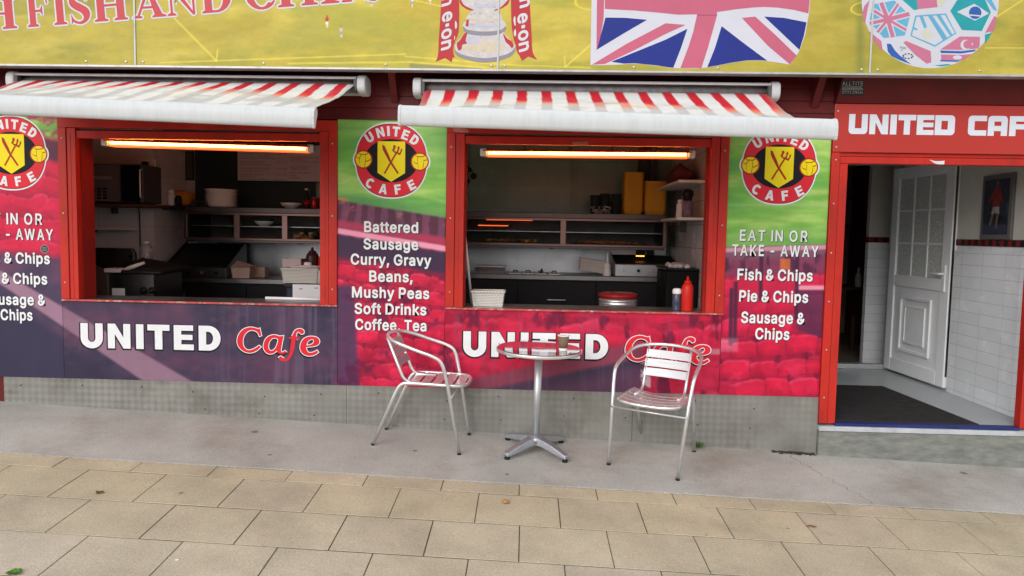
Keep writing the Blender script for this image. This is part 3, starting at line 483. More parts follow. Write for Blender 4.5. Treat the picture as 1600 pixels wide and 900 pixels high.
# chequer plate: short raised bars, alternating direction in a diamond grid
def chequer():
    m = mat('chequer_plate', (.265, .258, .235), .6, .35, var=.20, scale=3, grime=((.13,.11,.08), .75, 3.2))
    n = m.node_tree.nodes; l = m.node_tree.links; b = n['Principled BSDF']
    tc = n.new('ShaderNodeTexCoord'); mp = n.new('ShaderNodeMapping'); mp.inputs['Rotation'].default_value = (0, R(45), 0)
    l.new(tc.outputs['Object'], mp.inputs[0])
    sx = n.new('ShaderNodeSeparateXYZ'); l.new(mp.outputs[0], sx.inputs[0])
    def M(op, a, b_=None):
        q = n.new('ShaderNodeMath'); q.operation = op
        for i, t in enumerate((a, b_)):
            if t is None: continue
            if isinstance(t, (int, float)): q.inputs[i].default_value = t
            else: l.new(t, q.inputs[i])
        return q.outputs[0]
    P = .036
    U = M('DIVIDE', sx.outputs[0], P); V = M('DIVIDE', sx.outputs[2], P)
    par = M('PINGPONG', M('ADD', M('FLOOR', U), M('FLOOR', V)), 1)
    def bars(a): return M('ADD', M('MULTIPLY', M('SINE', M('MULTIPLY', a, 2*math.pi*4)), .5), .5)
    bu = bars(U); bv = bars(V)
    hgt = M('ADD', M('MULTIPLY', bu, par), M('MULTIPLY', bv, M('SUBTRACT', 1, par)))
    bp = n.new('ShaderNodeBump'); bp.inputs['Strength'].default_value = .5; bp.inputs['Distance'].default_value = .003
    l.new(hgt, bp.inputs['Height']); l.new(bp.outputs[0], b.inputs['Normal'])
    # crests are paler than the troughs and alternate cells differ in tone
    src = b.inputs['Base Color'].links[0].from_socket
    mr = n.new('ShaderNodeMapRange'); mr.inputs[3].default_value = .68; mr.inputs[4].default_value = 1.34
    wn = n.new('ShaderNodeTexNoise'); wn.inputs['Scale'].default_value = 2.6; wn.inputs['Detail'].default_value = 5; l.new(tc.outputs['Object'], wn.inputs['Vector'])
    wr = n.new('ShaderNodeMapRange'); wr.inputs[1].default_value = .25; wr.inputs[2].default_value = .58; l.new(wn.outputs['Fac'], wr.inputs[0])
    pat = M('ADD', M('MULTIPLY', hgt, .68), M('MULTIPLY', par, .32))
    l.new(M('ADD', M('MULTIPLY', M('SUBTRACT', pat, .5), wr.outputs[0]), .5), mr.inputs[0])
    vm = n.new('ShaderNodeVectorMath'); vm.operation = 'SCALE'; l.new(src, vm.inputs[0]); l.new(mr.outputs[0], vm.inputs['Scale'])
    l.new(vm.outputs[0], b.inputs['Base Color'])
    return m
CHEQ = chequer()

# ------------------------------------------------------------------ the ground
CONC = mat('concrete', (.425, .41, .38), .9, var=.17, scale=1.4, bump=.35, bscale=140, grime=((.25,.205,.16), .75, 1.1))
def speckle(m, scale, lo, amt, seed=0):              # aggregate grains and gum spots
    n = m.node_tree.nodes; l = m.node_tree.links; b = n['Principled BSDF']
    src = b.inputs['Base Color'].links[0].from_socket
    tc = n.new('ShaderNodeTexCoord'); nz = n.new('ShaderNodeTexNoise'); nz.inputs['Scale'].default_value = scale; nz.inputs['Detail'].default_value = 3
    l.new(tc.outputs['Object'], nz.inputs['Vector'])
    mr = n.new('ShaderNodeMapRange'); mr.inputs[1].default_value = .3; mr.inputs[2].default_value = .7; mr.inputs[3].default_value = 1-amt; mr.inputs[4].default_value = 1+amt
    l.new(nz.outputs['Fac'], mr.inputs[0])
    vm = n.new('ShaderNodeVectorMath'); vm.operation = 'SCALE'; l.new(src, vm.inputs[0]); l.new(mr.outputs[0], vm.inputs['Scale'])
    vo = n.new('ShaderNodeTexVoronoi'); vo.inputs['Scale'].default_value = 2.6; vo.inputs['Randomness'].default_value = 1; l.new(tc.outputs['Object'], vo.inputs['Vector'])
    dn = n.new('ShaderNodeTexNoise'); dn.inputs['Scale'].default_value = 30; l.new(tc.outputs['Object'], dn.inputs['Vector'])
    sc = n.new('ShaderNodeSeparateXYZ'); l.new(vo.outputs['Color'], sc.inputs[0])
    th = n.new('ShaderNodeMath'); th.operation = 'MULTIPLY'; th.inputs[1].default_value = lo; l.new(sc.outputs[0], th.inputs[0])
    ds = n.new('ShaderNodeMath'); ds.operation = 'MULTIPLY_ADD'; ds.inputs[1].default_value = .03; l.new(dn.outputs['Fac'], ds.inputs[0]); l.new(vo.outputs['Distance'], ds.inputs[2])
    lt = n.new('ShaderNodeMath'); lt.operation = 'LESS_THAN'; l.new(ds.outputs[0], lt.inputs[0]); l.new(th.outputs[0], lt.inputs[1])
    am = n.new('ShaderNodeMath'); am.operation = 'MULTIPLY'; am.inputs[1].default_value = .6; l.new(lt.outputs[0], am.inputs[0])
    mx = n.new('ShaderNodeMix'); mx.data_type = 'RGBA'; l.new(am.outputs[0], mx.inputs[0]); l.new(vm.outputs[0], mx.inputs[6]); mx.inputs[7].default_value = (.07,.06,.05,1)
    l.new(mx.outputs[2], b.inputs['Base Color'])
speckle(CONC, 150, .10, .22)
SLAB = mat('sandstone_slab', (1,1,1), .88, var=.14, scale=2.4, bump=.30, bscale=110, attr=True, grime=((.27,.235,.18), .5, 1.9))
speckle(SLAB, 105, .080, .15)
SAND = mat('joint_dirt', (.075, .066, .054), .95, var=.3, scale=20)
ASPH = mat('asphalt', (.05, .05, .052), .9, var=.2, scale=4, bump=.3, bscale=80)

def gfar(x, y): return gz(max(-16, min(16, x)), max(-12, min(2, y)))
gm = MB()
xs = [-400, -60, -16, -8, 0, 8, 16, 60, 400]; ys = [-400, -60, -12, -6, -3, 0, 2, 30, 400]
gm.add([(x, y, gfar(x, y)-.03) for y in ys for x in xs], [(j*9+i, j*9+i+1, (j+1)*9+i+1, (j+1)*9+i) for j in range(8) for i in range(8)])
struct(gm.build('ground', ASPH))

ROT = .015; cr_, sr_ = math.cos(ROT), math.sin(ROT)
def pv(u, v, dz=0.0):                                # paving grid (turned a little against the wall) -> world
    x, y = cr_*u-sr_*v, sr_*u+cr_*v
    return (x, y, gz(x, y)+dz)
EDGE_V = -.915                                       # where concrete meets paving
# joint bed
jb = MB(); jb.add([pv(-9,-9,-.0032), pv(9,-9,-.0032), pv(9,EDGE_V,-.0032), pv(-9,EDGE_V,-.0032)], [(0,1,2,3)])
struct(jb.build('paving_bed', SAND))
pm_ = MB(); cols = []
rows = [(EDGE_V-.004, -1.087)] + [(-1.087-.4*k, -1.487-.4*k) for k in range(16)]
rg = random.Random(3)
for k, (v1, v0) in enumerate(rows):
    sh = (0 if k % 2 else .53) + rg.uniform(-.02, .02)
    for i in range(-13, 26):
        u0 = -2.692+.47*(i+sh); u1 = u0+.47
        if u1 < -9 or u0 > 9: continue
        g = .0016+rg.uniform(0, .0016); g2 = .0038+rg.uniform(0,.0020); c = .0015; t = rg.uniform(-.001, .001)
        q = [pv(u0+g,v0+g2,-.006), pv(u1-g,v0+g2,-.006), pv(u1-g,v1-g2,-.006), pv(u0+g,v1-g2,-.006),
             pv(u0+g,v0+g2,t-.003), pv(u1-g,v0+g2,t-.003), pv(u1-g,v1-g2,t-.003), pv(u0+g,v1-g2,t-.003),
             pv(u0+g+c,v0+g2+c,t), pv(u1-g-c,v0+g2+c,t+rg.uniform(-.0005,.0005)), pv(u1-g-c,v1-g2-c,t), pv(u0+g+c,v1-g2-c,t)]
        pm_.add(q, [(8,9,10,11)]+[(a+4, (a+1)%4+4, (a+1)%4+8, a+8) for a in range(4)]+[(a, (a+1)%4, (a+1)%4+4, a+4) for a in range(4)])
        b = rg.gauss(0, 1); w_ = rg.gauss(0, 1); row_tan = max(0, min(1, (v1+2.6)/1.6))  # slabs nearer the wall are tinted more tan
        br = .455*(1+.022*b)
        cols.append((br*(1.03+.004*w_), br*(.905+.004*w_-.022*row_tan), br*(.72-.010*w_-.10*row_tan)))
po = pm_.build('paving', SLAB); struct(po)
ca = po.data.color_attributes.new('Col', 'FLOAT_COLOR', 'POINT')
arr = np.ones((len(pm_.v), 4), np.float32)
for i, c in enumerate(cols): arr[i*12:(i+1)*12, :3] = c
ca.data.foreach_set('color', arr.ravel())
# concrete apron, its front edge a little ragged, with one crack
rg = random.Random(11)
ap = MB(); top = []; bot = []
N = 900
for i in range(N+1):
    u = -9+18*i/N; e = EDGE_V + .004*math.sin(u*3.1)+rg.uniform(-.004,.004)-(.006 if rg.random() < .05 else 0)
    top.append(pv(u, e, .004)); bot.append(pv(u, e-.003, -.02))
bk = [(x, .3, gz(x,.3)+.004) for x in np.linspace(-9, 9, N+1)]
vs = top+bot+bk
fs = [(N+1+i, N+2+i, i+1, i) for i in range(N)] + [(i, i+1, 2*N+3+i, 2*N+2+i) for i in range(N)]
ap.add(vs, fs)
struct(ap.build('pavement', CONC))
ck = MB(); pts = []
for i in range(26):
    t = i/25; a, b = at(1222, 716, -.06), at(1284, 783, -.8)
    x = 1.83+.27*t+.018*math.sin(i*1.9)+rg.uniform(-.012,.012); y = -.04-.83*t
    pts.append((x, y))
for i in range(25):
    (x0,y0),(x1,y1) = pts[i], pts[i+1]; wd = .0009+.0007*rg.random()
    ck.add([(x0-wd,y0,gz(x0,y0)+.0055),(x0+wd,y0,gz(x0,y0)+.0055),(x1+wd,y1,gz(x1,y1)+.0055),(x1-wd,y1,gz(x1,y1)+.0055)], [(0,1,2,3)])
struct(ck.build('pavement_crack', SAND))

# ------------------------------------------------------------------ the cafe building
ZB, ZS, ZP = .348, .947, .16                         # foot of the panels, counter height, inside floor
bld = thing('cafe_building', 'low red cafe kiosk with two serving hatches and an open doorway', 'cafe', (0, 2.4, 0))
def part(mb, name, m, parent=bld, **k): return mb.build(name, m, parent, **k)
XL, XR = -4.75, 4.4
# front wall behind the panels, with the two hatches and the doorway left open
fw = MB()
WINS = [(-3.545, -1.472, 2.29), (-.672, 1.352, 2.29)]
for a, b in ((XL, -3.545), (-1.472, -.672), (1.352, 2.07)): fw.box(a, b, .014, .07, .0-.25, 2.75)
for a, b, t in WINS: fw.box(a, b, .014, .07, -.25, .92); fw.box(a, b, .014, .07, t, 2.75)
fw.box(2.07, XR, .014, .07, 2.45, 2.75); fw.box(3.62, XR, .014, .07, -.4, 2.45)
part(fw, 'front_wall', REDD)
# dark red boards under the eaves
bw = MB()
for k in range(5):
    z0 = 2.30+.085*k
    for a, b in ((XL, 2.07), ):
        bw.hexa([(a,-.016,z0),(b,-.016,z0),(b,.012,z0),(a,.012,z0),(a,-.006,z0+.083),(b,-.006,z0+.083),(b,.012,z0+.083),(a,.012,z0+.083)])
part(bw, 'boarding', REDD)
# smooth fascia over the door carries the small sticker
fd = MB(); fd.hexa([(2.075,-.03,2.455),(XR,-.03,2.455),(XR,.012,2.455),(2.075,.012,2.455),(2.075,-.16,2.625),(XR,-.16,2.625),(XR,.012,2.625),(2.075,.012,2.625)])
part(fd, 'door_fascia', REDD)
sf = MB(); sf.box(XL, XR, -.285, .07, 2.70, 2.72); part(sf, 'soffit', REDD)
for x in (-1.05, 1.93):
    br = MB(); br.hexa([(x-.025,-.02,2.42),(x+.025,-.02,2.42),(x+.025,.0,2.42),(x-.025,.0,2.42),(x-.025,-.25,2.698),(x+.025,-.25,2.698),(x+.025,.0,2.698),(x-.025,.0,2.698)])
    part(br, 'eaves_bracket', REDD, bevel=.004)
# roof and outer shell
rf = MB(); rf.box(XL, XR, .071, 5.4, 2.9, 3.0); rf.box(XL-.06, XL, .0, 5.4, -.3, 3.0); rf.box(XR, XR+.06, .0, 5.4, -.5, 3.0); rf.box(XL, XR, 5.4, 5.46, -.3, 3.0)
part(rf, 'outer_shell', REDD)
# chequer plate plinth, sheets butted with thin gaps
pl = MB()
for a, b in ((-4.02,-1.407), (-1.404, .72), (.723, 2.068)):
    pl.hexa([(a,.004,gz(a,0)-.02),(b,.004,gz(b,0)-.02),(b,.013,gz(b,0)-.02),(a,.013,gz(a,0)-.02),(a,.004,ZB+.02),(b,.004,ZB+.02),(b,.013,ZB+.02),(a,.013,ZB+.02)])
part(pl, 'plinth', CHEQ)
ps = MB(); rg = random.Random(5)
for x in np.arange(-3.9, 2.0, .46):
    for z in (.27, .13):
        if z > gz(x,0)+.03: ps.lathe([(.006,0),(.005,-.003)], (x+rg.uniform(-.05,.05), .004, z+rg.uniform(-.03,.03)), 8, axis='y')
part(ps, 'plinth_screw', BLACKM)

def frame(x0, x1, top, deep_left):
    f = MB(); W = .062
    f.box(x0, x0+W, -.014, .02, ZS+.003, top-.075); f.box(x1-W, x1, -.014, .02, ZS+.003, top-.075)
    f.box(x0, x1, -.016, .02, top-.075, top)
    o = part(f, 'window_frame', RED, bevel=.003)
    g = MB(); G = .066
    g.box(x0+W+.003, x0+W+G, -.006, .05, ZS+.003, top-.078); g.box(x1-W-G, x1-W-.003, -.006, .05, ZS+.003, top-.078)
    g.box(x0+W+.026, x0+W+.032, -.0085, -.006, ZS+.003, top-.12); g.box(x1-W-.032, x1-W-.026, -.0085, -.006, ZS+.003, top-.12)
    g.box(x0+W+G+.001, x1-W-G-.001, .004, .05, top-.15, top-.095)
    g.build('shutter_guide', RED, o, bevel=.002)
    j = MB()
    j.box(x0+W+G-.002, x0+W+G+.01, .051, .2 if deep_left else .12, ZS, top-.08); j.box(x1-W-G-.01, x1-W-G+.002, .051, .12, ZS, top-.08); j.box(x0+W+G+.012, x1-W-G-.012, .051, .22, top-.118, top-.08)
    j.build('window_reveal', REDI, o)
    for xx in (x0+.033, x1-.033):
        for z in (1.08, 1.6, 2.13):
            s_ = MB(); s_.lathe([(.007,0),(.006,-.004),(.002,-.005)], (xx, -.014, z+random.uniform(-.02,.02)), 8, axis='y')
            s_.build('screw', SCREW, o)
    return o
frame(*WINS[0], True); fr2 = frame(*WINS[1], False)
for pts in ([(708,199),(722,198.5),(731,203),(733,207),(712,207),(707,203)], [(893,222),(918,221.5),(920,226),(897,227)]):
    sc_ = MB(); yy_ = -.0172 if pts[0][0] < 800 else .0028
    put(sc_, fill([[(lambda w_: (w_.x, w_.z))(at(px_, py_, yy_)) for px_, py_ in pts]]), lambda x, y: (x, y), yy_, 0); sc_.build('paint_scuff', mat('pale_scuff', (.48,.16,.14), .6, var=.3, scale=30), fr2)
# steel serving counters with a scuffed red lip
for x0, x1, t in WINS:
    c_ = MB(); c_.box(x0+.002, x1-.002, .006, .40, ZS-.022, ZS-.002)
    o = part(c_, 'serving_counter', STEEL, bevel=.003)
    lp = MB(); lp.box(x0, x1, -.016, .005, ZS-.012, ZS+.001); lp.build('counter_lip', mat('scuffed_red', (.5,.08,.07), .5, var=.3, scale=20, grime=((.7,.68,.66), .9, 14)), o, bevel=.002)

# door surround: red posts, lintel, glossy sign board is separate
d = MB(); d.box(2.07, 2.128, -.02, .05, ZP, 2.112); d.box(2.132, 2.188, -.012, .06, ZP, 2.035)
d.box(2.132, 3.55, -.010, .06, 2.037, 2.085); d.box(2.132, 3.62, -.002, .06, 2.088, 2.112)
d.box(3.505, 3.562, -.012, .06, ZP, 2.035); d.box(3.565, 3.62, -.02, .05, ZP, 2.085)
df = part(d, 'door_frame', RED, bevel=.003)
for z in (2.06, 1.75, 1.4, 1.05, .7, .35):
    s_ = MB(); s_.lathe([(.007,0),(.006,-.004),(.002,-.005)], (2.098, -.02, z), 8, axis='y'); s_.build('screw', SCREW, df)
pc = MB(); put(pc, fill([sm2([(2.752,2.072,1),(2.80,2.062),(2.86,2.066,1),(2.858,2.04,1),(2.80,2.043)])]), lambda x, z: (x, z), -.0115, 0)
pc.build('bare_patch', mat('bare_metal', (.7,.68,.68), .5), df)
# step
st = MB(); st.hexa([(2.07,-.03,-.3),(3.9,-.03,-.3),(3.9,.3,-.3),(2.07,.3,-.3),(2.07,-.03,.105),(3.9,-.03,.105),(3.9,.3,.105),(2.07,.3,.105)])
part(st, 'door_step', mat('grey_stone', (.21,.215,.195), .85, var=.3, scale=7, bump=.3, bscale=60, stretch=(1,1,3), grime=((.09,.09,.08), .6, 5)), bevel=.006)
ns = MB(); ns.box(2.068, 3.9, -.036, .29, .107, .142); part(ns, 'step_nosing', mat('pale_nosing', (.48,.50,.52), .6, var=.12, scale=9, grime=((.25,.24,.22), .5, 10)), bevel=.004)
ts = MB(); ts.box(2.189, 3.504, -.018, .06, .1425, .163); part(ts, 'threshold', mat('blue_paint', (.02,.03,.14), .5, var=.25, scale=8), bevel=.003)

# kitchen shell
XPIER = at(240, 300, 1.75).x; XGRN = at(305, 280, 2.37).x
kw = MB(); kw.box(-4.7, 1.36, 2.4, 2.45, ZP-.1, 2.6); part(kw, 'kitchen_back_wall', TILEG)
kp = MB(); kp.box(-4.7, XPIER, 1.75, 2.398, ZP, 2.6); part(kp, 'chimney_breast', PIERT)
k2 = MB(); k2.box(XPIER+.002, XGRN, 2.385, 2.398, ZP, 2.5); part(k2, 'white_tile_panel', TILEW)
k3 = MB(); k3.box(1.36, 1.41, .08, 2.6, ZP-.1, 2.6); part(k3, 'kitchen_side_wall', TILEW)
k4 = MB(); k4.box(-4.74, -4.70, .08, 1.75, ZP-.1, 2.6); part(k4, 'kitchen_end_wall', TILEW)
kf = MB(); kf.box(-4.7, 1.36, .08, 2.4, ZP-.1, ZP); part(kf, 'kitchen_floor', mat('lino', (.10,.09,.085), .5, var=.2))
kc = MB(); kc.box(-4.74, 1.42, .08, 2.6, 2.46, 2.5); part(kc, 'kitchen_ceiling', mat('ceiling_white', (.5,.48,.46), .8))
kg = MB(); kg.box(XGRN+.001, at(492,280,2.37).x, 2.362, 2.383, 1.376, 2.44); kg.box(-2.92,-2.90,2.35,2.3625,1.4,2.44); kg.box(-2.40,-2.38,2.35,2.3625,1.4,2.44)
part(kg, 'green_partition', mat('dark_green_paint', (.020, .036, .030), .5, var=.2), bevel=.002)
kx = MB(); kx.box(1.13, 1.2, 2.3, 2.398, ZP, 2.45); kx.box(1.02, 1.12, 2.36, 2.398, ZP, 2.45); part(kx, 'dark_pipe_casing', mat('casing', (.06,.075,.075), .5))
kt = MB(); kt.box(-.1+.0, .32, 2.33, 2.398, 1.72, 2.45); kt.box(-.72, -.1, 2.34, 2.398, 1.72, 2.45); part(kt, 'tiled_box_panel', TILEG)
# porch and the dim room beyond
pf = MB(); pf.box(1.45, 3.70, .062, 2.36, ZP-.06, ZP-.002); part(pf, 'porch_floor', mat('grey_floor_paint', (.43,.46,.475), .35, var=.12, scale=4, grime=((.2,.2,.2), .4, 4)))
pw = MB(); pw.box(3.70, 3.75, .071, 2.36, ZP-.06, 1.462); pwo = part(pw, 'porch_tile_wall', PORCHT)
pb = MB(); pb.box(3.70, 3.75, .071, 2.36, 1.518, 2.5); part(pb, 'porch_plaster_wall', mat('magnolia', (.60,.58,.53), .7, var=.06))
bt = MB()
for i in range(46):
    y = .075+i*.05
    bt.box(3.694, 3.748, y+.001, y+.049, 1.463, 1.517, 0 if i % 2 else 1)
part(bt, 'tile_border', [mat('border_red', (.22,.02,.02), .3), mat('border_black', (.02,.02,.022), .3)])
tp = MB(); tp.box(3.664, 3.698, .35, 1.25, ZP, 1.42); part(tp, 'tile_wainscot', PORCHT)
pcg = MB(); pcg.box(1.45, 3.75, .071, 2.4, 2.46, 2.5); part(pcg, 'porch_ceiling', mat('porch_white', (.8,.8,.79), .8))
plw = MB(); plw.box(1.415, 1.45, .071, 2.4, ZP-.06, 2.5); part(plw, 'porch_left_wall', PORCHT)
iw = MB(); iw.box(1.45, 2.55, 2.36, 2.42, ZP-.06, 2.5); iw.box(3.63, 3.75, 2.36, 2.42, ZP-.06, 2.5); iw.box(2.55, 3.63, 2.36, 2.42, 2.26, 2.5); part(iw, 'inner_wall', mat('inner_plaster', (.5,.49,.46), .7))
it = MB(); it.box(2.55, 3.63, 2.34, 2.45, ZP, ZP+.05); part(it, 'inner_threshold', ALUB, bevel=.004)
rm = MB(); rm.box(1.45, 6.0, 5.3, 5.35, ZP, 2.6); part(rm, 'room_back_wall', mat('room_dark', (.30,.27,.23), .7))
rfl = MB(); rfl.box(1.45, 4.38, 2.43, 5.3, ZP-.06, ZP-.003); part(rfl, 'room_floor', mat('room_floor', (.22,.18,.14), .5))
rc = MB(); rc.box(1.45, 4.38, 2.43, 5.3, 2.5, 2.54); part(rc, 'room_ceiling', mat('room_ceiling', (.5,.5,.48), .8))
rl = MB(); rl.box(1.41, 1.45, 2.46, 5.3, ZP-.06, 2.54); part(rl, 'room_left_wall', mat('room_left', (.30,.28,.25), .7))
# a lit-by-nothing return wall just inside, with the same border
a0 = at(1356, 400, 2.75); a1 = at(1392, 400, 2.75)
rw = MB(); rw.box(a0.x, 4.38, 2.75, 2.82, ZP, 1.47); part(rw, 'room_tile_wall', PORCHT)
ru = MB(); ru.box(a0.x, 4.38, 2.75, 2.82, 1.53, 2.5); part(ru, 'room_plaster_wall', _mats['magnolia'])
rb = MB()
for i in range(20): rb.box(a0.x+i*.05+.001, a0.x+i*.05+.049, 2.746, 2.82, 1.472, 1.528, i % 2)
part(rb, 'room_tile_border', [_mats['border_red'], _mats['border_black']])

# white plastic door, swung open against the porch wall
dx0, dy0, dx1, dy1 = 3.60, 2.33, 3.652, 1.30        # hinge edge, handle edge (left face)
dv = Vector((dx1-dx0, dy1-dy0, 0)); L = dv.length; dv.normalize(); dn = Vector((-dv.y, dv.x, 0)); dn = dn if dn.x > 0 else -dn
def D(s, h, dpt): return (dx0+dv.x*s+dn.x*dpt, dy0+dv.y*s+dn.y*dpt, .185+h)   # along, up, into the leaf
def dbox(mb, s0, s1, h0, h1, d0, d1, mi=0):
    mb.hexa([D(s0,h0,d0), D(s1,h0,d0), D(s1,h0,d1), D(s0,h0,d1), D(s0,h1,d0), D(s1,h1,d0), D(s1,h1,d1), D(s0,h1,d1)], mi)
H = 2.03
m = MB(); dbox(m, 0, .11, 0, H, 0, .05); dbox(m, L-.13, L, 0, H, 0, .05); dbox(m, .11, L-.13, 0, .13, .001, .049); dbox(m, .11, L-.13, H-.11, H, .001, .049); dbox(m, .11, L-.13, .86, .97, .001, .049)
door = part(m, 'entrance_door', PVC, bevel=.005)
m = MB(); dbox(m, .11, L-.13, .13, .86, .014, .036); m.build('door_panel', PVC, door)
m = MB()
def ring(mb, s0, s1, h0, h1, wd, d0, d1):
    dbox(mb, s0, s1, h0, h0+wd, d0, d1); dbox(mb, s0, s1, h1-wd, h1, d0, d1); dbox(mb, s0, s0+wd, h0+wd, h1-wd, d0, d1); dbox(mb, s1-wd, s1, h0+wd, h1-wd, d0, d1)
ring(m, .24, L-.26, .22, .77, .03, -.004, .013); ring(m, .33, L-.35, .31, .68, .02, -.002, .013)
dbox(m, .35, L-.37, .33, .66, .004, .013)
m.build('door_moulding', PVC, door, bevel=.004)
m = MB(); dbox(m, .11, L-.13, .97, H-.11, .02, .03)
gp = m.build('door_glass', mat('obscured_glass', (.66,.68,.66), .25, var=.15, scale=60, trans=.15), door)
m = MB()
gw = L-.24
for k in (1, 2): dbox(m, .11+gw*k/3-.009, .11+gw*k/3+.009, .97, H-.11, .012, .038)
for k in (1, 2): dbox(m, .11, L-.13, .97+(H-1.08)*k/3-.009, .97+(H-1.08)*k/3+.009, .011, .037)
m.build('glazing_bar', PVC, door)
m = MB(); dbox(m, L-.085, L-.05, .86, 1.1, -.012, 0)
m.tube(rounded([D(L-.067,1.02,-.01), D(L-.067,1.02,-.05), D(L-.22,1.02,-.05)], .02), .010, 10)
m.build('door_handle', PVC, door, bevel=.003)
m = MB(); dbox(m, L+.001, L+.004, .1, H-.05, .012, .03); m.build('lock_strip', STEELD, door)

# ------------------------------------------------------------------ printed pictures
def seats(u, v, sx, sy, sl, seed, warp=4, crisp=1.0, blur=.25):
    du = (fbm(u*.03, v*.03, seed+1)-.5)*warp*2.5+(fbm(u*.012, v*.012, seed+4)-.5)*warp*4; dv = (fbm(u*.03+9, v*.03, seed+2)-.5)*warp*1.6
    u = u+du; v2 = v+dv-sl*u
    row = np.floor(v2/sy); f = v2/sy-row
    s = u/sx+_h(row.astype(np.int64), row.astype(np.int64)*3, seed)*3; ci = np.floor(s); g = s-ci
    hh = _h(ci.astype(np.int64), row.astype(np.int64), seed); h2 = _h(ci.astype(np.int64)+7, row.astype(np.int64), seed+3)
    top = .10+.16*h2+.6*np.clip(np.abs(g-.5)-.28, 0, 1)**1.5*2           # rounded shoulders
    back = sst(top-.05, top+.09, f)                                        # in front of the row behind
    c = np.zeros(u.shape+(3,)); c[:] = (148, 20, 56)
    c = mixc(c, (86, 18, 50), sst(.2, .6, h2)*sst(.30, .48, np.abs(g-.5))*.9)
    base = np.stack([210+30*(hh-.5), 30+14*(hh-.5), 68+22*(hh-.5)], -1)
    c = c*(1-back[..., None])+base*back[..., None]
    c = mixc(c, (240, 108, 138), sst(top-.03, top+.05, f)*(1-sst(top+.07, top+.18, f))*.45*(.3+hh))
    c = mixc(c, (158, 16, 52), back*sst(.6, 1.0, f)*.55)
    c = mixc(c, (120, 16, 50), sst(.42, .5, np.abs(g-.5))*back*(.25+.4*h2)*crisp)
    c = mixc(c, (196, 26, 62), np.full(u.shape, blur)); c = mixc(c, (150, 18, 54), sst(.48, .7, fbm(u*.035, v*.045, seed+8))*.5); c = mixc(c, (228, 60, 98), sst(.58, .75, fbm(u*.05, v*.07, seed+9))*.35)
    n = fbm(u*.05, v*.05, seed+5); n2 = fbm(u*.3, v*.3, seed+6)
    return c*(.80+.30*n+.08*n2)[..., None]
def band(d, w0, w1): return sst(-w0, w0, d)*(1-sst(w1-w0, w1+w0, d))
def grass(u, v, seed):
    n = fbm(u*.008, v*.05, seed); n2 = fbm(u*.05, v*.09, seed+3)
    c = np.zeros(u.shape+(3,)); c[:] = (128, 188, 82)
    c = mixc(c, (176, 210, 112), sst(.45, .75, n)); c = mixc(c, (92, 164, 80), sst(.5, .8, 1-n)*.8)
    return c*(.93+.14*n2)[..., None]
def purple(u, v, seed):
    n = fbm(u*.018, v*.03, seed); n2 = fbm(u*.1, v*.1, seed+3)
    c = np.zeros(u.shape+(3,)); c[:] = (74, 58, 84)
    c = mixc(c, (96, 62, 88), sst(.45, .8, n)); c = mixc(c, (56, 50, 74), sst(.5, .8, 1-n))
    return c*(.94+.12*n2)[..., None]
def beam(c, u, v):                                    # pale gangway crossing the seats
    up = v-(460+(u-64)*.578); lo = (473+(u-44)*.68)-v
    m = sst(-3, 3, up)*sst(-3, 3, lo)
    c = mixc(c, (150, 114, 136), m); return mixc(c, (172, 126, 140), m*sst(6, 0, np.minimum(up, lo)+3)*.5)
def paint_left(u, v):
    c = purple(u, v, 3)
    c = mixc(c, (54, 48, 72), sst(0, 20, v-(480+(u-44)*.68)))
    s_ = seats(u+200, v, 30, 34, .12, 21, 12, .4); m = 1-sst(-14, 6, v-(396+.1*u)); c = c*(1-m[..., None])+s_*m[..., None]
    c = mixc(c, (206, 36, 74), m*.35)
    t = v-.22*(u-60); m2 = band(t-214, 4, 32); c = mixc(c, (74, 38, 62), m2*.85)
    g = grass(u, v, 8); m3 = 1-sst(-5, 5, t-212); c = c*(1-m3[..., None])+g*m3[..., None]
    c = mixc(c, (170, 60, 84), m3*sst(.5, .7, fbm(u*.04, v*.06, 31)))
    return beam(c, u, v)
def paint_low1(u, v):
    c = purple(u, v, 3)
    c = mixc(c, (54, 48, 72), sst(0, 30, v-(480+(u-44)*.68)))
    c = beam(c, u, v)
    st_ = sst(.5, .72, fbm(u*.14, v*.006, 77))*sst(300, 420, u); c = mixc(c, (118, 104, 128), st_*.45)
    c = mixc(c, (140, 90, 110), sst(.62, .8, fbm(u*.03, v*.05, 91))*.25)
    c = mixc(c, (120, 50, 96), sst(515, 532, u)*sst(575, 595, v+.5*(u-527)))
    return c
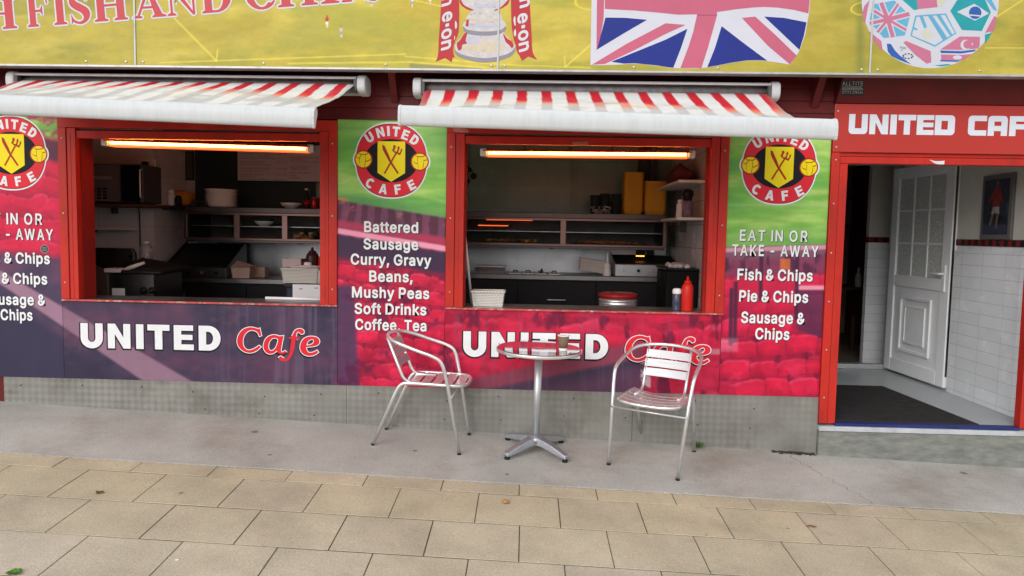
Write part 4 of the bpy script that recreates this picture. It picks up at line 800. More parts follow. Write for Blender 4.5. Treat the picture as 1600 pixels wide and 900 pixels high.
def paint_mid(u, v):
    t = v-.166*(u-527)
    c = grass(u, v, 12)
    c = mixc(c, (196, 206, 120), band(t-268-.1*(u-527), 3, 5)*.35); c = mixc(c, (150, 190, 140), (1-sst(0, 60, v-182-(u-540)*.3))*.25)
    c = mixc(c, (78, 132, 84), sst(290, 310, t)*.6)
    c = mixc(c, (206, 130, 70), band(t-308, 2, 6)*(1-sst(535, 550, u)))
    f = purple(u*2, v, 41); post = sst(.42, .6, np.abs((u/21+fbm(u*.05, v*.02, 6)*.6) % 1-.5)*2)
    f = f*(.62+.35*post)[..., None]+np.array((40, 6, 10))*1.0; f = mixc(f, (168, 112, 112), sst(.58, .75, fbm(u*.08, v*.12, 43))*.6*(1-sst(320, 330, t)))
    m = sst(310, 315, t); c = c*(1-m[..., None])+f*m[..., None]
    c = mixc(c, (170, 52, 84), band(t-343, 4, 13)); c = mixc(c, (238, 150, 176), band(t-356, 2, 9))
    c = mixc(c, (62, 40, 68), sst(365, 370, t))
    s_ = seats(u, v, 22, 24, .14, 51, 8, .6, .30); m = sst(395, 408, t+6*(fbm(u*.06, v*.02, 9)-.5)); c = c*(1-m[..., None])+s_*m[..., None]
    d = sst(0, 8, 557-u+.05*(v-450))*sst(440, 452, v); c = mixc(c, (72, 52, 84), d*.9)
    d = sst(.60, .72, fbm(u*.03, v*.03, 61))*m; return mixc(c, (84, 22, 58), d*.7)
def paint_low2(u, v):
    c = seats(u, v, 54, 52, .03, 71, 14, .8, .28)
    c = mixc(c, (222, 36, 74), sst(.35, .6, fbm(u*.02, v*.025, 73))*.55)
    c = mixc(c, (96, 20, 56), sst(.6, .72, fbm(u*.05, v*.02, 75))*.75)
    up = v-(594-(u-728)*.222)
    m = sst(-6, 6, up)*(1-sst(1000, 1012, u+6*(fbm(u*.1, v*.1, 4)-.5)))
    c = mixc(c, (142, 62, 84), m); p = purple(u, v, 79)*.97; m2 = m*sst(16, 26, up-.02*(u-728)); c = c*(1-m2[..., None])+p*m2[..., None]
    c = mixc(c, (104, 58, 84), m2*sst(20, 50, up)*.6)
    c = mixc(c, (206, 180, 190), band(u-1001, 2, 16)*sst(.45, .6, fbm(u*.08, v*.11, 83))*sst(556, 566, v))
    c = mixc(c, (190, 130, 140), band(u-1085, 2, 40)*band(v-545, 2, 9)*.8)
    return mixc(c, (130, 110, 130), sst(.52, .7, fbm(u*.15, v*.006, 87))*.16)
def paint_right(u, v):
    c = grass(u, v, 14)
    c = mixc(c, (170, 200, 140), band(v-318, 2, 4)*.4); c = mixc(c, (86, 150, 70), sst(340, 380, v)*.5)
    t = v+.03*(u-1140)
    c = mixc(c, (128, 84, 104), sst(384, 388, t)); c = mixc(c, (206, 150, 164), band(t-387, 2, 7))
    c = mixc(c, (132, 60, 88), sst(400, 412, t)); c = mixc(c, (86, 40, 70), sst(.5, .65, fbm(u*.06, v*.03, 93))*sst(398, 404, t)*(1-sst(430, 440, t)))
    c = mixc(c, (226, 120, 60), band(u-1219, 2, 16)*band(v-404, 2, 18)*.75)
    s_ = seats(u+10, v, 45, 33, -.06, 95, 5, 1.0, .24); m = sst(426, 440, t+8*(fbm(u*.05, v*.01, 3)-.5)); c = c*(1-m[..., None])+s_*m[..., None]
    c = mixc(c, (206, 40, 76), m*(1-sst(440, 520, v))*.6)
    m = sst(1240, 1250, u)*band(v-(452-.02*(u-1250)), 3, 66+.3*(u-1250)); c = mixc(c, (70, 44, 76), m*.7)
    c = mixc(c, (230, 150, 170), sst(1240, 1250, u)*band(v-446, 2, 7))
    for x0, y0, y1 in ((1187, 392, 470), (1243, 395, 500), (1147, 440, 535), (1140, 450, 540)):
        c = mixc(c, (66, 34, 62), band(u-x0+.02*(v-y0), 1.5, 6)*band(v-y0, 2, y1-y0)*.85)
    return mixc(c, (206, 170, 180), band(v-528, 3, 22)*(1-sst(1150, 1156, u))*.35)
def seg(u, v, a, b):
    ax, ay = a; bx, by = b; dx, dy = bx-ax, by-ay
    t = np.clip(((u-ax)*dx+(v-ay)*dy)/(dx*dx+dy*dy), 0, 1)
    return np.hypot(u-ax-t*dx, v-ay-t*dy)
def paint_banner(u, v):
    c = np.zeros(u.shape+(3,)); c[:] = (198, 176, 84)
    n = fbm(u*.006+v*.004, v*.02, 101); n2 = fbm(u*.05, v*.16, 103); n3 = fbm(u*.18, v*.3, 107)
    c = mixc(c, (211, 190, 102), sst(.45, .7, n)); c = mixc(c, (178, 156, 68), sst(.5, .75, 1-n))
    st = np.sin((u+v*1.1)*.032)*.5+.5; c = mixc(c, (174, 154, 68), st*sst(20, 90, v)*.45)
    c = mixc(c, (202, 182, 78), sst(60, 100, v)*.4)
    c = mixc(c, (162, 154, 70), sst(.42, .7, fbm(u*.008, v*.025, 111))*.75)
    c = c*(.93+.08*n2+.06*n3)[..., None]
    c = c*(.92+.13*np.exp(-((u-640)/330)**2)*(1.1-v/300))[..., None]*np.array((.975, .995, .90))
    c = mixc(c, (120, 124, 58), np.exp(-((u-1344)/7)**2)*.65); c = mixc(c, (150, 142, 60), np.exp(-((u-211)/9)**2)*.4)
    Y = (236, 214, 84)
    for a, b, w_ in (((262, 18), (338, 95), 1.3), ((250, 98), (633, 84.5), 1.0), ((633, 88), (790, 101), 1.0), ((790, 101), (923, 106), .8), ((338, 95), (340, 78), 1.2), ((560, -20), (690, 10), 1), ((884, 104), (925, 68), 1.1), ((883, 105), (882, 88), 1), ((1558, 26), (1610, -8), 1.0), ((1540, 75), (1610, 75), .9), ((450, 99), (640, 97), 1.2), ((640, 97), (775, 107), 1.2)):
        c = mixc(c, Y, (1-sst(w_*.5, w_*1.6, seg(u, v, a, b)))*.6)
    e = np.abs(np.hypot((u-1352)/22, (v-14)/10)-1); c = mixc(c, Y, (1-sst(.03, .1, e))*.7*(u < 1350))
    e = np.abs(np.hypot((u-925)/26, (v-3)/12)-1); c = mixc(c, Y, (1-sst(.03, .1, e))*.6*(u < 923))
    c = mixc(c, (130, 128, 96), sst(0, 3, v-(97.5+.07*(u-640)))*band(u-640, 3, 150)*.7)
    def man(cx, cy, s, shirt, shorts):
        nonlocal c
        for (x, y, rx, ry, col) in ((0, -9, 1.3, 1.6, (150, 110, 90)), (0, -4.5, 2.4, 3.6, shirt), (0, 1.2, 2.1, 2.6, shorts), (.3, 5, 1.0, 3.4, (215, 200, 190))):
            c = mixc(c, col, 1-sst(.7, 1.25, np.hypot((u-cx-x*s)/(rx*s), (v-cy-y*s)/(ry*s))))
    man(511, 35, 1.1, (190, 52, 46), (235, 225, 220)); man(533, 51, 1.0, (190, 190, 190), (150, 150, 160))
    man(580, 3, 1.0, (180, 180, 175), (140, 140, 150)); man(552, -3, 1.0, (230, 225, 220), (240, 240, 235)); man(644, 4, 1.0, (200, 200, 200), (150, 150, 160)); man(672, -2, 1.0, (240, 236, 230), (245, 245, 240)); man(275, 1, .9, (230, 230, 225), (60, 70, 110))
    return c

# ------------------------------------------------------------------ lettering
v_, f_ = text('H'); CAPH = max(y for x, y in v_)
def line(mb, body, x0, x1, base, cap, Y, ink, shade, off=.025, sp=1.0, Yp=0.0):
    """one printed line between two photograph columns, standing on a baseline row"""
    sp *= 1.04; L0, R0 = at(x0, base-cap*.5, Yp), at(x1, base-cap*.5, Yp); zb = (at(x0, base, Yp).z+at(x1, base, Yp).z)/2
    zt = (at(x0, base-cap, Yp).z+at(x1, base-cap, Yp).z)/2; sy = (zt-zb)/CAPH
    for o, y, mi, dx, dz in ((off+.018, Y-.0006, shade, .0025, -.0025), (off, Y-.0014, ink, 0, 0)):
        v, f = text(body, 0, sp)
        xa, xb = min(q[0] for q in v)-off, max(q[0] for q in v)+off; sx = (R0.x-L0.x)/(xb-xa)
        for k in range(8):
            a = math.pi*k/4; ex, ez = o*math.cos(a), o*math.sin(a)
            mb.face2d([(L0.x+(q[0]+ex-xa)*sx+dx, zb+(q[1]+ez)*sy+dz) for q in v], f, y-.00004*k, mi)

CAFE = [
 ([[(535,200,1),(560,190,1),(585,305,1),(550,320,1),(528,268),(482,235),(425,228),(365,252),(315,315),(296,400),(306,470),(345,520),(400,530),(470,505),(545,455,1),(577,478,1),(500,545),(400,577),(300,552),(228,485),(204,400),(225,305),(290,222),(380,182),(450,180),(500,192)]]),
 ([[(858,306,1),(925,298,1),(905,400),(888,490),(885,535),(905,548),(945,525,1),(972,550,1),(920,582),(862,580),(832,560),(815,535,1),(770,572),(710,586),(650,562),(614,505),(612,440),(640,362),(700,308),(770,288),(820,293)],
   [(800,340),(752,345),(705,400),(690,470),(706,522),(745,530),(795,490),(828,410),(834,358)]]),
 ([[(1002,346,1),(1010,316,1),(1048,310,1),(1068,262),(1100,212),(1150,186),(1200,188),(1236,212),(1236,252),(1200,270),(1168,246),(1142,236),(1126,262),(1116,310,1),(1176,310,1),(1168,346,1),(1110,346,1),(1094,480),(1060,590),(1010,662),(950,692),(890,687),(850,655),(852,625),(885,613),(912,634),(945,652),(985,628),(1014,560),(1030,450),(1044,346,1)]]),
 ([[(1440,508,1),(1462,540,1),(1400,585),(1310,602),(1228,575),(1180,510),(1180,430),(1220,350),(1290,306),(1370,297),(1440,315),(1477,362),(1462,418),(1400,450),(1272,468,1),(1278,502),(1302,540),(1342,548),(1392,534)],
   [(1276,436,1),(1300,380),(1345,347),(1376,345),(1387,372),(1368,410),(1330,427)]]),
]
def brand(mb, mb2, xa, yb, Y, kW, kK, kR):
    """UNITED Cafe, its U starting at photograph column xa and standing on row yb"""
    P0 = at(126.6, 543), at(345, 545); mp = (P0[1].x-P0[0].x)/218.4
    O = at(xa, yb); hgt = 38.2*mp
    for ch, a, b in (('U',126.6,161.5),('N',169.3,204.6),('I',213.5,225.2),('T',231.4,265.8),('E',272.3,303.4),('D',311,345)):
        wd = GL[ch][0]; sx = (b-a)*mp/wd
        fn = lambda x, y: (O.x+(a-126.6)*mp+x*sx, O.z+y*hgt)
        v, f = glyph(ch, GL, .045); put(mb, (v, f), lambda x, y: (fn(x, y)[0]-.002, fn(x, y)[1]-.004), Y-.0006, kK); put(mb, glyph(ch), fn, Y-.0020, kW)
    zs = .1*mp
    for outl in CAFE:
        sp = [[(q[0], -q[1]) for q in sm2(s)] for s in outl]
        fn = lambda x, y: (O.x+(350-126.6)*mp+x*zs, O.z+(-490+545.5)*mp+y*zs)
        put(mb2, fill(sp, 13), lambda x, y: (fn(x, y)[0]-.005, fn(x, y)[1]-.009), Y-.0004, kK)
        put(mb2, fill(sp, 9), fn, Y-.0012, kW); put(mb2, fill(sp, -2), fn, Y-.0020, kR)
def crest(cx, cz, parent):
    k = .000737; n = [0]
    def fn(x, y): return (cx+(x-460)*k, cz-(y-455)*k)
    names = [INK_W, INK_K, INK_R, INK_Y, INK_DR]
    m = MB()
    def S_(poly, mi, lay): put(m, fill([poly]), fn, -.0008-.0006*lay, mi)
    S_(ell(460, 455, 362, 374, 64, 2.25), 0, 0); S_(ell(183, 447, 106, 106), 0, .3); S_(ell(742, 461, 106, 106), 0, .6)
    S_(ell(460, 455, 350, 360, 64, 2.25), 1, 1); S_(ell(460, 455, 345, 354, 64, 2.25), 2, 1.5); S_(ell(460, 456, 268, 212, 48), 1, 2)
    S_(rrect(324, 268, 597, 400, (14,14,0,0))[:12]+[(597,575),(460,662),(324,575)], 3, 3)
    for (x, y, s) in ((183, 447, 1), (742, 461, -1)):
        S_(ell(x, y, 90, 90), 4, 3); S_(ell(x, y, 78, 78), 3, 3.5)
        for pts in ([(-50,-58),(-20,-48),(20,-48),(45,-60)], [(-20,-48),(-40,0),(-30,70)], [(20,-48),(20,20),(10,76)], [(-72,-20),(-40,-10)], [(22,20),(55,10),(76,-10)]):
            c_ = smooth([(x+s*a, y+b, 0) for a, b in pts], 4); w_ = 4
            o = [(p.x-w_*.5, p.y-w_) for p in c_]+[(p.x+w_*.5, p.y+w_) for p in reversed(c_)]
            S_(o, 4, 4)
    S_([(368,300),(392,310),(440,410),(456,455),(536,575),(522,586),(436,462),(424,440),(375,350)], 4, 4)            # knife
    S_([(386,578),(400,586),(522,374),(508,366)], 4, 4.4)                                                       # fork handle
    S_([(486,300),(508,316),(500,330),(486,360),(512,368),(524,338),(518,330),(534,310),(544,330),(536,345),(528,374),(542,380),(556,352),(546,346),(570,338),(566,362),(545,402),(488,376),(466,356),(482,324),(476,316)], 4, 4.8)
    for ch, x, y, a in (('U',243,232,32),('N',350,182,16),('I',430,168,4),('T',507,172,-5),('E',600,203,-20),('D',690,252,-34),('C',250,680,-27),('A',382,733,-9),('F',527,735,9),('E',664,690,27)):
        wd = GL[ch][0]; h = 96; ca, sa = math.cos(R(a)), math.sin(R(a))
        def g(px, py, wd=wd, x=x, y=y, ca=ca, sa=sa):
            ax, ay = (px-wd/2)*h*.88, (py-.5)*h
            return fn(x+ax*ca-ay*sa, y-(ax*sa+ay*ca))
        put(m, glyph(ch), g, -.0038, 0)
    return m.build('crest', names, parent)

INKS = [INK_W, INK_K, INK_R]
def panel(name, label, x0, x1, z0, z1, paint, lines=(), cr=None, br=None, k=KW):
    t = thing(name, label, 'sign', ((x0+x1)/2, 0, z0))
    print_sheet('printed_board', x0, x1, z0, z1, 0.0, .0035, .0052, paint, PRINT, EDGE, t, k)
    for L in lines:
        m = MB(); line(m, *L[:5], 0.0, 0, 1, **(L[5] if len(L) > 5 else {})); m.build('lettering', INKS, t)
    if br:
        m, m2 = MB(), MB(); brand(m, m2, br[0], br[1], 0.0, 0, 1, 2); m.build('lettering', INKS, t); m2.build('lettering', INKS, t)
    if cr: crest(cr.x, cr.z, t)
    return t
sp_ = dict(off=.020, sp=1.14)
panel('menu_sign', 'printed seat-picture sign at the left edge, its text cut off by the photo', -4.34, -3.549, ZB, 2.42, paint_left,
      [('EAT IN OR',-38,66,350,16.5,sp_),('TAKE - AWAY',-49,83,374,16.5,sp_),('Fish & Chips',-37,78,411,16),('Pie & Chips',-31,74,443,16),('Sausage &',-26,71,476,16),('Chips',1,51,500,16)], at(17.5, 239))
panel('menu_sign', 'tall printed sign between the two hatches listing battered sausage and curry', -1.470, -.6755, ZB, 2.318, paint_mid,
      [('Battered',569,653.6,363,16),('Sausage',568,654,389.6,16),('Curry, Gravy',548,674,414,16),('Beans,',577,645,440,16),('Mushy Peas',550,671,465.5,16),('Soft Drinks',554,666.5,491,16),('Coffee, Tea',555,666.5,516,16)], at(611.5, 251))
panel('menu_sign', 'tall printed sign beside the doorway reading eat in or take-away', 1.3465, 2.0665, ZB, 2.425, paint_right,
      [('EAT IN OR',1156,1262,376.7,16.5,sp_),('TAKE - AWAY',1144,1279,400,16.5,sp_),('Fish & Chips',1152,1270,438,16.5),('Pie & Chips',1155,1263,471.6,16.5),('Sausage &',1158,1257.6,505,16.5),('Chips',1180,1233.6,530,16.5)], at(1217.4, 260), k=1.0)
panel('name_board', 'wide dark purple name board under the left serving hatch', -3.5465, -1.4735, ZB, .934, paint_low1, br=(126.6, 543), k=1.15)
panel('name_board', 'wide red name board behind the cafe table under the right hatch', -.6725, 1.3435, ZB, .934, paint_low2, br=(723.5, 556.5), k=1.12)

# door sign
t = thing('door_sign', 'glossy red sign board over the doorway with square white capitals', 'sign', (2.8, -.02, 2.115))
m = MB(); m.box(2.073, 4.3, -.024, .012, 2.114, 2.452); m.build('sign_board', mat('gloss_red', (.47, .032, .022), .32, spec=.35, var=.06, scale=2), t, bevel=.004)
m = MB(); P0 = at(1325.5, 209.2, -.025); P1 = at(1325.5, 178.2, -.025); kx = (at(1490, 195, -.025).x-at(1325.5, 195, -.025).x)/(1490-1325.5)
for ch, a, b in (('U',183,335),('N',350,502),('I',518,570),('T',582,725),('E',733,870),('D',878,1038),('C',1145,1293),('A',1304,1460),('F',1475,1620),('E',1636,1775)):
    wd = GS[ch][0]; sx = (b-a)/5.16*kx/wd; X0 = P0.x+(a-183)/5.16*kx
    put(m, glyph(ch, GS), lambda x, y: (X0+x*sx, P0.z+y*(P1.z-P0.z)), -.0256, 0)
m.build('lettering', mat('pale_vinyl', (.70,.74,.82), .4, var=.04), t)
m = MB()
for x, z in ((2.095, 2.40), (2.095, 2.15)): m.lathe([(.007,0),(.006,-.004)], (x, -.024, z), 8, axis='y')
m.build('screw', SCREW, t)

# small maker's sticker on the door fascia (a sloping board)
t = thing('sticker', 'small grey maker sticker on the dark board above the door sign', 'sticker', (2.2, -.1, 2.5))
def fas(px, py, lift):                                # point on the sloping fascia
    d = CW + CR*((px-800)/F_PX) - CU*((py-450)/F_PX); n = Vector((0, .17, .13)).normalized(); n = Vector((0, -.17, -.13)).normalized()
    p0 = Vector((0, -.03, 2.455)); o = Vector(CAM); tt = (p0-o).dot(n)/d.dot(n); return o+d*tt+n*lift
m = MB()
def fq(x0, y0, x1, y1, l, mi): m.add([fas(x0,y1,l), fas(x1,y1,l), fas(x1,y0,l), fas(x0,y0,l)], [(0,1,2,3)], mi)
fq(1314.5, 126, 1350, 149, .0008, 0)
v, f = text('ALLTITE', 0); xa = min(q[0] for q in v); xb = max(q[0] for q in v)
m.add([fas(1316+(q[0]-xa)/(xb-xa)*32.5, 133.3-q[1]/CAPH*6, .0016) for q in v], f, 1)
rg = random.Random(4)
for y, hgt in ((135.2, 1.1), (137.6, .9), (139.8, .9)):
    x = 1316
    while x < 1347:
        w_ = rg.uniform(1.2, 3.4); fq(x, y, min(x+w_, 1348.5), y+hgt, .0016, 1); x += w_+.7
v, f = text('07771 298636', 0); xa = min(q[0] for q in v); xb = max(q[0] for q in v)
m.add([fas(1316+(q[0]-xa)/(xb-xa)*32, 146.2-q[1]/CAPH*3.8, .0016) for q in v], f, 1)
m.build('sticker_face', [mat('sticker_black', (.02,.02,.022), .5), mat('sticker_silver', (.42,.42,.42), .4)], t)
# round sticker on the left sign
t = thing('sticker', 'tiny round grey sticker on the left sign beside the word chips', 'sticker', (at(70, 389).x, -.001, at(70, 389).z))
m = MB(); c0 = at(70, 389); m.lathe([(.032,0),(.032,-.0008)], (c0.x, -.0016, c0.z), 28, axis='y'); m.lathe([(.027,0),(.027,-.0004)], (c0.x, -.0026, c0.z), 28, mi=1, axis='y')
for k in range(3): m.box(c0.x-.018, c0.x+.018, -.0036, -.0032, c0.z-.012+k*.010, c0.z-.008+k*.010, 0)
m.build('sticker_face', [mat('sticker_grey', (.3,.28,.27), .5), mat('sticker_dark', (.06,.05,.05), .5)], t)

# ------------------------------------------------------------------ the big banner above
YB = -.30
KB = 1.32
VW = mat('white_vinyl', A(236,236,242,KB), .5, var=.05, scale=5)
ban = thing('fascia_banner', 'long yellow-green football pitch banner across the top of the cafe', 'banner', (0, YB, 2.6))
sheets = [(-4.9, -2.795), (-2.791, -.299), (-.295, 2.180), (2.184, 4.6)]
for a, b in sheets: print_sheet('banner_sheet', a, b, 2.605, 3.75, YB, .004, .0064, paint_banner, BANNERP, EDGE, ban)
m = MB(); m.box(-4.9, 4.6, YB-.006, YB+.012, 2.592, 2.604); m.box(-4.9, 4.6, YB+.006, YB+.1, 2.596, 3.78); m.build('banner_trim', mat('dull_trim', (.5,.5,.49), .45, .5, grime=((.15,.14,.12), .6, 9)), ban)
for x in (-2.793, -.297, 2.182):
    m = MB(); m.box(x-.006, x+.006, YB-.007, YB-.001, 2.605, 3.75); m.build('joint_strip', mat('joint_grey', (.52,.54,.53), .5, .2, grime=((.2,.22,.2), .5, 6)), ban, bevel=.002)
for x in (-3.14, -2.86, -2.74, -1.9, -1.06, -.34, -.25, .62, 1.18, 2.13, 2.235, 2.9):
    m = MB(); m.lathe([(.010,0),(.008,-.004),(.003,-.005)], (x, YB, 2.628), 10, axis='y'); m.build('screw', SCREW, ban)
def bp(px, py): q = at(px, py, YB); return (q.x, q.z)
def bfill(mb, polys, lay, mi, sc=None):
    put(mb, fill([[bp(*q) for q in p] for p in polys]), lambda x, y: (x, y), YB-.0009-.0006*lay, mi)
# serif capitals, built of stems, bowls and serifs
def ringseg(cx, cy, rx, ry, tx, ty, a0, a1, n=18): return arc(cx, cy, rx, ry, a0, a1, n)+arc(cx, cy, rx-tx, ry-ty, a1, a0, n)
def foot(x0, x1, y=0.0, s=1): return [(x0-.09,y),(x1+.09,y),(x1+.09,y+.045*s),(x1,y+.09*s),(x0,y+.09*s),(x0-.09,y+.045*s)]
def stem(x0, x1): return [[(x0,.02),(x1,.02),(x1,.98),(x0,.98)], foot(x0,x1), foot(x0,x1,1,-1)]
SER = {
 'H': (1.0, stem(.12,.34)+stem(.70,.92)+[[(.3,.47),(.75,.47),(.75,.54),(.3,.54)]]),
 'I': (.44, stem(.12,.34)),
 'F': (.80, stem(.12,.34)+[[(.3,.93),(.78,.93),(.78,1),(.3,1)], [(.70,1),(.78,1),(.80,.72),(.76,.72)], [(.3,.47),(.55,.47),(.55,.54),(.3,.54)], [(.52,.47),(.60,.34),(.60,.68),(.52,.54)]]),
 'N': (1.05, [[(.12,.02),(.19,.02),(.19,.98),(.12,.98)], foot(.10,.21), [(.0,1),(.28,1),(.93,.0),(.86,-.02),(.12,.93),(.0,.95)], [(.86,.0),(.93,.0),(.93,.98),(.86,.98)], foot(.84,.95,1,-1)]),
 'A': (1.06, [[(.12,.02),(.19,.02),(.55,.9),(.50,1.02)], [(.44,1.02),(.54,1.02),(.92,.02),(.68,.02)], [(.24,.30),(.72,.30),(.72,.37),(.27,.37)], foot(.10,.20), foot(.68,.92)]),
 'D': (1.0, stem(.12,.34)[:1]+[foot(.12,.34), foot(.12,.34,1,-1), [(.3,.0),(.5,.0),(.5,.07),(.3,.07)], [(.3,.93),(.5,.93),(.5,1),(.3,1)], ringseg(.48,.5,.46,.5,.24,.07,-92,92)]),
 'P': (.82, stem(.12,.34)+[[(.3,.93),(.45,.93),(.45,1),(.3,1)], [(.3,.44),(.45,.44),(.45,.5),(.3,.5)], ringseg(.44,.72,.36,.28,.2,.06,-92,92)]),
 'C': (.95, [ringseg(.52,.5,.50,.53,.24,.08,42,318), [(.80,.95),(.90,.98),(.90,.62),(.86,.62)], [(.82,.10),(.93,.22),(.90,.26),(.80,.18)]]),
 'S': (.72, [sm2([(.60,.97,1),(.60,.68,1),(.54,.80),(.42,.93),(.30,.92),(.22,.84),(.26,.72),(.45,.60),(.64,.46),(.70,.28),(.62,.08),(.42,-.03),(.22,0),(.14,.05),(.08,-.02,1),(.08,.32,1),(.16,.14),(.32,.05),(.46,.10),(.48,.22),(.40,.34),(.22,.45),(.08,.58),(.04,.76),(.12,.95),(.30,1.03),(.46,.99),(.54,.94)])]),
}
FRED = mat('faded_red_ink', A(222, 84, 90, KB), .5, var=.06)
mw = MB()
for ch, xa, xb in (('H',-30,27),('F',43,77),('I',84,106),('S',109,143),('H',147,200),('A',208,263),('N',262,311),('D',315,366),('C',384,432),('H',433,496),('I',500,531),('P',533,566),('S',568,598)):
    if mw.v and ch+str(xa) in ('F43','A208','C384'): mw.build('lettering', [VW, FRED], ban); mw = MB()
    wd, pcs = SER[ch]; k_ = 48.0; sx = (xb-xa)/wd; lean = -.10
    def fn(x, y): X = xa+x*sx+lean*y*k_*.9; return (X, 46-.079*(xa+x*sx)-y*k_)
    for i, p in enumerate(pcs):
        pp = [bp(*fn(*q_)) for q_ in p]
        fl = fill([pp])
        for k2 in range(8):
            ex, ez = .0115*math.cos(math.pi*k2/4), .0115*math.sin(math.pi*k2/4)
            put(mw, fl, lambda x, y: (x+ex, y+ez), YB-.0010-.00012*i-.00001*k2, 0)
        put(mw, fill([pp]), lambda x, y: (x, y), YB-.0026-.00012*i, 1)
mw.build('lettering', [VW, FRED], ban)
# trophy and ribbons (traced at eight times)
def tz(x, y): return (660+x/8, y/8)
m = MB(); T_ = [mat('ink_silver', A(228,222,220,KB), .5, var=.12, scale=22), mat('ink_grey', A(160,156,168,KB), .5, var=.08), mat('ink_cream', A(232,218,192,KB), .5, var=.10, scale=20), mat('ink_ribbon', A(206,62,70,KB), .5, var=.06), VW, mat('ink_lilac', A(214,214,232,KB), .5), mat('ink_mark', A(190,178,178,KB), .5)]
def TP(pts, mi, lay, sm=True):
    p = sm2(pts) if sm else [q[:2] for q in pts]
    put(m, fill([[bp(*tz(*q)) for q in p]]), lambda x, y: (x, y), YB-.0010-.0005*lay, mi)
def bowl(yc, rx, ry, dx=0): return [(775+dx+rx*math.cos(a), yc+ry*math.sin(a)) for a in [math.pi*k/12 for k in range(13)]]
TP([(470,-60,1),(470,10),(520,80),(600,120),(600,160),(560,200),(550,250),(515,290),(505,330),(540,370),(530,410),(470,480),(425,530),(400,590),(420,660),(520,730),(700,775),(850,775),(1030,735),(1130,670),(1160,590),(1130,530),(1080,480),(1020,410),(1010,370),(1050,320),(1030,280),(1000,240),(985,190),(950,150),(950,115),(1040,80),(1090,10),(1090,-60,1)], 0, 0)
TP([(400,580),(425,640),(520,690),(700,722),(860,722),(1030,685),(1120,640),(1160,590),(1155,640),(1110,700),(1000,745),(850,778),(700,778),(520,735),(420,680)], 1, 1)
TP([(510,330),(560,370),(700,392),(860,392),(980,372),(1040,330),(1040,370),(980,420),(860,445),(700,445),(570,425),(520,380)], 1, 1)
TP([(560,215),(700,245),(860,245),(985,215),(985,250),(860,268),(700,268),(555,250)], 2, 1)
TP([(500,590),(640,540),(780,525),(930,540),(1030,580),(1000,620),(860,650),(680,650),(540,630)], 2, 1)
TP([(430,545),(470,500),(530,415),(560,420),(540,500),(555,545),(500,560),(490,610),(450,630)], 3, 1.5); TP([(1010,420),(1060,480),(1120,520),(1140,570),(1120,600),(1080,560),(1040,520)], 3, 1.5)
TP([(470,-20),(520,60),(610,110),(640,128),(600,130),(520,95),(470,40)], 3, 1.5); TP([(1090,-20),(1060,60),(930,130),(900,125),(980,90),(1050,20)], 3, 1.5)
TP([(553,245,1),(582,245,1),(575,330,1),(540,330,1)], 3, 1.6)
TP([(600,290),(780,315),(960,290),(950,330),(780,350),(610,330)], 5, 1.7); TP([(560,460),(690,470),(700,540),(620,545),(560,530)], 5, 1.7); TP([(660,20),(760,60),(900,20),(900,80),(770,95),(660,85)], 5, 1.7)
rg = random.Random(9)
for (ya, yb_, n_) in ((60, 110, 9), (165, 205, 9), (275, 310, 8), (455, 490, 8), (600, 640, 7), (660, 700, 7)):
    for k in range(n_):
        x = 600+360*k/n_+rg.uniform(-15, 15); y = rg.uniform(ya, yb_); r_ = rg.uniform(4, 13)
        TP([(x-r_,y-rg.uniform(2,6)),(x+r_,y-rg.uniform(2,6)),(x+r_*.8,y+rg.uniform(2,6)),(x-r_*.8,y+rg.uniform(2,6))], rg.choice((6,6,2,5)), 2.1+.05*k)
TP([(240,-60,1),(455,-60,1),(460,150),(450,400),(405,520),(385,600),(390,680),(408,720,1),(378,715,1),(365,778,1),(285,725,1),(165,770,1),(195,690),(205,500),(225,200)], 3, 2.5)
TP([(1105,-60,1),(1335,-60,1),(1350,200),(1365,450),(1370,600),(1390,680),(1435,748,1),(1325,705,1),(1245,760,1),(1215,700),(1180,640),(1165,560),(1140,480),(1115,300)], 3, 2.5)
def rib(cx, flip):
    v, f = text('e\u00b7on', .0); xa = min(q[0] for q in v); xb = max(q[0] for q in v)
    w0 = CAPH
    def g(x, y):
        a = (x-xa)/(xb-xa); X = cx+60-(y/w0)*150-a*18*flip; Y = (170 if flip > 0 else 190)+a*460
        return bp(*tz(X+ (a-.5)*(-20), Y))
    # letters read downwards: text x runs down the ribbon, text y points right
    def g2(x, y):
        a = (x-xa)/(xb-xa); X = cx-62+(y/w0)*150-a*20*flip; Y = (170 if flip > 0 else 190)+a*460-(y/w0)*40
        return bp(*tz(X, Y))
    for k2 in range(8):
        e1, e2 = .024*math.cos(math.pi*k2/4), .024*math.sin(math.pi*k2/4)
        put(m, (v, f), lambda x, y: g2(x+e1, y+e2), YB-.0032-.00003*k2, 4)
        put(m, (v, f), lambda x, y: (lambda q: (q[0], q[1]+.29))(g2(x+e1, y+e2)), YB-.0032-.00003*k2, 4)
rib(320, 1); rib(1255, -1)
for pts in ([(410,265),(430,290),(430,345),(410,355)], [(400,450),(410,470),(398,505)], [(1160,205),(1138,240),(1150,310),(1165,315)], [(1165,365),(1143,400),(1150,450),(1170,440)]): TP(pts, 4, 3.4)
m.build('trophy_picture', T_, ban)
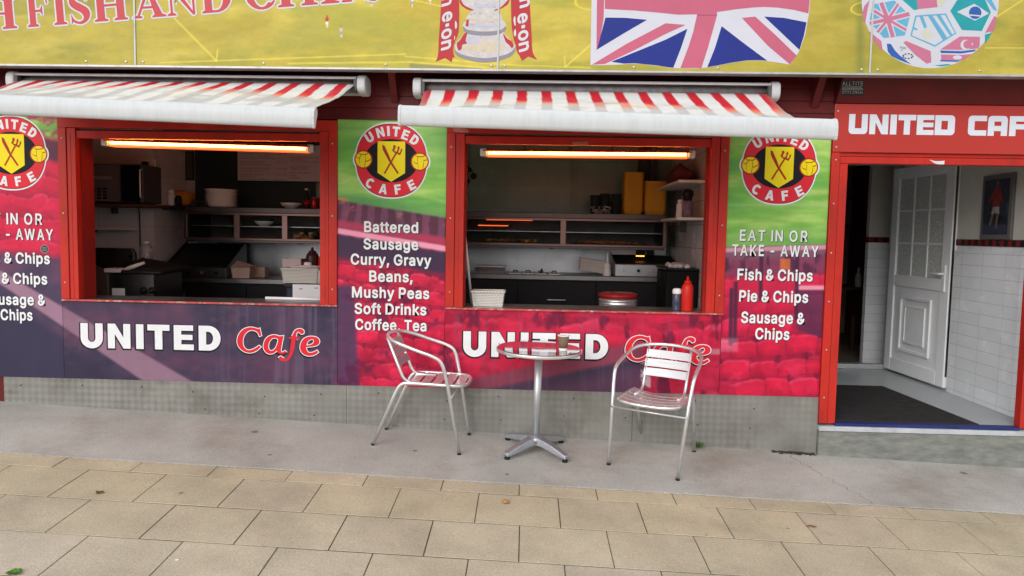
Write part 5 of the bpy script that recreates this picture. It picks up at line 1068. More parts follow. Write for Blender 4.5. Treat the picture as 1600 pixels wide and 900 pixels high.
# union flag (traced)
FW, FR, FB = mat('flag_white', A(232,232,244,KB), .5, var=.03), mat('flag_red', A(218,112,140,KB), .5, var=.06, scale=3), mat('flag_blue', A(40,56,150,KB), .5, var=.10, scale=3)
m = MB()
def FP(p, mi, lay, sm=False): bfill(m, [sm2(p) if sm else p], lay, mi)
FP([(925,-40),(1270,-40),(1266,0),(1264,21),(1258,55),(1250,77),(1243,90),(1234,101),(1210,97),(1187,94.5),(1166,95),(1145,98),(1125,102),(1106,105.5),(1085,107),(1066,107),(1046,106),(1036,104),(1026,103),(1008,100.5),(992,99.5),(969,101),(940,102),(922.5,101.5)], 0, 0)
FP([(945,-40),(1266,-40),(1265,0),(1263,21),(1240,15.5),(1215,12),(1195,11),(1180,11.5),(1150,14.5),(1120,19),(1120.5,24),(1089,24),(1089,22.5),(1060,23),(1025,19.5),(990,16.5),(945,14)], 1, 1)
FP([(1089,23.5),(1120.5,23.5),(1113,50),(1106,75),(1096,106),(1063,106.5),(1075,75),(1083,50)], 1, 1)
FP([(1127.5,41),(1160,66),(1199,95),(1187,94),(1166,94.5),(1145,97.5),(1125,101.5),(1105,105),(1117,75)], 2, 1)
FP([(1194,26),(1225,28),(1260,35),(1256,56),(1249,78)], 2, 1)
FP([(1159,28),(1180,26),(1212,55),(1245,87),(1234,100.5),(1200,72)], 1, 1)
FP([(946,27.5),(978,28),(1011,31),(975,52),(932,78),(940,50)], 2, 1)
FP([(1074,45),(1040,62),(955,96.5),(975,99.5),(992,98.8),(1026,102.2),(1046,105.4),(1052,105.8),(1064,75)], 2, 1)
FP([(1040,36.5),(1071,39),(1040,53),(990,79),(945,100),(925,101),(980,68)], 1, 1.4)
FP([(933,-40),(945,-40),(943,30),(938,58),(932,80)], 1, 1.4)
m.build('flag_picture', [FW, FR, FB], ban)
# football with flag patches (traced at 6.4 times)
def bz(x, y): return (1330+x/6.4, y/6.4)
m = MB(); BC = [mat('ball_white', A(226,228,240,KB), .5, var=.03), mat('ball_pink', A(218,128,160,KB), .5, var=.05), mat('ball_teal', A(46,172,184,KB), .5, var=.12, scale=6), mat('ball_sky', A(110,190,228,KB), .5, var=.08, scale=6), mat('ball_blue', A(58,104,190,KB), .5, var=.06), INK_K, mat('ball_cream', A(226,228,206,KB), .5)]
def BP_(p, mi, lay): put(m, fill([[bp(*bz(*q)) for q in p]]), lambda x, y: (x, y), YB-.0009-.0006*lay, mi)
BP_(ell(790, 0, 686, 684, 72), 0, 0)
BP_([(215,45),(430,5),(590,155),(535,355),(325,380),(180,215)], 3, 1)
def strip(a, b, w_): dx, dy = b[0]-a[0], b[1]-a[1]; l_ = math.hypot(dx, dy); nx, ny = -dy/l_*w_/2, dx/l_*w_/2; return [(a[0]+nx,a[1]+ny),(b[0]+nx,b[1]+ny),(b[0]-nx,b[1]-ny),(a[0]-nx,a[1]-ny)]
cx, cy = 365, 195
for i, (b, w_) in enumerate((((298,28),40),((416,372),40),((184,235),34),((580,140),42),((205,95),26),((548,300),26),((470,42),26),((262,322),26))):
    BP_(strip((cx, cy), b, w_+26), 0, 1.5+.04*i); BP_(strip((cx, cy), b, w_), 1, 2.2+.04*i)
BP_([(500,-10),(660,-10),(665,95),(625,100)], 2, 1); BP_([(655,-10),(852,-10),(862,72),(665,92)], 1, 1.2); BP_([(853,-10),(950,-10),(905,68),(862,72)], 6, 1)
BP_([(1065,-10),(1335,-10),(1395,125),(1305,310),(1105,300),(990,110)], 2, 1); BP_([(1055,120),(1230,38),(1377,135),(1235,208)], 0, 2); BP_(ell(1238,128,62,62), 4, 3); BP_([(1180,145),(1296,155),(1290,167),(1182,158)], 0, 4)
BP_([(640,155),(945,135),(1050,335),(835,468),(590,360)], 3, 1); BP_([(652,170),(935,150),(1034,330),(835,452),(606,355)], 0, 2)
for p in ([(680,165),(715,162),(757,272),(728,285)], [(765,160),(810,157),(965,385),(920,410)], [(850,155),(890,152),(1010,345),(990,365)], [(625,270),(665,292),(650,306),(612,290)]): BP_(p, 3, 2.6)
sun_ = [(755+(62 if k % 2 else 40)*math.cos(math.pi*k/16), 345+(62 if k % 2 else 40)*math.sin(math.pi*k/16)) for k in range(32)]; BP_(sun_, 6, 2.8)
BP_([(355,437),(395,440),(440,510),(490,560),(600,645),(480,600),(400,560),(365,515)], 4, 1); BP_([(520,425),(550,410),(795,512),(800,625),(755,638),(640,550)], 1, 1)
BP_([(1085,365),(1285,368),(1285,450),(1270,485),(1100,500),(890,495)], 1, 1)
BP_(ell(1145,450,54,52), 0, 2); BP_(ell(1162,446,42,42), 1, 2.6); BP_(ell(1203,442,14,14,10), 0, 2)
BP_([(890,505),(1100,512),(1250,495),(1230,515),(1100,535),(895,530)], 4, 1.2); BP_([(895,545),(1100,550),(1210,540),(1120,600),(900,598)], 1, 1.2); BP_([(890,600),(1110,604),(1060,618),(890,614)], 4, 1.3); BP_(ell(1060,575,45,20), 0, 2.4)
BP_([(175,310),(300,410),(315,510),(240,425)], 1, 1); BP_([(112,130),(130,60),(185,0),(160,110),(140,230),(120,200)], 1, 1); BP_([(1430,160),(1458,175),(1420,310),(1335,332)], 1, 1); BP_([(1335,345),(1408,328),(1338,440)], 2, 1); BP_([(1340,-10),(1400,-10),(1460,110),(1425,100)], 3, 1); BP_([(830,655),(960,640),(1010,650),(900,664)], 2, 1)
v, f = text('SIZE', 0); put(m, (v, f), lambda x, y: bp(*bz(482+x*42+y*6, 482-y*34+x*8)), YB-.0025, 5); v, f = text('5', 0); put(m, (v, f), lambda x, y: bp(*bz(498+x*34, 510-y*30)), YB-.0025, 5)
for k in range(9): a = 2*math.pi*k/9; BP_(ell(565+48*math.cos(a), 562+24*math.sin(a), 11, 6, 8), 5, 2)
m.build('football_picture', BC, ban)

# ------------------------------------------------------------------ awnings
AWF = mat('awning_cloth', (1,1,1), .8, var=.05, scale=10, attr=True, bump=.05, bscale=20)
ROLL_ = mat('dark_roller_cloth', (.22,.21,.215), .8, var=.35, scale=12)  # dark mottled grey
def awning(label, xl, xr, zc, B0, B1, seed, skew):
    """cassette from xl to xr at height zc; front bar from B0 to B1"""
    yc = -.13
    t = thing('awning', label, 'awning', ((xl+xr)/2, 0, zc), 'striped awnings over the hatches')
    m = MB()
    m.prism([(-.018,zc-.05),(-.03,zc-.05),(-.03,zc+.045),(-.20,zc+.052),(-.215,zc+.040),(-.208,zc+.030),(-.19,zc+.040),(-.018,zc+.058)], xl+.06, xr-.06)
    m.build('cassette', WHITE, t, bevel=.003)
    m = MB(); m.lathe([(.042,xl+.065),(.042,xr-.065)], (0,-.12,zc-.005), 20, axis='x'); m.build('roller', ROLL_, t)
    for x0, x1 in ((xl-.005,xl+.055), (xr-.055,xr+.005)):
        m = MB(); pr = [( -.125+a*.10, zc+.0+b*.068) for a, b in ell(0,0,1,1,28,3)]; m.prism(pr, x0, x1)
        o = m.build('end_cap', WHITE, t, bevel=.012, bseg=3)
        m = MB(); xi = x1+.002 if x0 < xl+.02 else x0-.022
        for k in range(4): m.box(xi, xi+.02, -.215+.012*k, -.208+.012*k, zc-.05, zc+.03)
        m.build('gear', mat('dark_gear', (.10,.10,.10), .5), o)
    # cloth
    nu, nv = 150, 34
    V0, V1 = Vector((xl+.07, -.165, zc+(-.014 if skew else .008))), Vector((xr-.07, -.165, zc+(-.014 if skew else .008)))
    P0, P1 = Vector(B0)+Vector((.03,.035,.045)), Vector(B1)+Vector((-.03,.035,.045))
    uu, vv = np.meshgrid(np.linspace(0,1,nu*2), np.linspace(0,1,nv*2))
    Wd = (V1-V0).length
    a = uu*Wd
    wob = (fbm(a*1.2, vv*2, seed)-.5)
    st = ((a+.02*np.sin(vv*3+seed)+.04)/.166) % 1
    red = (sst(.0,.03,st)*(1-sst(.41,.44,st)))
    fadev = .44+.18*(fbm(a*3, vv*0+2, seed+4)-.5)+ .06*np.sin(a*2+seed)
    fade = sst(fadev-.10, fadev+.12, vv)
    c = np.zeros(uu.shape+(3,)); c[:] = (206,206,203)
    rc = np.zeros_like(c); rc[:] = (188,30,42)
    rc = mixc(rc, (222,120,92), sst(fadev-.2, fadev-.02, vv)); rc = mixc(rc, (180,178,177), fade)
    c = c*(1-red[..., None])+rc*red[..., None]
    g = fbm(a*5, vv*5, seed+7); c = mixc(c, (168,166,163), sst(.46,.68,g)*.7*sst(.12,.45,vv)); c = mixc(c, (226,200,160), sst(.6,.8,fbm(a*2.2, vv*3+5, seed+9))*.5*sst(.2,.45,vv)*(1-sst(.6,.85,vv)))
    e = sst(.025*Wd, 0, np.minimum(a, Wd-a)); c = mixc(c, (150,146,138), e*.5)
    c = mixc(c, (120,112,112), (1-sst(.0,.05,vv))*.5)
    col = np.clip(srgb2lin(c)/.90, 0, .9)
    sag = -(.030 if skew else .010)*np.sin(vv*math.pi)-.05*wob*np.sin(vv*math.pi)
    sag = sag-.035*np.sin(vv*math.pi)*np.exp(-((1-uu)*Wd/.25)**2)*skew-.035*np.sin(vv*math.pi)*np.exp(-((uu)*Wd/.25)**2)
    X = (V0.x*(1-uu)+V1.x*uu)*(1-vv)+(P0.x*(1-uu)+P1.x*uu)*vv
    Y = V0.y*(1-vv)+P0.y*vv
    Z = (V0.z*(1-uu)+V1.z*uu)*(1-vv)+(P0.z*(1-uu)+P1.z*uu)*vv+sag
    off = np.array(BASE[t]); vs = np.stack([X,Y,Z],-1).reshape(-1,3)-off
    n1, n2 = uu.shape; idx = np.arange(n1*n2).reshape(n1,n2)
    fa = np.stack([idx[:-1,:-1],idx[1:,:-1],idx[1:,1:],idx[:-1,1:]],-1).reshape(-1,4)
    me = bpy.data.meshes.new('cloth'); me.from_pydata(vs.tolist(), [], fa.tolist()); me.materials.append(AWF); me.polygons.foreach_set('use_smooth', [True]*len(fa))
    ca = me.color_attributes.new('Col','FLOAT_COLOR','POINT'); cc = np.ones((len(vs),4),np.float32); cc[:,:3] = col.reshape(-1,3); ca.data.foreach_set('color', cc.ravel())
    o = bpy.data.objects.new('cloth', me); C.objects.link(o); o.parent = t
    so_ = o.modifiers.new('solid','SOLIDIFY'); so_.thickness = .002
    # front bar: a rounded hollow section, drooping a touch
    B0, B1 = Vector(B0), Vector(B1)
    prof = [(y*.9, z*.92) for y, z in ((.035,.055),(.012,.066),(-.012,.060),(-.030,.038),(-.036,.005),(-.034,-.040),(-.026,-.062),(-.012,-.066),(-.004,-.058),(.010,-.02),(.035,.02))]
    m = MB(); n = len(prof)
    vs = [(B0.x, B0.y+y, B0.z+z) for y, z in prof]+[(B1.x, B1.y+y, B1.z+z) for y, z in prof]
    m.add(vs, [(i, n+i, n+(i+1)%n, (i+1)%n) for i in range(n)], 0, True); m.build('front_bar', WHITE, t)
    for P, s in ((B0,-1),(B1,1)):
        m = MB(); m.prism([(P.y+y*1.08, P.z+z*1.05) for y, z in prof], P.x+(-.018 if s < 0 else .0), P.x+(0 if s < 0 else .018)); m.build('bar_end_cap', WHITE, t, bevel=.004)
    # two folding arms under the cloth
    for f_, d_ in ((.18, 1), (.82, -1)):
        p = V0.lerp(V1, f_)+Vector((0,.03,-.09)); q = B0.lerp(B1, f_+.02*d_)+Vector((0,.04,0)); e = (p+q)/2+Vector((d_*.32,0,-.01))
        m = MB(); m.tube([p,e], .018, 10, flat=1.3); m.tube([e,q], .016, 10, flat=1.3); m.lathe([(.026,-.03),(.026,.03)], e, 14); m.build('folding_arm', WHITE, t)
        m = MB(); m.box(p.x-.05,p.x+.05,-.10,.0,p.z-.03,p.z+.04); m.build('arm_bracket', WHITE, t, bevel=.006)
    return t
awning('red and white striped awning over the left hatch, cut off by the photo edge', -3.77, -1.225, 2.515, (-3.76,-1.10,2.214), (-1.318,-1.10,2.143), 3, 0)
awning('red and white striped awning over the right hatch above the table', -.885, 1.625, 2.503, (-.800,-1.10,2.164), (1.655,-1.10,2.117), 11, 1)

# ------------------------------------------------------------------ glowing quartz heaters in the hatches
HOT = mat('heater_element', (.9,.4,.1), .5, var=0, emit=(1,.32,.04), es=24.0)
REAR_GLOW = mat('added_rear_glow', (.9,.4,.1), .5, var=0, emit=(1,.20,.05), es=14.0)  # added glow at the back of the heater, brightens the kitchen
GLOW_SLEEVE = mat('added_glow_sleeve', (.8,.1,.03), .3, var=0, emit=(1,.13,.03), es=1.8)  # added emissive sleeve, stands in for the red glow round the tube
REFL = mat('heater_reflector', (.75,.45,.35), .25, .9, var=.05)
def heater(label, x0, x1, z0, z1):
    y = .13
    t = thing('heater', label, 'heater', ((x0+x1)/2, y, (z0+z1)/2), 'strip heaters under the hatch lintels')
    def P(s, dy, dz): return (x0+(x1-x0)*s, y+dy, z0+(z1-z0)*s+dz)
    m = MB(); tr = [(.035,-.024),(.038,.012),(.018,.034),(-.018,.036),(-.036,.018),(-.030,.015),(-.015,.029),(.014,.028),(.031,.008),(.029,-.024)]
    n = len(tr); m.add([P(0,a,b) for a, b in tr]+[P(1,a,b) for a, b in tr], [(i,n+i,n+(i+1)%n,(i+1)%n) for i in range(n)])
    m.build('reflector', REFL, t)
    m = MB(); m.tube([P(.025,0,.004), P(.975,0,.004)], .0115, 14); m.build('glow_tube', HOT, t)
    m = MB(); m.tube([P(.025,.030,.006), P(.975,.030,.006)], .0115, 14); m.build('glow_tube', REAR_GLOW, t)  # added second tube, hidden behind the first, to light the kitchen
    m = MB(); m.tube([P(.02,.010,-.001), P(.98,.010,-.001)], .0185, 14); m.build('added_glow_sleeve', GLOW_SLEEVE, t)  # red glow fringe built as an added shape
    for s0, s1 in ((-.02,.02),(.98,1.02)):
        m = MB(); a, b = P(s0,0,0), P(s1,0,0); m.box(a[0]+.008,b[0]-.004,y-.028,y+.042,a[2]-.020,a[2]+.036); m.build('end_housing', CREAM, t, bevel=.008)
    for s in (.2,.42,.62,.82):
        m = MB(); a = P(s,0,0); m.box(a[0]-.012,a[0]+.012,y-.037,y+.02,a[2]+.033,a[2]+.052); m.build('clip', STEELD, t, bevel=.002)
    return t
p0, p1 = at(165,224,.13), at(486,234,.13); heater('glowing orange strip heater in the left hatch', p0.x, p1.x, p0.z, p1.z)
p0, p1 = at(755,240,.13), at(1080,243,.13); heater('glowing orange strip heater in the right hatch', p0.x, p1.x, p0.z, p1.z)

# ------------------------------------------------------------------ table, cup and chairs
TILT = .5                                             # half the slope is taken by tilt, half by uneven legs
def stand(o, x, y, rz):
    n = Vector((-GX*TILT, -GY*TILT, 1)).normalized(); q_ = Vector((0,0,1)).rotation_difference(n)
    M_ = Matrix.Translation((x, y, gz(x,y)+.005)) @ q_.to_matrix().to_4x4() @ Matrix.Rotation(rz, 4, 'Z')
    o.location = M_.to_translation(); o.rotation_euler = M_.to_euler(); return M_
def shear(o, rz, zref):                               # what is below zref follows the rest of the slope
    c_, s_ = math.cos(rz), math.sin(rz)
    for v in o.data.vertices:
        x, y, z = v.co
        if z < zref: v.co.z = z + (1-TILT)*(GX*(c_*x-s_*y)+GY*(s_*x+c_*y))*(1-z/zref)
def shear_all(t, rz, zref):
    for c in t.children:
        shear(c, rz, zref)
        for g in c.children: shear(g, rz, zref)
tb = thing('cafe_table', 'round aluminium cafe table on a four-footed pedestal', 'table')
m = MB(); m.lathe([(.02,.700),(.278,.700),(.288,.703),(.294,.710),(.294,.722),(.291,.727),(.284,.7285),(.278,.7262),(.02,.7262)], n=72)
m.build('table_top', mat('mirror_table_top', (.74,.74,.75), .10, 1.0, var=.03, scale=40, bump=.006, bscale=5), tb)
m = MB(); m.lathe([(.295,.704),(.2965,.708),(.2965,.722),(.295,.725)], n=72); m.build('table_rim', ALU, tb)
m = MB(); m.lathe([(.0265,.06),(.0265,.69)], n=24); m.lathe([(.075,.688),(.075,.698)], n=24); m.build('column', ALUB, tb)
m = MB(); m.lathe([(.062,.066),(.060,.098),(.044,.108),(.030,.114)], n=24); m.build('hub', CASTA, tb)
for k in range(4):
    a = R(45+90*k); c, s = math.cos(a), math.sin(a)
    def q(r, w_, z): return (r*c-w_*s, r*s+w_*c, z)
    secs = [(.03,.040,.050,.106),(.09,.036,.050,.098),(.18,.031,.034,.078),(.265,.027,.021,.053),(.295,.024,.020,.046)]
    m = MB(); vs = []
    for r, wd, zb, zt in secs: vs += [q(r,-wd,zb), q(r,wd,zb), q(r,wd*.8,zt), q(r,-wd*.8,zt)]
    fs = [(0,1,2,3),(16,19,18,17)]
    for i in range(4):
        for j in range(4): fs.append((i*4+j,(i+1)*4+j,(i+1)*4+(j+1)%4,i*4+(j+1)%4))
    m.add(vs, fs); arm = m.build('base_arm', CASTA, tb, bevel=.008, bseg=3)
    m = MB(); m.lathe([(.019,0),(.019,.012),(.010,.015),(.010,.024)], q(.275,0,0), 16); m.build('foot', RUBBER, arm)
shear_all(tb, R(2), .13); MT = stand(tb, .01, -.312, R(2))
tpos = MT @ Vector((.160, -.06, .7268))
cup = thing('coffee_cup', 'brown paper coffee cup with white rim on the cafe table', 'cup', tuple(tpos))
m = MB(); m.lathe([(.026,0),(.0275,.002),(.0285,.018)], n=32); m.lathe([(.0287,.018),(.0385,.098)], n=32, mi=1); m.lathe([(.0375,.098),(.0395,.099),(.0405,.103),(.0395,.107),(.037,.107),(.036,.09)], n=32)
m.v = [(x+tpos[0], y+tpos[1], z+tpos[2]) for x, y, z in m.v]
m.build('cup_body', [mat('white_paper', (.78,.76,.72), .6, var=.03), mat('brown_sleeve', (.20,.135,.085), .8, var=.1, scale=20)], cup)
cup.rotation_euler = tb.rotation_euler

def chair(label):
    t = thing('bistro_chair', label, 'chair', group='aluminium bistro chairs at the table')
    m = MB()
    R_ = .0125
    # front legs, arms and back rail in one bent tube (forward is -y)
    half = [(.235,-.30,.008),(.258,-.215,.45),(.268,-.175,.60),(.270,-.120,.652),(.262,.02,.695),(.235,.15,.735),(.15,.225,.757),(0,.25,.765)]
    path = [(-x,y,z) for x,y,z in half[:-1]]
    full = path+[half[-1]]+[(x,y,z) for x,y,z in reversed(half[:-1])]
    pts = [Vector(full[0])]+smooth(full[1:-1], 6)+[Vector(full[-1])]
    m.tube(pts, R_, 12); m.build('arm_frame', ALU, t)
    # rear legs and seat loop in one tube
    rl = [(-.195,.31,.008),(-.205,.165,.36),(-.205,.125,.432),(-.205,.06,.452),(-.206,-.20,.452),(-.185,-.285,.450),(-.10,-.318,.446),(0,-.322,.444)]
    full = rl+[(-x,y,z) for x,y,z in reversed(rl[:-1])]
    pts = [Vector(full[0])]+smooth(full[1:-1], 6)+[Vector(full[-1])]
    m = MB(); m.tube(pts, R_, 12); m.build('seat_frame', ALU, t)
    # back uprights bend forward into the seat
    m = MB()
    for s in (-1,1):
        up = rounded([(s*.150,-.06,.447),(s*.150,.105,.447),(s*.152,.232,.752)], .06, 5); m.tube(up, .0105, 10)
    m.build('back_upright', ALU, t)
    m = MB(); m.tube([(-.262,-.238,.385),(.262,-.238,.385)], .007, 8); m.build('stretcher', ALU, t)
    for k in range(5):                                # seat slats, dished
        y = -.262+.080*k; m = MB(); N_ = 12; vs = []
        for i in range(N_+1):
            x = -.198+.396*i/N_; dz = -.022*(1-(x/.198)**2)
            vs += [(x,y-.031,.456+dz),(x,y+.031,.456+dz),(x,y+.031,.459+dz),(x,y-.031,.459+dz)]
        fs = []
        for i in range(N_):
            for j in range(4): fs.append((i*4+j,i*4+(j+1)%4,(i+1)*4+(j+1)%4,(i+1)*4+j))
        fs += [(3,2,1,0),(N_*4,N_*4+1,N_*4+2,N_*4+3)]
        m.add(vs, fs); m.build('seat_slat', ALU, t)
    for k in range(3):
        z = .575+.062*k; f = (z-.447)/.305; y0 = .105+.127*f; m = MB(); N_ = 10; vs = []
        sl_ = .127/.305
        for i in range(N_+1):
            x = -.160+.32*i/N_; bow = .012*(1-(x/.16)**2)-.012
            vs += [(x,y0-.027*sl_+bow,z-.026),(x,y0+.027*sl_+bow,z+.026),(x,y0+.027*sl_+bow+.003,z+.026),(x,y0-.027*sl_+bow+.003,z-.026)]
        fs = []
        for i in range(N_):
            for j in range(4): fs.append((i*4+j,(i+1)*4+j,(i+1)*4+(j+1)%4,i*4+(j+1)%4))
        fs += [(0,1,2,3),(N_*4+3,N_*4+2,N_*4+1,N_*4)]
        m.add(vs, fs); m.build('back_slat', mat('satin_slat', (.50,.51,.53), .5, .6, var=.06, scale=12, stretch=(.3,1,6)), t)
    for x, y in ((-.235,-.30),(.235,-.30),(-.195,.31),(.195,.31)):
        m = MB(); m.lathe([(.0135,0),(.0135,.014)], (x,y,0), 12); m.build('foot_cap', RUBBER, t)
    return t
c1 = chair('aluminium bistro chair seen side-on, left of the table, facing it')
c2 = chair('aluminium bistro chair right of the table, facing the street')
shear_all(c1, R(86), .43); shear_all(c2, R(-25), .43)
stand(c1, -.790, -.262, R(86)); c1.scale = (.88, 1, 1); stand(c2, .845, -.325, R(-25))

# ------------------------------------------------------------------ small things on the ground
def leafclump(name, label, cat, x, y, n, r, h, m_, seed, kind=None):
    rg = random.Random(seed); m = MB()
    for i in range(n):
        a = rg.uniform(0, 6.28); l_ = rg.uniform(.5, 1)*r; hh = rg.uniform(.3, 1)*h; w_ = l_*rg.uniform(.28,.42)
        bx, by = x+rg.uniform(-.15,.15)*r, y+rg.uniform(-.15,.15)*r; bz = gz(bx,by)+.006
        c, s = math.cos(a), math.sin(a)
        p = [(bx,by,bz),(bx+c*l_*.5-s*w_,by+s*l_*.5+c*w_,bz+hh*.9),(bx+c*l_,by+s*l_,bz+hh*.75),(bx+c*l_*.5+s*w_,by+s*l_*.5-c*w_,bz+hh*.85),(bx+c*l_*.5,by+s*l_*.5,bz+hh*.75)]
        m.add(p, [(0,1,4),(1,2,4),(2,3,4),(3,0,4)])
    o = m.build(name, m_); return tag(o, label, cat, None, kind)
LEAF = mat('weed_leaf', (.10,.22,.03), .55, var=.3, scale=40)
leafclump('weed', 'small green weed growing at the foot of the chequer plate', 'weed', 1.20, -.035, 22, .055, .05, LEAF, 2)
p = (-2.28, -2.30); 
def onG(px, py):
    d = CW + CR*((px-800)/F_PX) - CU*((py-450)/F_PX); n = Vector((-GX,-GY,1)); o = Vector(CAM); return o+d*(-(o.dot(n))/d.dot(n))
g1 = onG(22, 897); leafclump('moss', 'bright green moss in a slab joint at the photo bottom left', 'moss', g1.x, g1.y, 70, .034, .012, LEAF, 5, None)
g0 = onG(154, 771); m = MB()
for k, (a, l_) in enumerate(((.3,.030),(2.6,.022),(4.9,.020))):
    c, s = math.cos(a), math.sin(a); pts = [(g0.x+c*l_*i/5-s*.008*math.sin(i), g0.y+s*l_*i/5, g0.z+.004+.006*math.sin(i/5*3.1)) for i in range(6)]
    m.tube(pts, [.002,.006,.008,.008,.005,.001], 6, flat=.5)
tag(m.build('dead_leaf', mat('dry_leaf', (.12,.085,.03), .8, var=.3, scale=40)), 'curled brown dead leaf lying on the paving slabs', 'leaf')
g0 = onG(790, 786); m = MB(); m.lathe([(.004,0),(.016,.003),(.018,.010),(.012,.018),(.003,.020)], (g0.x,g0.y,g0.z), 12, sx=1.2)
tag(m.build('crumb', mat('orange_crumb', (.42,.20,.07), .8, var=.2, scale=60), bevel=0), 'small orange crumb on a paving slab below the table', 'crumb')
g0 = onG(277, 875); m = MB(); m.lathe([(.010,0),(.0095,.002),(.004,.003)], (g0.x,g0.y,g0.z+.001), 14)
tag(m.build('gum_spot', mat('white_gum', (.75,.74,.7), .6)), 'white spot of chewing gum on a paving slab at lower left', 'gum')
g0 = onG(1268, 824); m = MB(); m.tube([(g0.x-.03,g0.y,g0.z+.004),(g0.x-.01,g0.y+.004,g0.z+.010),(g0.x+.015,g0.y-.003,g0.z+.006),(g0.x+.03,g0.y+.002,g0.z+.008)], [.001,.006,.006,.001], 6, flat=.5)
tag(m.build('dead_leaf', mat('rust_leaf', (.20,.06,.025), .8)), 'reddish dead leaf on the paving slabs at right', 'leaf')
rg = random.Random(21); m = MB()
for i in range(60):
    x = rg.uniform(1.75,2.06); y = -.0-abs(rg.gauss(0,.02)); l_ = rg.uniform(.004,.018); a = rg.uniform(0,6.28)
    m.box(x-l_, x+l_, y-l_*.5, y+l_*.3, gz(x,y)+.005, gz(x,y)+.005+rg.uniform(.002,.008))
tag(m.build('dirt', mat('street_dirt', (.05,.04,.03), .95)), 'dark grit gathered against the plinth beside the door step', 'dirt', None, 'stuff')

# ------------------------------------------------------------------ kitchen, seen through the hatches
def solo(mb, name, m, label, cat, group=None, **k): return tag(mb.build(name, m, **k), label, cat, group)
def lathe_at(prof, c, m, name, parent=None, n=24, mis=None, **k):
    b = MB(); b.lathe(prof, c, n, mis=mis); return b.build(name, m, parent, **k)
CY = 1.72                                             # front of the back counters
# counters
def counter(label, x0, x1, ztop, handles, front=BLACK):
    t = thing('counter', label, 'counter', ((x0+x1)/2, CY+.3, ZP))
    m = MB(); m.box(x0, x1, CY, 2.38, ztop-.045, ztop); m.build('worktop', mat('worktop_steel', (.27,.26,.26), .38, 1.0, var=.15, scale=6), t, bevel=.004)
    m = MB(); m.box(x0+.01, x1-.01, CY+.03, 2.37, ZP, ztop-.046); m.build('cabinet', front, t)
    n = max(2, int((x1-x0)/.6)); w_ = (x1-x0-.02)/n
    for i in range(n):
        m = MB(); m.box(x0+.012+i*w_, x0+.008+(i+1)*w_, CY+.012, CY+.03, ZP+.08, ztop-.06); dr = m.build('cabinet_door', front, t, bevel=.003)
        if i in handles:
            xc = x0+.01+(i+.5)*w_; m = MB(); zh = ztop-.235
            m.tube(rounded([(xc-.09,CY+.012,zh),(xc-.09,CY-.015,zh),(xc+.09,CY-.015,zh),(xc+.09,CY+.012,zh)], .012), .006, 8); m.build('handle', ALU, dr)
    m = MB(); m.box(x0, x1, 2.372, 2.384, ztop, 1.372); m.build('splashback', STEEL, t)
    return t
z1 = at(430, 437, CY).z; z2 = at(900, 431, CY).z
counter('steel topped black counter along the back of the left hatch kitchen', -3.46, -1.0, z1, (2,))
counter('steel topped black counter along the back of the right hatch kitchen', -.95, 1.33, z2, (1,))
# heated display cabinets
CABF = mat('cabinet_frame', (.24, .15, .135), .34, 1.0, var=.12, scale=5)  # reddish tint puts the heater glow into the steel colour
CABI = mat('cabinet_inside', (.13, .10, .085), .5, .3, var=.2)
def display(label, x0, x1, splits, shelf):
    y0, y1, zb, zt = 1.74, 2.28, 1.372, 1.700
    t = thing('display_cabinet', label, 'cabinet', ((x0+x1)/2, 2, zb))
    m = MB(); m.box(x0, x1, y0, y1, zt-.05, zt); m.box(x0, x1, y0, y1, zb-.012, zb+.012); m.build('steel_case', STEELD, t, bevel=.003)
    m = MB(); m.box(x0, x1, y1-.01, y1, zb+.013, zt-.051); m.build('back_panel', CABI, t)
    xs_ = [x0]+splits+[x1]
    for i, x in enumerate(xs_):
        w_ = .055 if 0 < i < len(xs_)-1 else .03
        m = MB(); m.box(x-w_/2, x+w_/2, y0-.006, y0+.02, zb+.013, zt-.051); m.build('pillar', CABF, t, bevel=.003)
    m = MB(); m.box(x0, x1, y0-.008, y0+.012, zt-.072, zt-.052); m.box(x0, x1, y0-.008, y0+.012, zb+.0125, zb+.032); m.build('front_rail', CABF, t, bevel=.002)
    for a, b in zip(xs_[:-1], xs_[1:]):
        m = MB(); m.box(a+.03, b-.03, y0+.004, y0+.008, zb+.034, zt-.074); m.build('pane', GLASSM, t)
        m = MB(); m.box(a+.03, b-.03, y0+.05, y1-.02, zb+.145, zb+.150); m.build('shelf', STEEL, t)
    for sx in (x0+.012, x1-.012):
        m = MB(); m.box(sx-.006, sx+.006, y0+.02, y1-.012, zb+.013, zt-.051); m.build('end_panel', STEELD, t)
    m = MB()
    for x in (x0+.1, (x0+x1)/2, x1-.1): m.box(x-.02, x+.02, 2.26, 2.37, zb-.03, zb-.013)
    m.build('wall_bracket', STEELD, t)
    return t
xa, xb = at(290, 350, 1.74).x, -1.55
d1 = display('long steel heated display cabinet behind the left hatch', xa, xb, [at(370,360,1.74).x, at(445,360,1.74).x], 1)
d2 = display('long steel heated display cabinet behind the right hatch', -.93, at(1040,350,1.74).x, [at(880,360,1.74).x, ], 1)
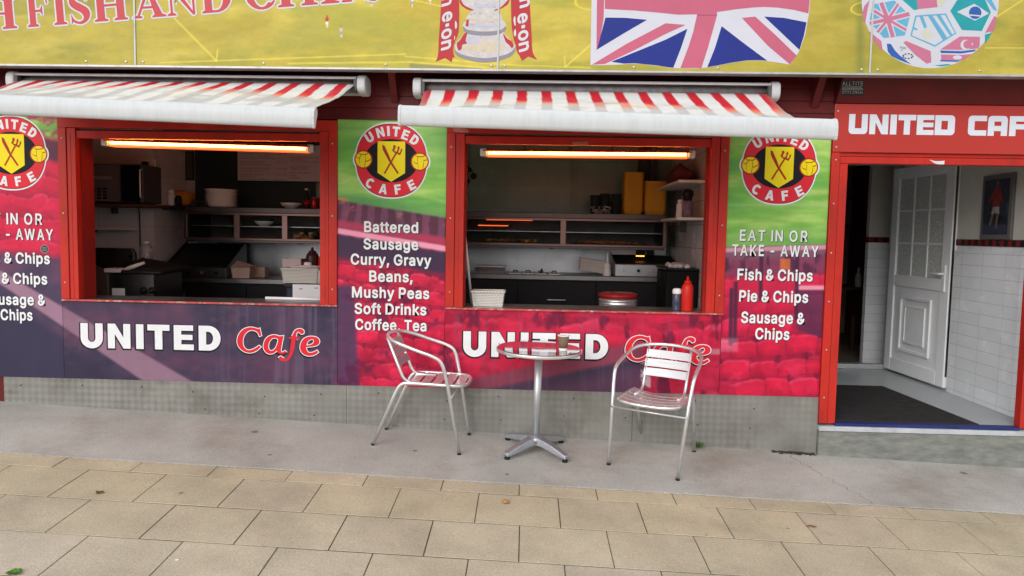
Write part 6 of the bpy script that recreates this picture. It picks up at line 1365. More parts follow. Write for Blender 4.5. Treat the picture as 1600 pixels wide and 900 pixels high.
# things on the cabinets
ZT = 1.701
def plate_prof(r): return [(r*.55,0),(r*.62,.004),(r,.018),(r*.985,.021),(r*.6,.008),(.002,.006)]
pc_ = at(346, 318, 1.95); base = (pc_.x, 1.95, ZT)
b = MB(); b.lathe(plate_prof(.155), (0,0,0), 40); pl0 = b.build('plate', CERAMIC); pl0.location = base
tag(pl0, 'white plate in the stack on the left display cabinet', 'plate', 'plates stacked on the left cabinet')
rg = random.Random(2)
for k in range(1, 12):
    o = pl0.copy(); C.objects.link(o); o.location = (base[0]+rg.uniform(-.004,.004), base[1]+rg.uniform(-.004,.004), ZT+.0145*k)
def bowl_at(x, y, z, r, label, name='bowl'):
    h = r*.55; return solo(MB().lathe([(r*.4,0),(r*.45,.004),(r*.8,h*.5),(r,h),(r*.97,h),(r*.76,h*.5),(r*.4,.01),(.002,.008)], (x,y,z), 32), name, CERAMIC, label, 'bowl')
q = at(455, 318, 1.95); bowl_at(q.x, 1.95, ZT, .105, 'white bowl on top of the left display cabinet beside the drink cans')
q = at(413, 352, 1.95); bowl_at(q.x, 1.95, 1.523, .095, 'white bowl on the shelf inside the left display cabinet')
# drink cans and a bottle
CANR = mat('red_can', (.42,.03,.03), .3, .5, var=.2, scale=18); CAND = mat('dark_can', (.05,.03,.04), .3, .5, var=.3, scale=18)
def can(px, label, m_, y=1.93):
    x = at(px, 310, y).x; t = thing('drink_can', label, 'can', (x,y,ZT))
    lathe_at([(.024,0),(.031,.006),(.033,.012),(.033,.104),(.028,.113)], (x,y,ZT), m_, 'can_body', t); lathe_at([(.026,.1135),(.027,.117),(.025,.1145)], (x,y,ZT), ALU, 'can_lid', t)
can(491, 'red drink can standing beside a dark can on the left cabinet', CANR); can(502, 'silver and dark drink can by the red window frame', CAND)
x = at(479, 310, 1.95).x; t = thing('drink_bottle', 'dark bottle with a red label on the left display cabinet', 'bottle', (x,1.95,ZT))
lathe_at([(.030,0),(.033,.01),(.033,.11),(.014,.16),(.013,.185)], (x,1.95,ZT), BLACKM, 'bottle_body', t); lathe_at([(.0335,.03),(.0335,.09)], (x,1.95,ZT), CANR, 'label_band', t); lathe_at([(.015,.186),(.015,.205)], (x,1.95,ZT), PVC, 'cap', t)
# food in the left cabinet
rg = random.Random(8); q = at(475, 372, 1.95); m = MB()
for i in range(22): m.lathe([(.004,0),(.024,.008),(.028,.02),(.02,.034),(.004,.04)], (q.x+rg.uniform(-.10,.10), 1.95+rg.uniform(-.1,.1), 1.386+rg.choice((0,.028,.05))), 10)
tag(m.build('bread_rolls', mat('golden_crust', (.45,.22,.08), .7, var=.3, scale=30)), 'pile of golden baked food in the left display cabinet', 'food', None, 'stuff')
# menu board hung from the partition
a, b_ = at(371, 262, 2.2), at(520, 262, 2.2); zt_, zb_ = 2.36, at(440, 283, 2.2).z
t = thing('menu_board', 'white menu board with red prices hanging behind the left hatch', 'menu board', ((a.x+b_.x)/2, 2.2, zb_))
m = MB(); m.box(a.x, b_.x+.25, 2.2, 2.21, zb_, zt_); m.build('board', mat('menu_white', (.50,.47,.48), .5, var=.04), t, bevel=.006)
m = MB(); MI = [mat('menu_red', (.42,.04,.06), .5), mat('menu_black', (.03,.02,.03), .5)]
def ml(s, x0, x1, y, h, mi):
    A0, A1 = at(x0, y, 2.2), at(x1, y, 2.2); sc = h/(F_PX/7.7)
    v, f = text(s, 0); xa_, xb_ = min(q[0] for q in v), max(q[0] for q in v)
    m.face2d([(A0.x+(q[0]-xa_)/(xb_-xa_)*(A1.x-A0.x), A0.z+q[1]/CAPH*sc) for q in v], f, 2.1985, mi)
for s, x0, x1, y, h, mi in (('Full English Breakfast',375,428,241.5,3,0),('£4.50',433,448,242,3,0),('2 Sausage, Bacon, 2 Eggs, Mushrooms',375,427,245,1.7,1),('Beans, Tomato, Fried Bread & Tea',375,442,248,1.7,1),
        ('Bacon Sandwich',375,414,254,3,0),('£2.50',433,448,255,3,0),('2 Rashers of Bacon in a bap',375,424,257.5,1.7,1),('Sausage Sandwich',375,421,264,3,0),('£2.50',433,448,265,3,0),('2 Sausages in a bap',375,411,267.5,1.7,1),
        ('Sausage Bacon',375,412,273.5,3,0),('Sandwich',375,398,277.3,3,0),('£3.00',433,448,274,3,0),('1 Sausage & 1 Rasher, 1 Egg extra',375,446,280.5,1.7,1),('Sausage Bacon Egg',453,499,247,3,0),('Sandwich',453,475,250.5,3,0),('2 Rashers of Bacon, 1 Sausage',453,504,253,1.7,1),
        ('Egg Sandwich',453,485,262,3,0),('2 Eggs in a bap',453,480,264.5,1.7,1),('Hot Drinks',453,485,271,2.4,0),('Tea',453,461,275.5,3,0),('Coffee',453,468,279.5,3,0)): ml(s, x0, x1, y, h, mi)
m.build('lettering', MI, t)
m = MB()
for x in (a.x+.1, b_.x-.05): m.box(x-.01, x+.01, 2.205, 2.37, zt_-.03, zt_+.02)
m.build('hanger', STEELD, t)
# griddle with sloping black lid under the cabinet
def griddle(label, x0, x1, y0, y1, zb, h, lidz, glow):
    t = thing('griddle', label, 'griddle', ((x0+x1)/2, (y0+y1)/2, zb))
    m = MB(); m.box(x0, x1, y0, y1, zb+.002, zb+h); m.build('griddle_body', STEEL if glow else STEELD, t, bevel=.006)
    m = MB(); m.hexa([(x0+.01,y0+.02,zb+h+.001),(x1-.01,y0+.02,zb+h+.001),(x1-.01,y1,zb+h+.001),(x0+.01,y1,zb+h+.001),(x0+.01,y0+.03,zb+h+.012),(x1-.01,y0+.03,zb+h+.012),(x1-.01,y1,lidz),(x0+.01,y1,lidz)]); m.build('cooking_plate', BLACKM, t, bevel=.004)
    for xx in (x0-.008, x1+.001):
        m = MB(); m.add([(xx,y0+.02,zb+.01),(xx,y1,zb+.01),(xx,y1,lidz+.03),(xx,y0+.02,zb+h+.015),(xx+.007,y0+.02,zb+.01),(xx+.007,y1,zb+.01),(xx+.007,y1,lidz+.03),(xx+.007,y0+.02,zb+h+.015)], [(0,1,2,3),(7,6,5,4),(0,4,5,1),(1,5,6,2),(2,6,7,3),(3,7,4,0)]); m.build('side_guard', STEELD, t)
    n = 4
    for k in range(n):
        m = MB(); xk = x0+(x1-x0)*(k+.7)/(n+.4); m.lathe([(.016,0),(.014,-.018)], (xk, y0-.001, zb+h*.5), 14, axis='y'); m.build('knob', BLACK if k % 2 else STEEL, t)
    return t
a, b_ = at(253, 415, CY-.02), at(350, 415, CY-.02)
griddle('black sloping griddle between the white pier and the cartons', a.x, b_.x, CY+.03, 2.25, z1, .105, z1+.33, False)
a, b_ = at(962, 425, CY-.02), at(1056, 425, CY-.02)
griddle('steel griddle with a small orange glow near the right side wall', a.x, b_.x, CY+.01, 2.22, z2, .12, z2+.20, True)
q = at(1000, 413, CY+.2); m = MB()
for k in range(5): m.lathe([(.002,0),(.007,.004),(.006,.010),(.002,.012)], (q.x-.035+.017*k, CY+.2, z2+.19), 8)
tag(m.build('glowing_element', mat('ember', (.8,.3,.05), .5, var=0, emit=(1,.35,.05), es=3)), 'row of tiny orange glowing lights on the right griddle', 'griddle light')
# cartons, baskets, bottles in the left hatch
def tub(label, c, w0, w1, d, h, m_, name, cat, lid=None, rim=None):
    x, y, z = c; t = thing(name, label, cat, c)
    v = []
    for ww, dd, zz in ((w0,d*.85,0),(w1,d,h),(w1-.012,d-.012,h),(w0-.012,d*.85-.012,.006)):
        v += [(x-ww/2,y-dd/2,z+zz),(x+ww/2,y-dd/2,z+zz),(x+ww/2,y+dd/2,z+zz),(x-ww/2,y+dd/2,z+zz)]
    f = [(3,2,1,0),(12,13,14,15)]
    for i in range(3):
        for j in range(4): f.append((i*4+j,i*4+(j+1)%4,(i+1)*4+(j+1)%4,(i+1)*4+j))
    m = MB(); m.add(v, f); m.build('tub_body', m_, t, bevel=.003)
    if rim:
        m = MB(); e = .006
        for (x0,x1,y0,y1) in ((x-w1/2-e,x+w1/2+e,y-d/2-e,y-d/2+.002),(x-w1/2-e,x+w1/2+e,y+d/2-.002,y+d/2+e),(x-w1/2-e,x-w1/2+.002,y-d/2+.002,y+d/2-.002),(x+w1/2-.002,x+w1/2+e,y-d/2+.002,y+d/2-.002)): m.box(x0,x1,y0,y1,z+h-.014,z+h+.002)
        m.build('rim', m_, t, bevel=.002)
    if lid:
        m = MB(); m.hexa([(x-w1/2,y-d/2,z+h+.004),(x+w1/2,y-d/2,z+h+.002),(x+w1/2,y+d/2,z+h+.01),(x-w1/2,y+d/2,z+h+.06),(x-w1/2,y-d/2,z+h+.008),(x+w1/2,y-d/2,z+h+.006),(x+w1/2,y+d/2,z+h+.014),(x-w1/2,y+d/2,z+h+.064)]); m.build('lid', m_, t)
    return t
def weave(name, col):                                 # pressed basket weave with small dark holes
    m = mat(name, col, .45, var=.04); n = m.node_tree.nodes; l = m.node_tree.links; b = n['Principled BSDF']
    src = b.inputs['Base Color'].links[0].from_socket; tc = n.new('ShaderNodeTexCoord')
    sx = n.new('ShaderNodeSeparateXYZ'); l.new(tc.outputs['Object'], sx.inputs[0]); ad = n.new('ShaderNodeMath'); l.new(sx.outputs[0], ad.inputs[0]); l.new(sx.outputs[1], ad.inputs[1])
    cx = n.new('ShaderNodeCombineXYZ'); l.new(ad.outputs[0], cx.inputs[0]); l.new(sx.outputs[2], cx.inputs[1])
    br = n.new('ShaderNodeTexBrick'); br.inputs['Scale'].default_value = 1; br.inputs['Brick Width'].default_value = .024; br.inputs['Row Height'].default_value = .012; br.inputs['Mortar Size'].default_value = .0016; br.inputs['Mortar Smooth'].default_value = .5
    br.inputs['Color1'].default_value = (1,1,1,1); br.inputs['Color2'].default_value = (.95,.95,.93,1); br.inputs['Mortar'].default_value = (.42,.41,.38,1); l.new(cx.outputs[0], br.inputs['Vector'])
    mx = n.new('ShaderNodeMix'); mx.data_type = 'RGBA'; mx.blend_type = 'MULTIPLY'; mx.inputs[0].default_value = 1; l.new(src, mx.inputs[6]); l.new(br.outputs['Color'], mx.inputs[7]); l.new(mx.outputs[2], b.inputs['Base Color'])
    bp = n.new('ShaderNodeBump'); bp.inputs['Strength'].default_value = .7; bp.inputs['Distance'].default_value = .003; bp.invert = True; l.new(br.outputs['Fac'], bp.inputs['Height']); l.new(bp.outputs[0], b.inputs['Normal'])
    return m
WEAVE = weave('woven_plastic', (.76,.74,.69))
q = at(378, 419, CY+.08); tub('pale open carton with a lifted lid beside the griddle', (q.x, CY+.12, z1+.002), .165, .19, .16, .105, CARD, 'carton', 'carton', lid=True)
q = at(398, 415, CY+.2); tub('pale carton half hidden behind the open carton', (q.x, CY+.31, z1+.002), .15, .17, .12, .10, CARD, 'carton', 'carton')
# work bench nearer the hatch that carries the baskets
yb = .95; zc_ = at(470, 441, yb).z
t = thing('side_bench', 'dark bench carrying the woven baskets in the left hatch', 'bench', (-1.85, yb, ZP))
x0_, x1_ = at(444, 441, yb-.12).x, -1.49
m = MB(); m.box(x0_, x1_, yb-.12, yb+.25, zc_-.035, zc_-.004); m.build('bench_top', BLACKM, t, bevel=.004)
m = MB(); m.box(x0_+.01, x1_, yb-.08, yb+.24, ZP, zc_-.036); m.build('bench_cabinet', mat('navy_board', (.03,.035,.06), .5), t)
q = at(474, 430, yb); tub('white woven plastic basket with a pale lid in the left hatch', (q.x, yb, zc_-.003), .29, .315, .22, .128, WEAVE, 'basket', 'basket', rim=True)
q2 = at(512, 430, yb); tub('white woven plastic basket half hidden by the red frame', (q2.x, yb, zc_-.003), .13, .15, .2, .12, WEAVE, 'basket', 'basket', rim=True)
m = MB(); m.lathe([(.10,0),(.105,.008),(.095,.014),(.03,.02),(.026,.028),(.028,.04),(.018,.046),(.003,.048)], (q.x+.04, yb, zc_+.130), 28, sx=1.25, sy=.8); solo(m, 'lid', mat('pale_lid', (.68,.60,.60), .4), 'pale plastic lid with a knob lying on the woven basket', 'lid')
q = at(454, 412, 1.2); tub('pale pink square tub behind the woven basket', (q.x, 1.30, at(454, 424, 1.30).z-.01), .16, .175, .15, .13, mat('pink_tub', (.60,.50,.50), .5), 'tub', 'tub')
t = thing('tub_shelf', 'small dark shelf behind the woven baskets', 'shelf', (-1.8, 1.35, ZP)); zz = at(454, 424, 1.30).z-.012
m = MB(); m.box(at(444,424,1.22).x, -1.49, 1.21, 1.55, zz-.02, zz); m.build('shelf_board', BLACKM, t); m = MB(); m.box(at(444,424,1.22).x+.02, -1.50, 1.25, 1.53, ZP, zz-.021); m.build('shelf_cabinet', BLACKM, t)
def squeezy(label, px, py, Y, z, r, h, m_, cat='sauce bottle'):
    x = at(px, py, Y).x; t = thing('sauce_bottle', label, cat, (x, Y, z))
    lathe_at([(r*.92,0),(r,.008),(r,h*.66),(r*.86,h*.74),(r*.62,h*.80)], (x,Y,z), m_, 'bottle_body', t); lathe_at([(r*.60,h*.80),(r*.60,h*.86),(r*.25,h*.88),(r*.16,h)], (x,Y,z), m_, 'nozzle_cap', t); return t
BROWN = mat('brown_sauce', (.055,.02,.018), .35); KETCH = mat('ketchup_red', (.52,.02,.015), .35)
squeezy('brown sauce bottle standing behind the baskets in the left hatch', 488, 400, 1.28, zz+.001, .056, .235, BROWN); squeezy('red sauce bottle mostly hidden by the left hatch frame', 506, 405, 1.28, zz+.001, .05, .20, KETCH)
# white appliance and paper on the counter
yb2 = .80; a, b_ = at(457, 455, yb2), -1.50
t = thing('appliance', 'white metal appliance under the basket bench', 'appliance', (a.x, yb2, ZP)); zt2 = at(470, 444.5, yb2).z
m = MB(); m.box(a.x, b_, yb2, yb2+.02, ZP, zt2); m.build('front_panel', PVC, t, bevel=.004)
m = MB(); m.box(a.x+.06, a.x+.085, yb2-.002, yb2, zt2-.04, zt2-.034); m.box(a.x+.19, a.x+.22, yb2-.002, yb2, zt2-.03, zt2-.025); m.build('marking', BLACK, t)
a = at(413, 465, .30); b_ = at(503, 467, .30); m = MB(); m.tube([(a.x,.33,ZS+.010),(b_.x+.1,.30,ZS+.010)], .011, 12); solo(m, 'paper_roll', PVC, 'white paper roll lying on the left serving counter', 'roll')
# fryer at the left
fy = .62; a, b_ = at(140, 430, fy), at(258, 440, fy+.3); fx0, fx1 = a.x-.05, at(240, 440, fy).x
t = thing('fryer', 'small black and steel fryer with its lid up at the left hatch', 'fryer', (fx0, fy, ZP)); zf = at(200, 428, fy).z
m = MB(); m.box(fx0, fx1, fy, fy+.5, ZP, zf); m.build('fryer_body', STEELD, t, bevel=.006)
a = at(170, 440, fy-.012); m = MB(); m.hexa([(fx0,fy-.03,ZP),(a.x,fy-.03,ZP),(a.x,fy-.001,ZP),(fx0,fy-.001,ZP),(fx0,fy-.03,zf+.11),(a.x,fy-.03,zf+.02),(a.x,fy-.001,zf+.02),(fx0,fy-.001,zf+.11)]); m.build('side_panel', mat('brown_steel', (.16,.11,.09), .45, .6, var=.2), t, bevel=.003)
m = MB(); m.hexa([(a.x+.01,fy-.02,zf+.002),(fx1+.05,fy+.02,zf+.002),(fx1+.1,fy+.5,zf+.03),(a.x+.01,fy+.5,zf+.03),(a.x+.01,fy-.02,zf+.03),(fx1+.05,fy+.02,zf+.02),(fx1+.1,fy+.5,zf+.05),(a.x+.01,fy+.5,zf+.12)]); m.build('fryer_lid', BLACKM, t, bevel=.01)
m = MB(); a2 = at(187, 425, fy-.03); m.box(a.x-.02, a2.x, fy-.045, fy+.1, zf+.012, zf+.045); m.build('pale_ledge', CREAM, t, bevel=.003)
m = MB(); a3, b3 = at(193, 421, fy), at(218, 411, fy); m.tube([(a3.x,fy+.02,a3.z),((a3.x+b3.x)/2,fy+.05,(a3.z+b3.z)/2),(b3.x,fy+.08,b3.z)], [.014,.018,.012], 10); m.build('basket_handle', CREAM, t)
for px in (223, 237):
    q = at(px, 454, fy-.02); m = MB(); m.lathe([(.030,0),(.028,-.02),(.012,-.022),(.012,-.03)], (q.x, fy-.001, q.z), 18, axis='y'); m.build('dial', BLACK, t)
m = MB(); q = at(185, 457, fy-.01); m.box(q.x-.055, q.x+.05, fy-.008, fy-.001, q.z-.06, q.z+.035); m.build('label_plate', PVC, t)
b = MB(); y_ = 1.05; p0 = at(134, 418, y_); p1 = at(205, 390, y_)
t = thing('extractor_pan', 'big dark steel pan standing behind the fryer', 'pan', (p0.x, y_, p0.z))
b.add([(p0.x-.15,y_,p0.z-.1),(p1.x,y_+.05,p0.z-.1),(p1.x,y_+.05,p1.z-.03),(p1.x-.03,y_+.05,p1.z+.01),(p0.x-.15,y_,p1.z+.01),(p0.x-.15,y_+.05,p0.z-.1),(p1.x,y_+.1,p0.z-.1),(p1.x,y_+.1,p1.z-.03),(p1.x-.03,y_+.1,p1.z+.01),(p0.x-.15,y_+.05,p1.z+.01)], [(0,1,2,3,4),(9,8,7,6,5),(0,5,6,1),(1,6,7,2),(2,7,8,3),(3,8,9,4)]); b.build('pan_body', STEELD, t, bevel=.01)
m = MB(); m.box(p0.x-.15, p1.x, y_-.02, y_+.3, ZP, p0.z-.101); m.build('pan_stand', BLACKM, t)
m = MB(); m.lathe([(.012,0),(.012,-.02)], (p1.x-.03, y_+.05, p1.z-.06), 12, axis='y'); m.build('pan_rivet', BLACK, t)
# microwave on its shelf
my = 1.38; a, b_ = at(130, 318, my), at(224, 318, my); zs_ = at(180, 318, my).z
t = thing('wall_shelf', 'dark wooden shelf carrying the microwave', 'shelf', (a.x, my, zs_)); m = MB(); m.box(a.x-.3, b_.x+.06, my-.02, 1.748, zs_-.03, zs_-.002); m.build('shelf_board', mat('brown_wood', (.10,.045,.02), .6, var=.3, scale=6, stretch=(1,8,8)), t, bevel=.003)
m = MB(); m.box(a.x+.1, a.x+.12, 1.66, 1.748, zs_-.09, zs_-.031); m.build('bracket', STEELD, t)
ztm = at(180, 256, my).z; xm = at(189, 290, my).x
t = thing('microwave', 'dark microwave oven on the shelf at the left', 'microwave', (b_.x, my, zs_))
m = MB(); m.box(a.x-.25, b_.x, my, my+.34, zs_+.012, ztm); m.build('microwave_case', mat('microwave_grey', (.10,.09,.09), .4, .3), t, bevel=.006)
m = MB(); m.box(xm+.01, b_.x-.02, my-.012, my-.001, zs_+.02, ztm-.01); m.build('microwave_door', mat('dark_door_glass', (.008,.009,.01), .08), t, bevel=.003)
m = MB(); m.tube(rounded([(b_.x-.012,my,zs_+.06),(b_.x-.012,my-.03,zs_+.06),(b_.x-.012,my-.03,ztm-.05),(b_.x-.012,my,ztm-.05)], .015), .007, 8); m.build('handle', ALU, t)
m = MB(); m.box(a.x-.24, xm-.01, my-.008, my-.001, zs_+.02, ztm-.01); cpn = m.build('control_panel', mat('panel_grey', (.16,.13,.13), .5), t)
m = MB()
for i in range(4):
    for j in range(4): m.box(a.x+.03+i*.055, a.x+.065+i*.055, my-.011, my-.0085, zs_+.04+j*.028, zs_+.058+j*.028)
m.build('button', BLACK, cpn)
m = MB(); m.box(a.x+.02, xm-.08, my-.012, my-.0085, ztm-.145, ztm-.115); m.build('display_strip', mat('silver_strip', (.45,.38,.36), .4, .4), cpn)
for xx in (a.x, b_.x-.05):
    m = MB(); m.lathe([(.015,0),(.015,.0115)], (xx, my+.05, zs_), 12); m.build('foot', RUBBER, t)
# socket, plug and cable on the white pier
py_ = 1.748; q = at(242, 258, py_); t = thing('plug_socket', 'white wall socket with a black plug and hanging cable', 'socket', (q.x-.05, py_, q.z))
xq = min(q.x, XPIER-.06)
m = MB(); m.box(xq-.09, xq+.09, py_-.012, py_, q.z-.05, q.z+.06); m.build('socket_plate', PVC, t, bevel=.004)
m = MB(); m.box(xq-.03, xq+.03, py_-.05, py_-.0125, q.z-.03, q.z+.03); m.build('plug', BLACK, t, bevel=.008)
m = MB(); e = at(228, 320, py_-.03); e2 = at(233, 388, py_-.03); m.tube(smooth([(xq,py_-.035,q.z-.03),(xq-.01,py_-.03,q.z-.15),(xq-.06,py_-.02,e.z+.1),(xq-.085,py_-.02,e.z),(xq-.075,py_-.015,e.z-.1),(xq-.07,py_-.02,e2.z)], 6), .006, 8); m.build('cable', BLACK, t)
# shelf with the bag, bottle, jar and tubes
sy0 = 1.58; s0, s1 = at(238, 322, 1.95), at(330, 322, 1.95); zsh = at(270, 321, 1.95).z
t = thing('wall_shelf', 'narrow dark shelf holding the orange bag and white bottle', 'shelf', (s0.x, 2.2, zsh)); m = MB(); m.box(XPIER+.003, at(298,322,1.95).x, 1.9, 2.384, zsh-.045, zsh-.002); m.build('shelf_board', BLACKM, t, bevel=.003)
m = MB(); m.box(XPIER+.1, XPIER+.12, 2.2, 2.384, zsh-.15, zsh-.046); m.build('bracket', STEELD, t)
q = at(252, 310, 2.0); lathe_x = max(q.x, XPIER+.05)
t = thing('bottle', 'short white bottle on the shelf beside the orange bag', 'bottle', (lathe_x,2.0,zsh)); lathe_at([(.036,0),(.038,.008),(.038,.10),(.030,.118)], (lathe_x,2.0,zsh), PVC, 'bottle_body', t); lathe_at([(.028,.1185),(.028,.155),(.022,.16)], (lathe_x,2.0,zsh), PVC, 'cap', t)
t = thing('jar', 'little dark jar in front of the orange bag', 'jar', (lathe_x+.085,1.97,zsh)); lathe_at([(.030,0),(.032,.006),(.032,.07),(.026,.08)], (lathe_x+.085,1.97,zsh), BLACK, 'jar_body', t); lathe_at([(.027,.0805),(.027,.1)], (lathe_x+.085,1.97,zsh), BLACKM, 'lid', t)
rg = random.Random(13); m = MB(); cx_, N1, N2 = at(282, 305, 2.13).x, 22, 12; vs = []
for i in range(N2+1):
    ph = math.pi*i/N2
    for k in range(N1):
        th = 2*math.pi*k/N1; r_ = .13*math.sin(ph)*(1+.13*math.sin(3*th+i)+.1*rg.uniform(-1,1)); zz_ = .075+.085*-math.cos(ph)+(.02*math.sin(2*th+1)*math.sin(ph))
        vs.append((cx_+r_*math.cos(th)*1.25-zz_*.2, 2.13+r_*math.sin(th)*.7, zsh+max(.001, zz_)))
m.add(vs, [(i*N1+k, i*N1+(k+1)%N1, (i+1)*N1+(k+1)%N1, (i+1)*N1+k) for i in range(N2) for k in range(N1)], 0, True)
solo(m, 'plastic_bag', mat('orange_plastic_bag', (.62,.26,.03), .35, var=.2, scale=9), 'crumpled orange plastic bag on the shelf by the wall', 'bag')
for i, px in enumerate((300, 312)):
    q = at(px, 313, 1.72); t = thing('steel_shaker', ('steel shaker lying on the cabinet end, nearer the bag', 'steel shaker lying on the cabinet end, nearer the plates')[i], 'shaker', (q.x,1.80,ZT+.03))
    m = MB(); m.lathe([(.029,0),(.031,.02),(.031,.16),(.026,.18)], (q.x,1.80,ZT+.032), 18, axis='y'); m.build('shaker_body', STEELD, t); m = MB(); m.lathe([(.020,-.002),(.020,-.012)], (q.x,1.80,ZT+.032), 18, axis='y'); m.build('shaker_cap', BLACK, t)
# framed picture on the white tile
a, b_ = at(290, 236, 2.38), at(304, 282, 2.38); t = thing('picture_frame', 'narrow dark picture on the white tiles by the partition', 'picture', (a.x,2.38,b_.z))
m = MB(); m.box(a.x, b_.x, 2.362, 2.384, b_.z, a.z); m.build('frame', BLACKM, t, bevel=.004); m = MB(); m.box(a.x+.014, b_.x-.014, 2.358, 2.3615, b_.z+.02, a.z-.02); m.build('picture', mat('dim_picture', (.07,.05,.04), .5, var=.5, scale=9), t)
# small shelves on the white pier
q = at(170, 356, 1.62); t = thing('wall_shelf', 'thin white shelf on the pier below the microwave', 'shelf', (q.x,1.4,q.z)); m = MB(); m.box(q.x-.35, at(205,356,1.62).x, 1.60, 1.748, q.z-.02, q.z+.0); m.build('shelf_board', CREAM, t, bevel=.003); m = MB(); m.box(q.x-.2, q.x-.185, 1.70, 1.748, q.z-.05, q.z-.021); m.build('bracket', STEELD, t)
q = at(233, 402, 1.35); t = thing('spray_bottle', 'clear plastic bottle standing by the white pier', 'bottle', (q.x,1.30,0)); zq = at(233, 413, 1.30).z
lathe_at([(.052,0),(.055,.01),(.055,.15),(.03,.19)], (q.x,1.30,zq), mat('cloudy_plastic', (.55,.55,.56), .3, trans=.3), 'bottle_body', t); lathe_at([(.028,.1905),(.028,.21)], (q.x,1.30,zq), PVC, 'cap', t); m = MB(); m.box(q.x-.15, q.x+.12, 1.15, 1.44, ZP, zq-.001); m.build('bottle_stand', mat('brown_cupboard', (.10,.06,.05), .5), t)

# ---- right hatch
# stacks of yellow foam trays
TRAY = mat('yellow_foam', (.70,.36,.03), .55, var=.06, scale=20)
def tray(w_, d_, h=.05):
    b = MB(); v = []
    for e, zz in ((.82,0),(.98,h),(1.0,h),(1.0,h-.004),(.985,h-.004)):
        rr_ = rrect(-w_/2*e, -d_/2*e, w_/2*e, d_/2*e, (.03,)*4, 4)
        v.append([(x,y,zz) for x, y in rr_])
    n_ = len(v[0]); flat_ = [p for r in v for p in r]
    f = [tuple(range(n_))[::-1]]
    for i in range(len(v)-1):
        for k in range(n_): f.append((i*n_+k,i*n_+(k+1)%n_,(i+1)*n_+(k+1)%n_,(i+1)*n_+k))
    b.add(flat_, f, 0, False); return b.build('foam_tray', TRAY)
for (px0, px1, pyt, lab, grp, yy) in ((974,1006,270,'yellow foam tray in the taller stack on the right cabinet','yellow foam trays, taller stack',1.97),(1007,1042,284,'yellow foam tray in the shorter wider stack on the right cabinet','yellow foam trays, shorter stack',1.93)):
    a, b_ = at(px0, 320, yy-.09), at(px1, 320, yy-.09); n_ = 22 if 'taller' in lab else 16
    step = (at(px0, pyt, yy).z-ZT-.05)/(n_-1); o = tray(b_.x-a.x, .19); tag(o, lab, 'foam tray', grp); cxx = (a.x+b_.x)/2
    o.location = (cxx, yy, ZT+.001); o.rotation_euler = (0, 0, 0)
    for k in range(1, n_):
        c = o.copy(); C.objects.link(c); c.location = (cxx+random.uniform(-.002,.002), yy, ZT+.001+step*k)
# black cups and a pale cloth
for i, (px, nlab) in enumerate(((930,'stack of black cups furthest left on the right cabinet'),(945,'second stack of black cups beside the crumpled paper'),(962,'tall ridged stack of black cups next to the yellow trays'))):
    q = at(px, 320, 1.98); t = thing('cup_stack', nlab, 'cup stack', (q.x,1.98,ZT))
    prof = []; hh = (.19,.205,.205)[i]
    for k in range(14): z_ = hh*k/14; prof += [(.047,z_),(.052,z_+hh/14*.8)]
    lathe_at(prof, (q.x,1.98,ZT), mat('dark_green_cup', (.02,.032,.03), .4), 'cups', t)
rg = random.Random(17); m = MB(); q = at(938, 326, 1.86)
for i in range(26):
    c = Vector((q.x+rg.uniform(-.08,.08), 1.86+rg.uniform(-.04,.04), ZT+rg.uniform(.002,.06))); p = [c+Vector((rg.uniform(-.04,.04),rg.uniform(-.03,.03),max(-c.z+ZT+.001, rg.uniform(-.03,.03)))) for _ in range(4)]; m.add(p, [(0,1,2),(0,2,3)])
solo(m, 'crumpled_paper', mat('grey_paper', (.42,.42,.40), .7), 'crumpled white paper on the right display cabinet', 'paper')
# utensil hooks on the left wall of the right hatch
q = at(732, 275, 2.0); t = thing('utensil_rack', 'hanging rack of dark round utensils at the left edge of the right hatch', 'rack', (q.x,2.0,q.z))
m = MB(); m.tube([(q.x-.03,2.33,q.z+.16),(q.x-.03,1.95,q.z+.14)], .008, 8); m.build('rail', STEELD, t)
for k, (dx, dz, r_) in enumerate(((.0,.09,.02),(.03,.06,.026),(.07,0,.034),(.02,-.05,.022),(.0,-.09,.02))):
    m = MB(); m.lathe([(.003,-r_),(r_*.7,-r_*.7),(r_,0),(r_*.7,r_*.7),(.003,r_)], (q.x+dx-.02,2.0,q.z+dz), 14); m.tube([(q.x+dx-.02,2.0,q.z+dz+r_*.9),(q.x-.03,2.0,q.z+.14)], .004, 6); m.build('utensil', BLACKM, t)
# bain marie pans along the right counter
zc2 = z2+.001
q0, q1 = at(742, 424, CY+.1), at(789, 424, CY+.1); tub('steel pan standing at the left end of the right counter', ((q0.x+q1.x)/2, CY+.16, zc2), q1.x-q0.x-.02, q1.x-q0.x, .2, .075, STEEL, 'steel_pan', 'pan', rim=True)
for i, px in enumerate((805, 825, 845, 866)):
    q = at(px, 427, CY+.13); w_ = .10; t = thing('food_pan', ('sunken steel food pan next to the standing pan','sunken food pan, second from the standing pan','sunken food pan with an upright ladle','sunken food pan nearest the tilted basket')[i], 'food pan', (q.x,CY+.2,zc2))
    m = MB(); m.box(q.x-w_/2-.01, q.x+w_/2+.01, CY+.07, CY+.40, zc2, zc2+.012); m.build('pan_lid', STEEL, t, bevel=.003)
    m = MB(); m.tube(rounded([(q.x-.02,CY+.2,zc2+.012),(q.x-.02,CY+.2,zc2+.03),(q.x+.02,CY+.2,zc2+.03),(q.x+.02,CY+.2,zc2+.012)], .008), .005, 6); m.build('lid_handle', BLACK, t)
    if i == 2: m = MB(); m.tube([(q.x,CY+.12,zc2+.01),(q.x+.01,CY+.12,zc2+.055)], .009, 8); m.build('ladle_handle', BLACK, t)
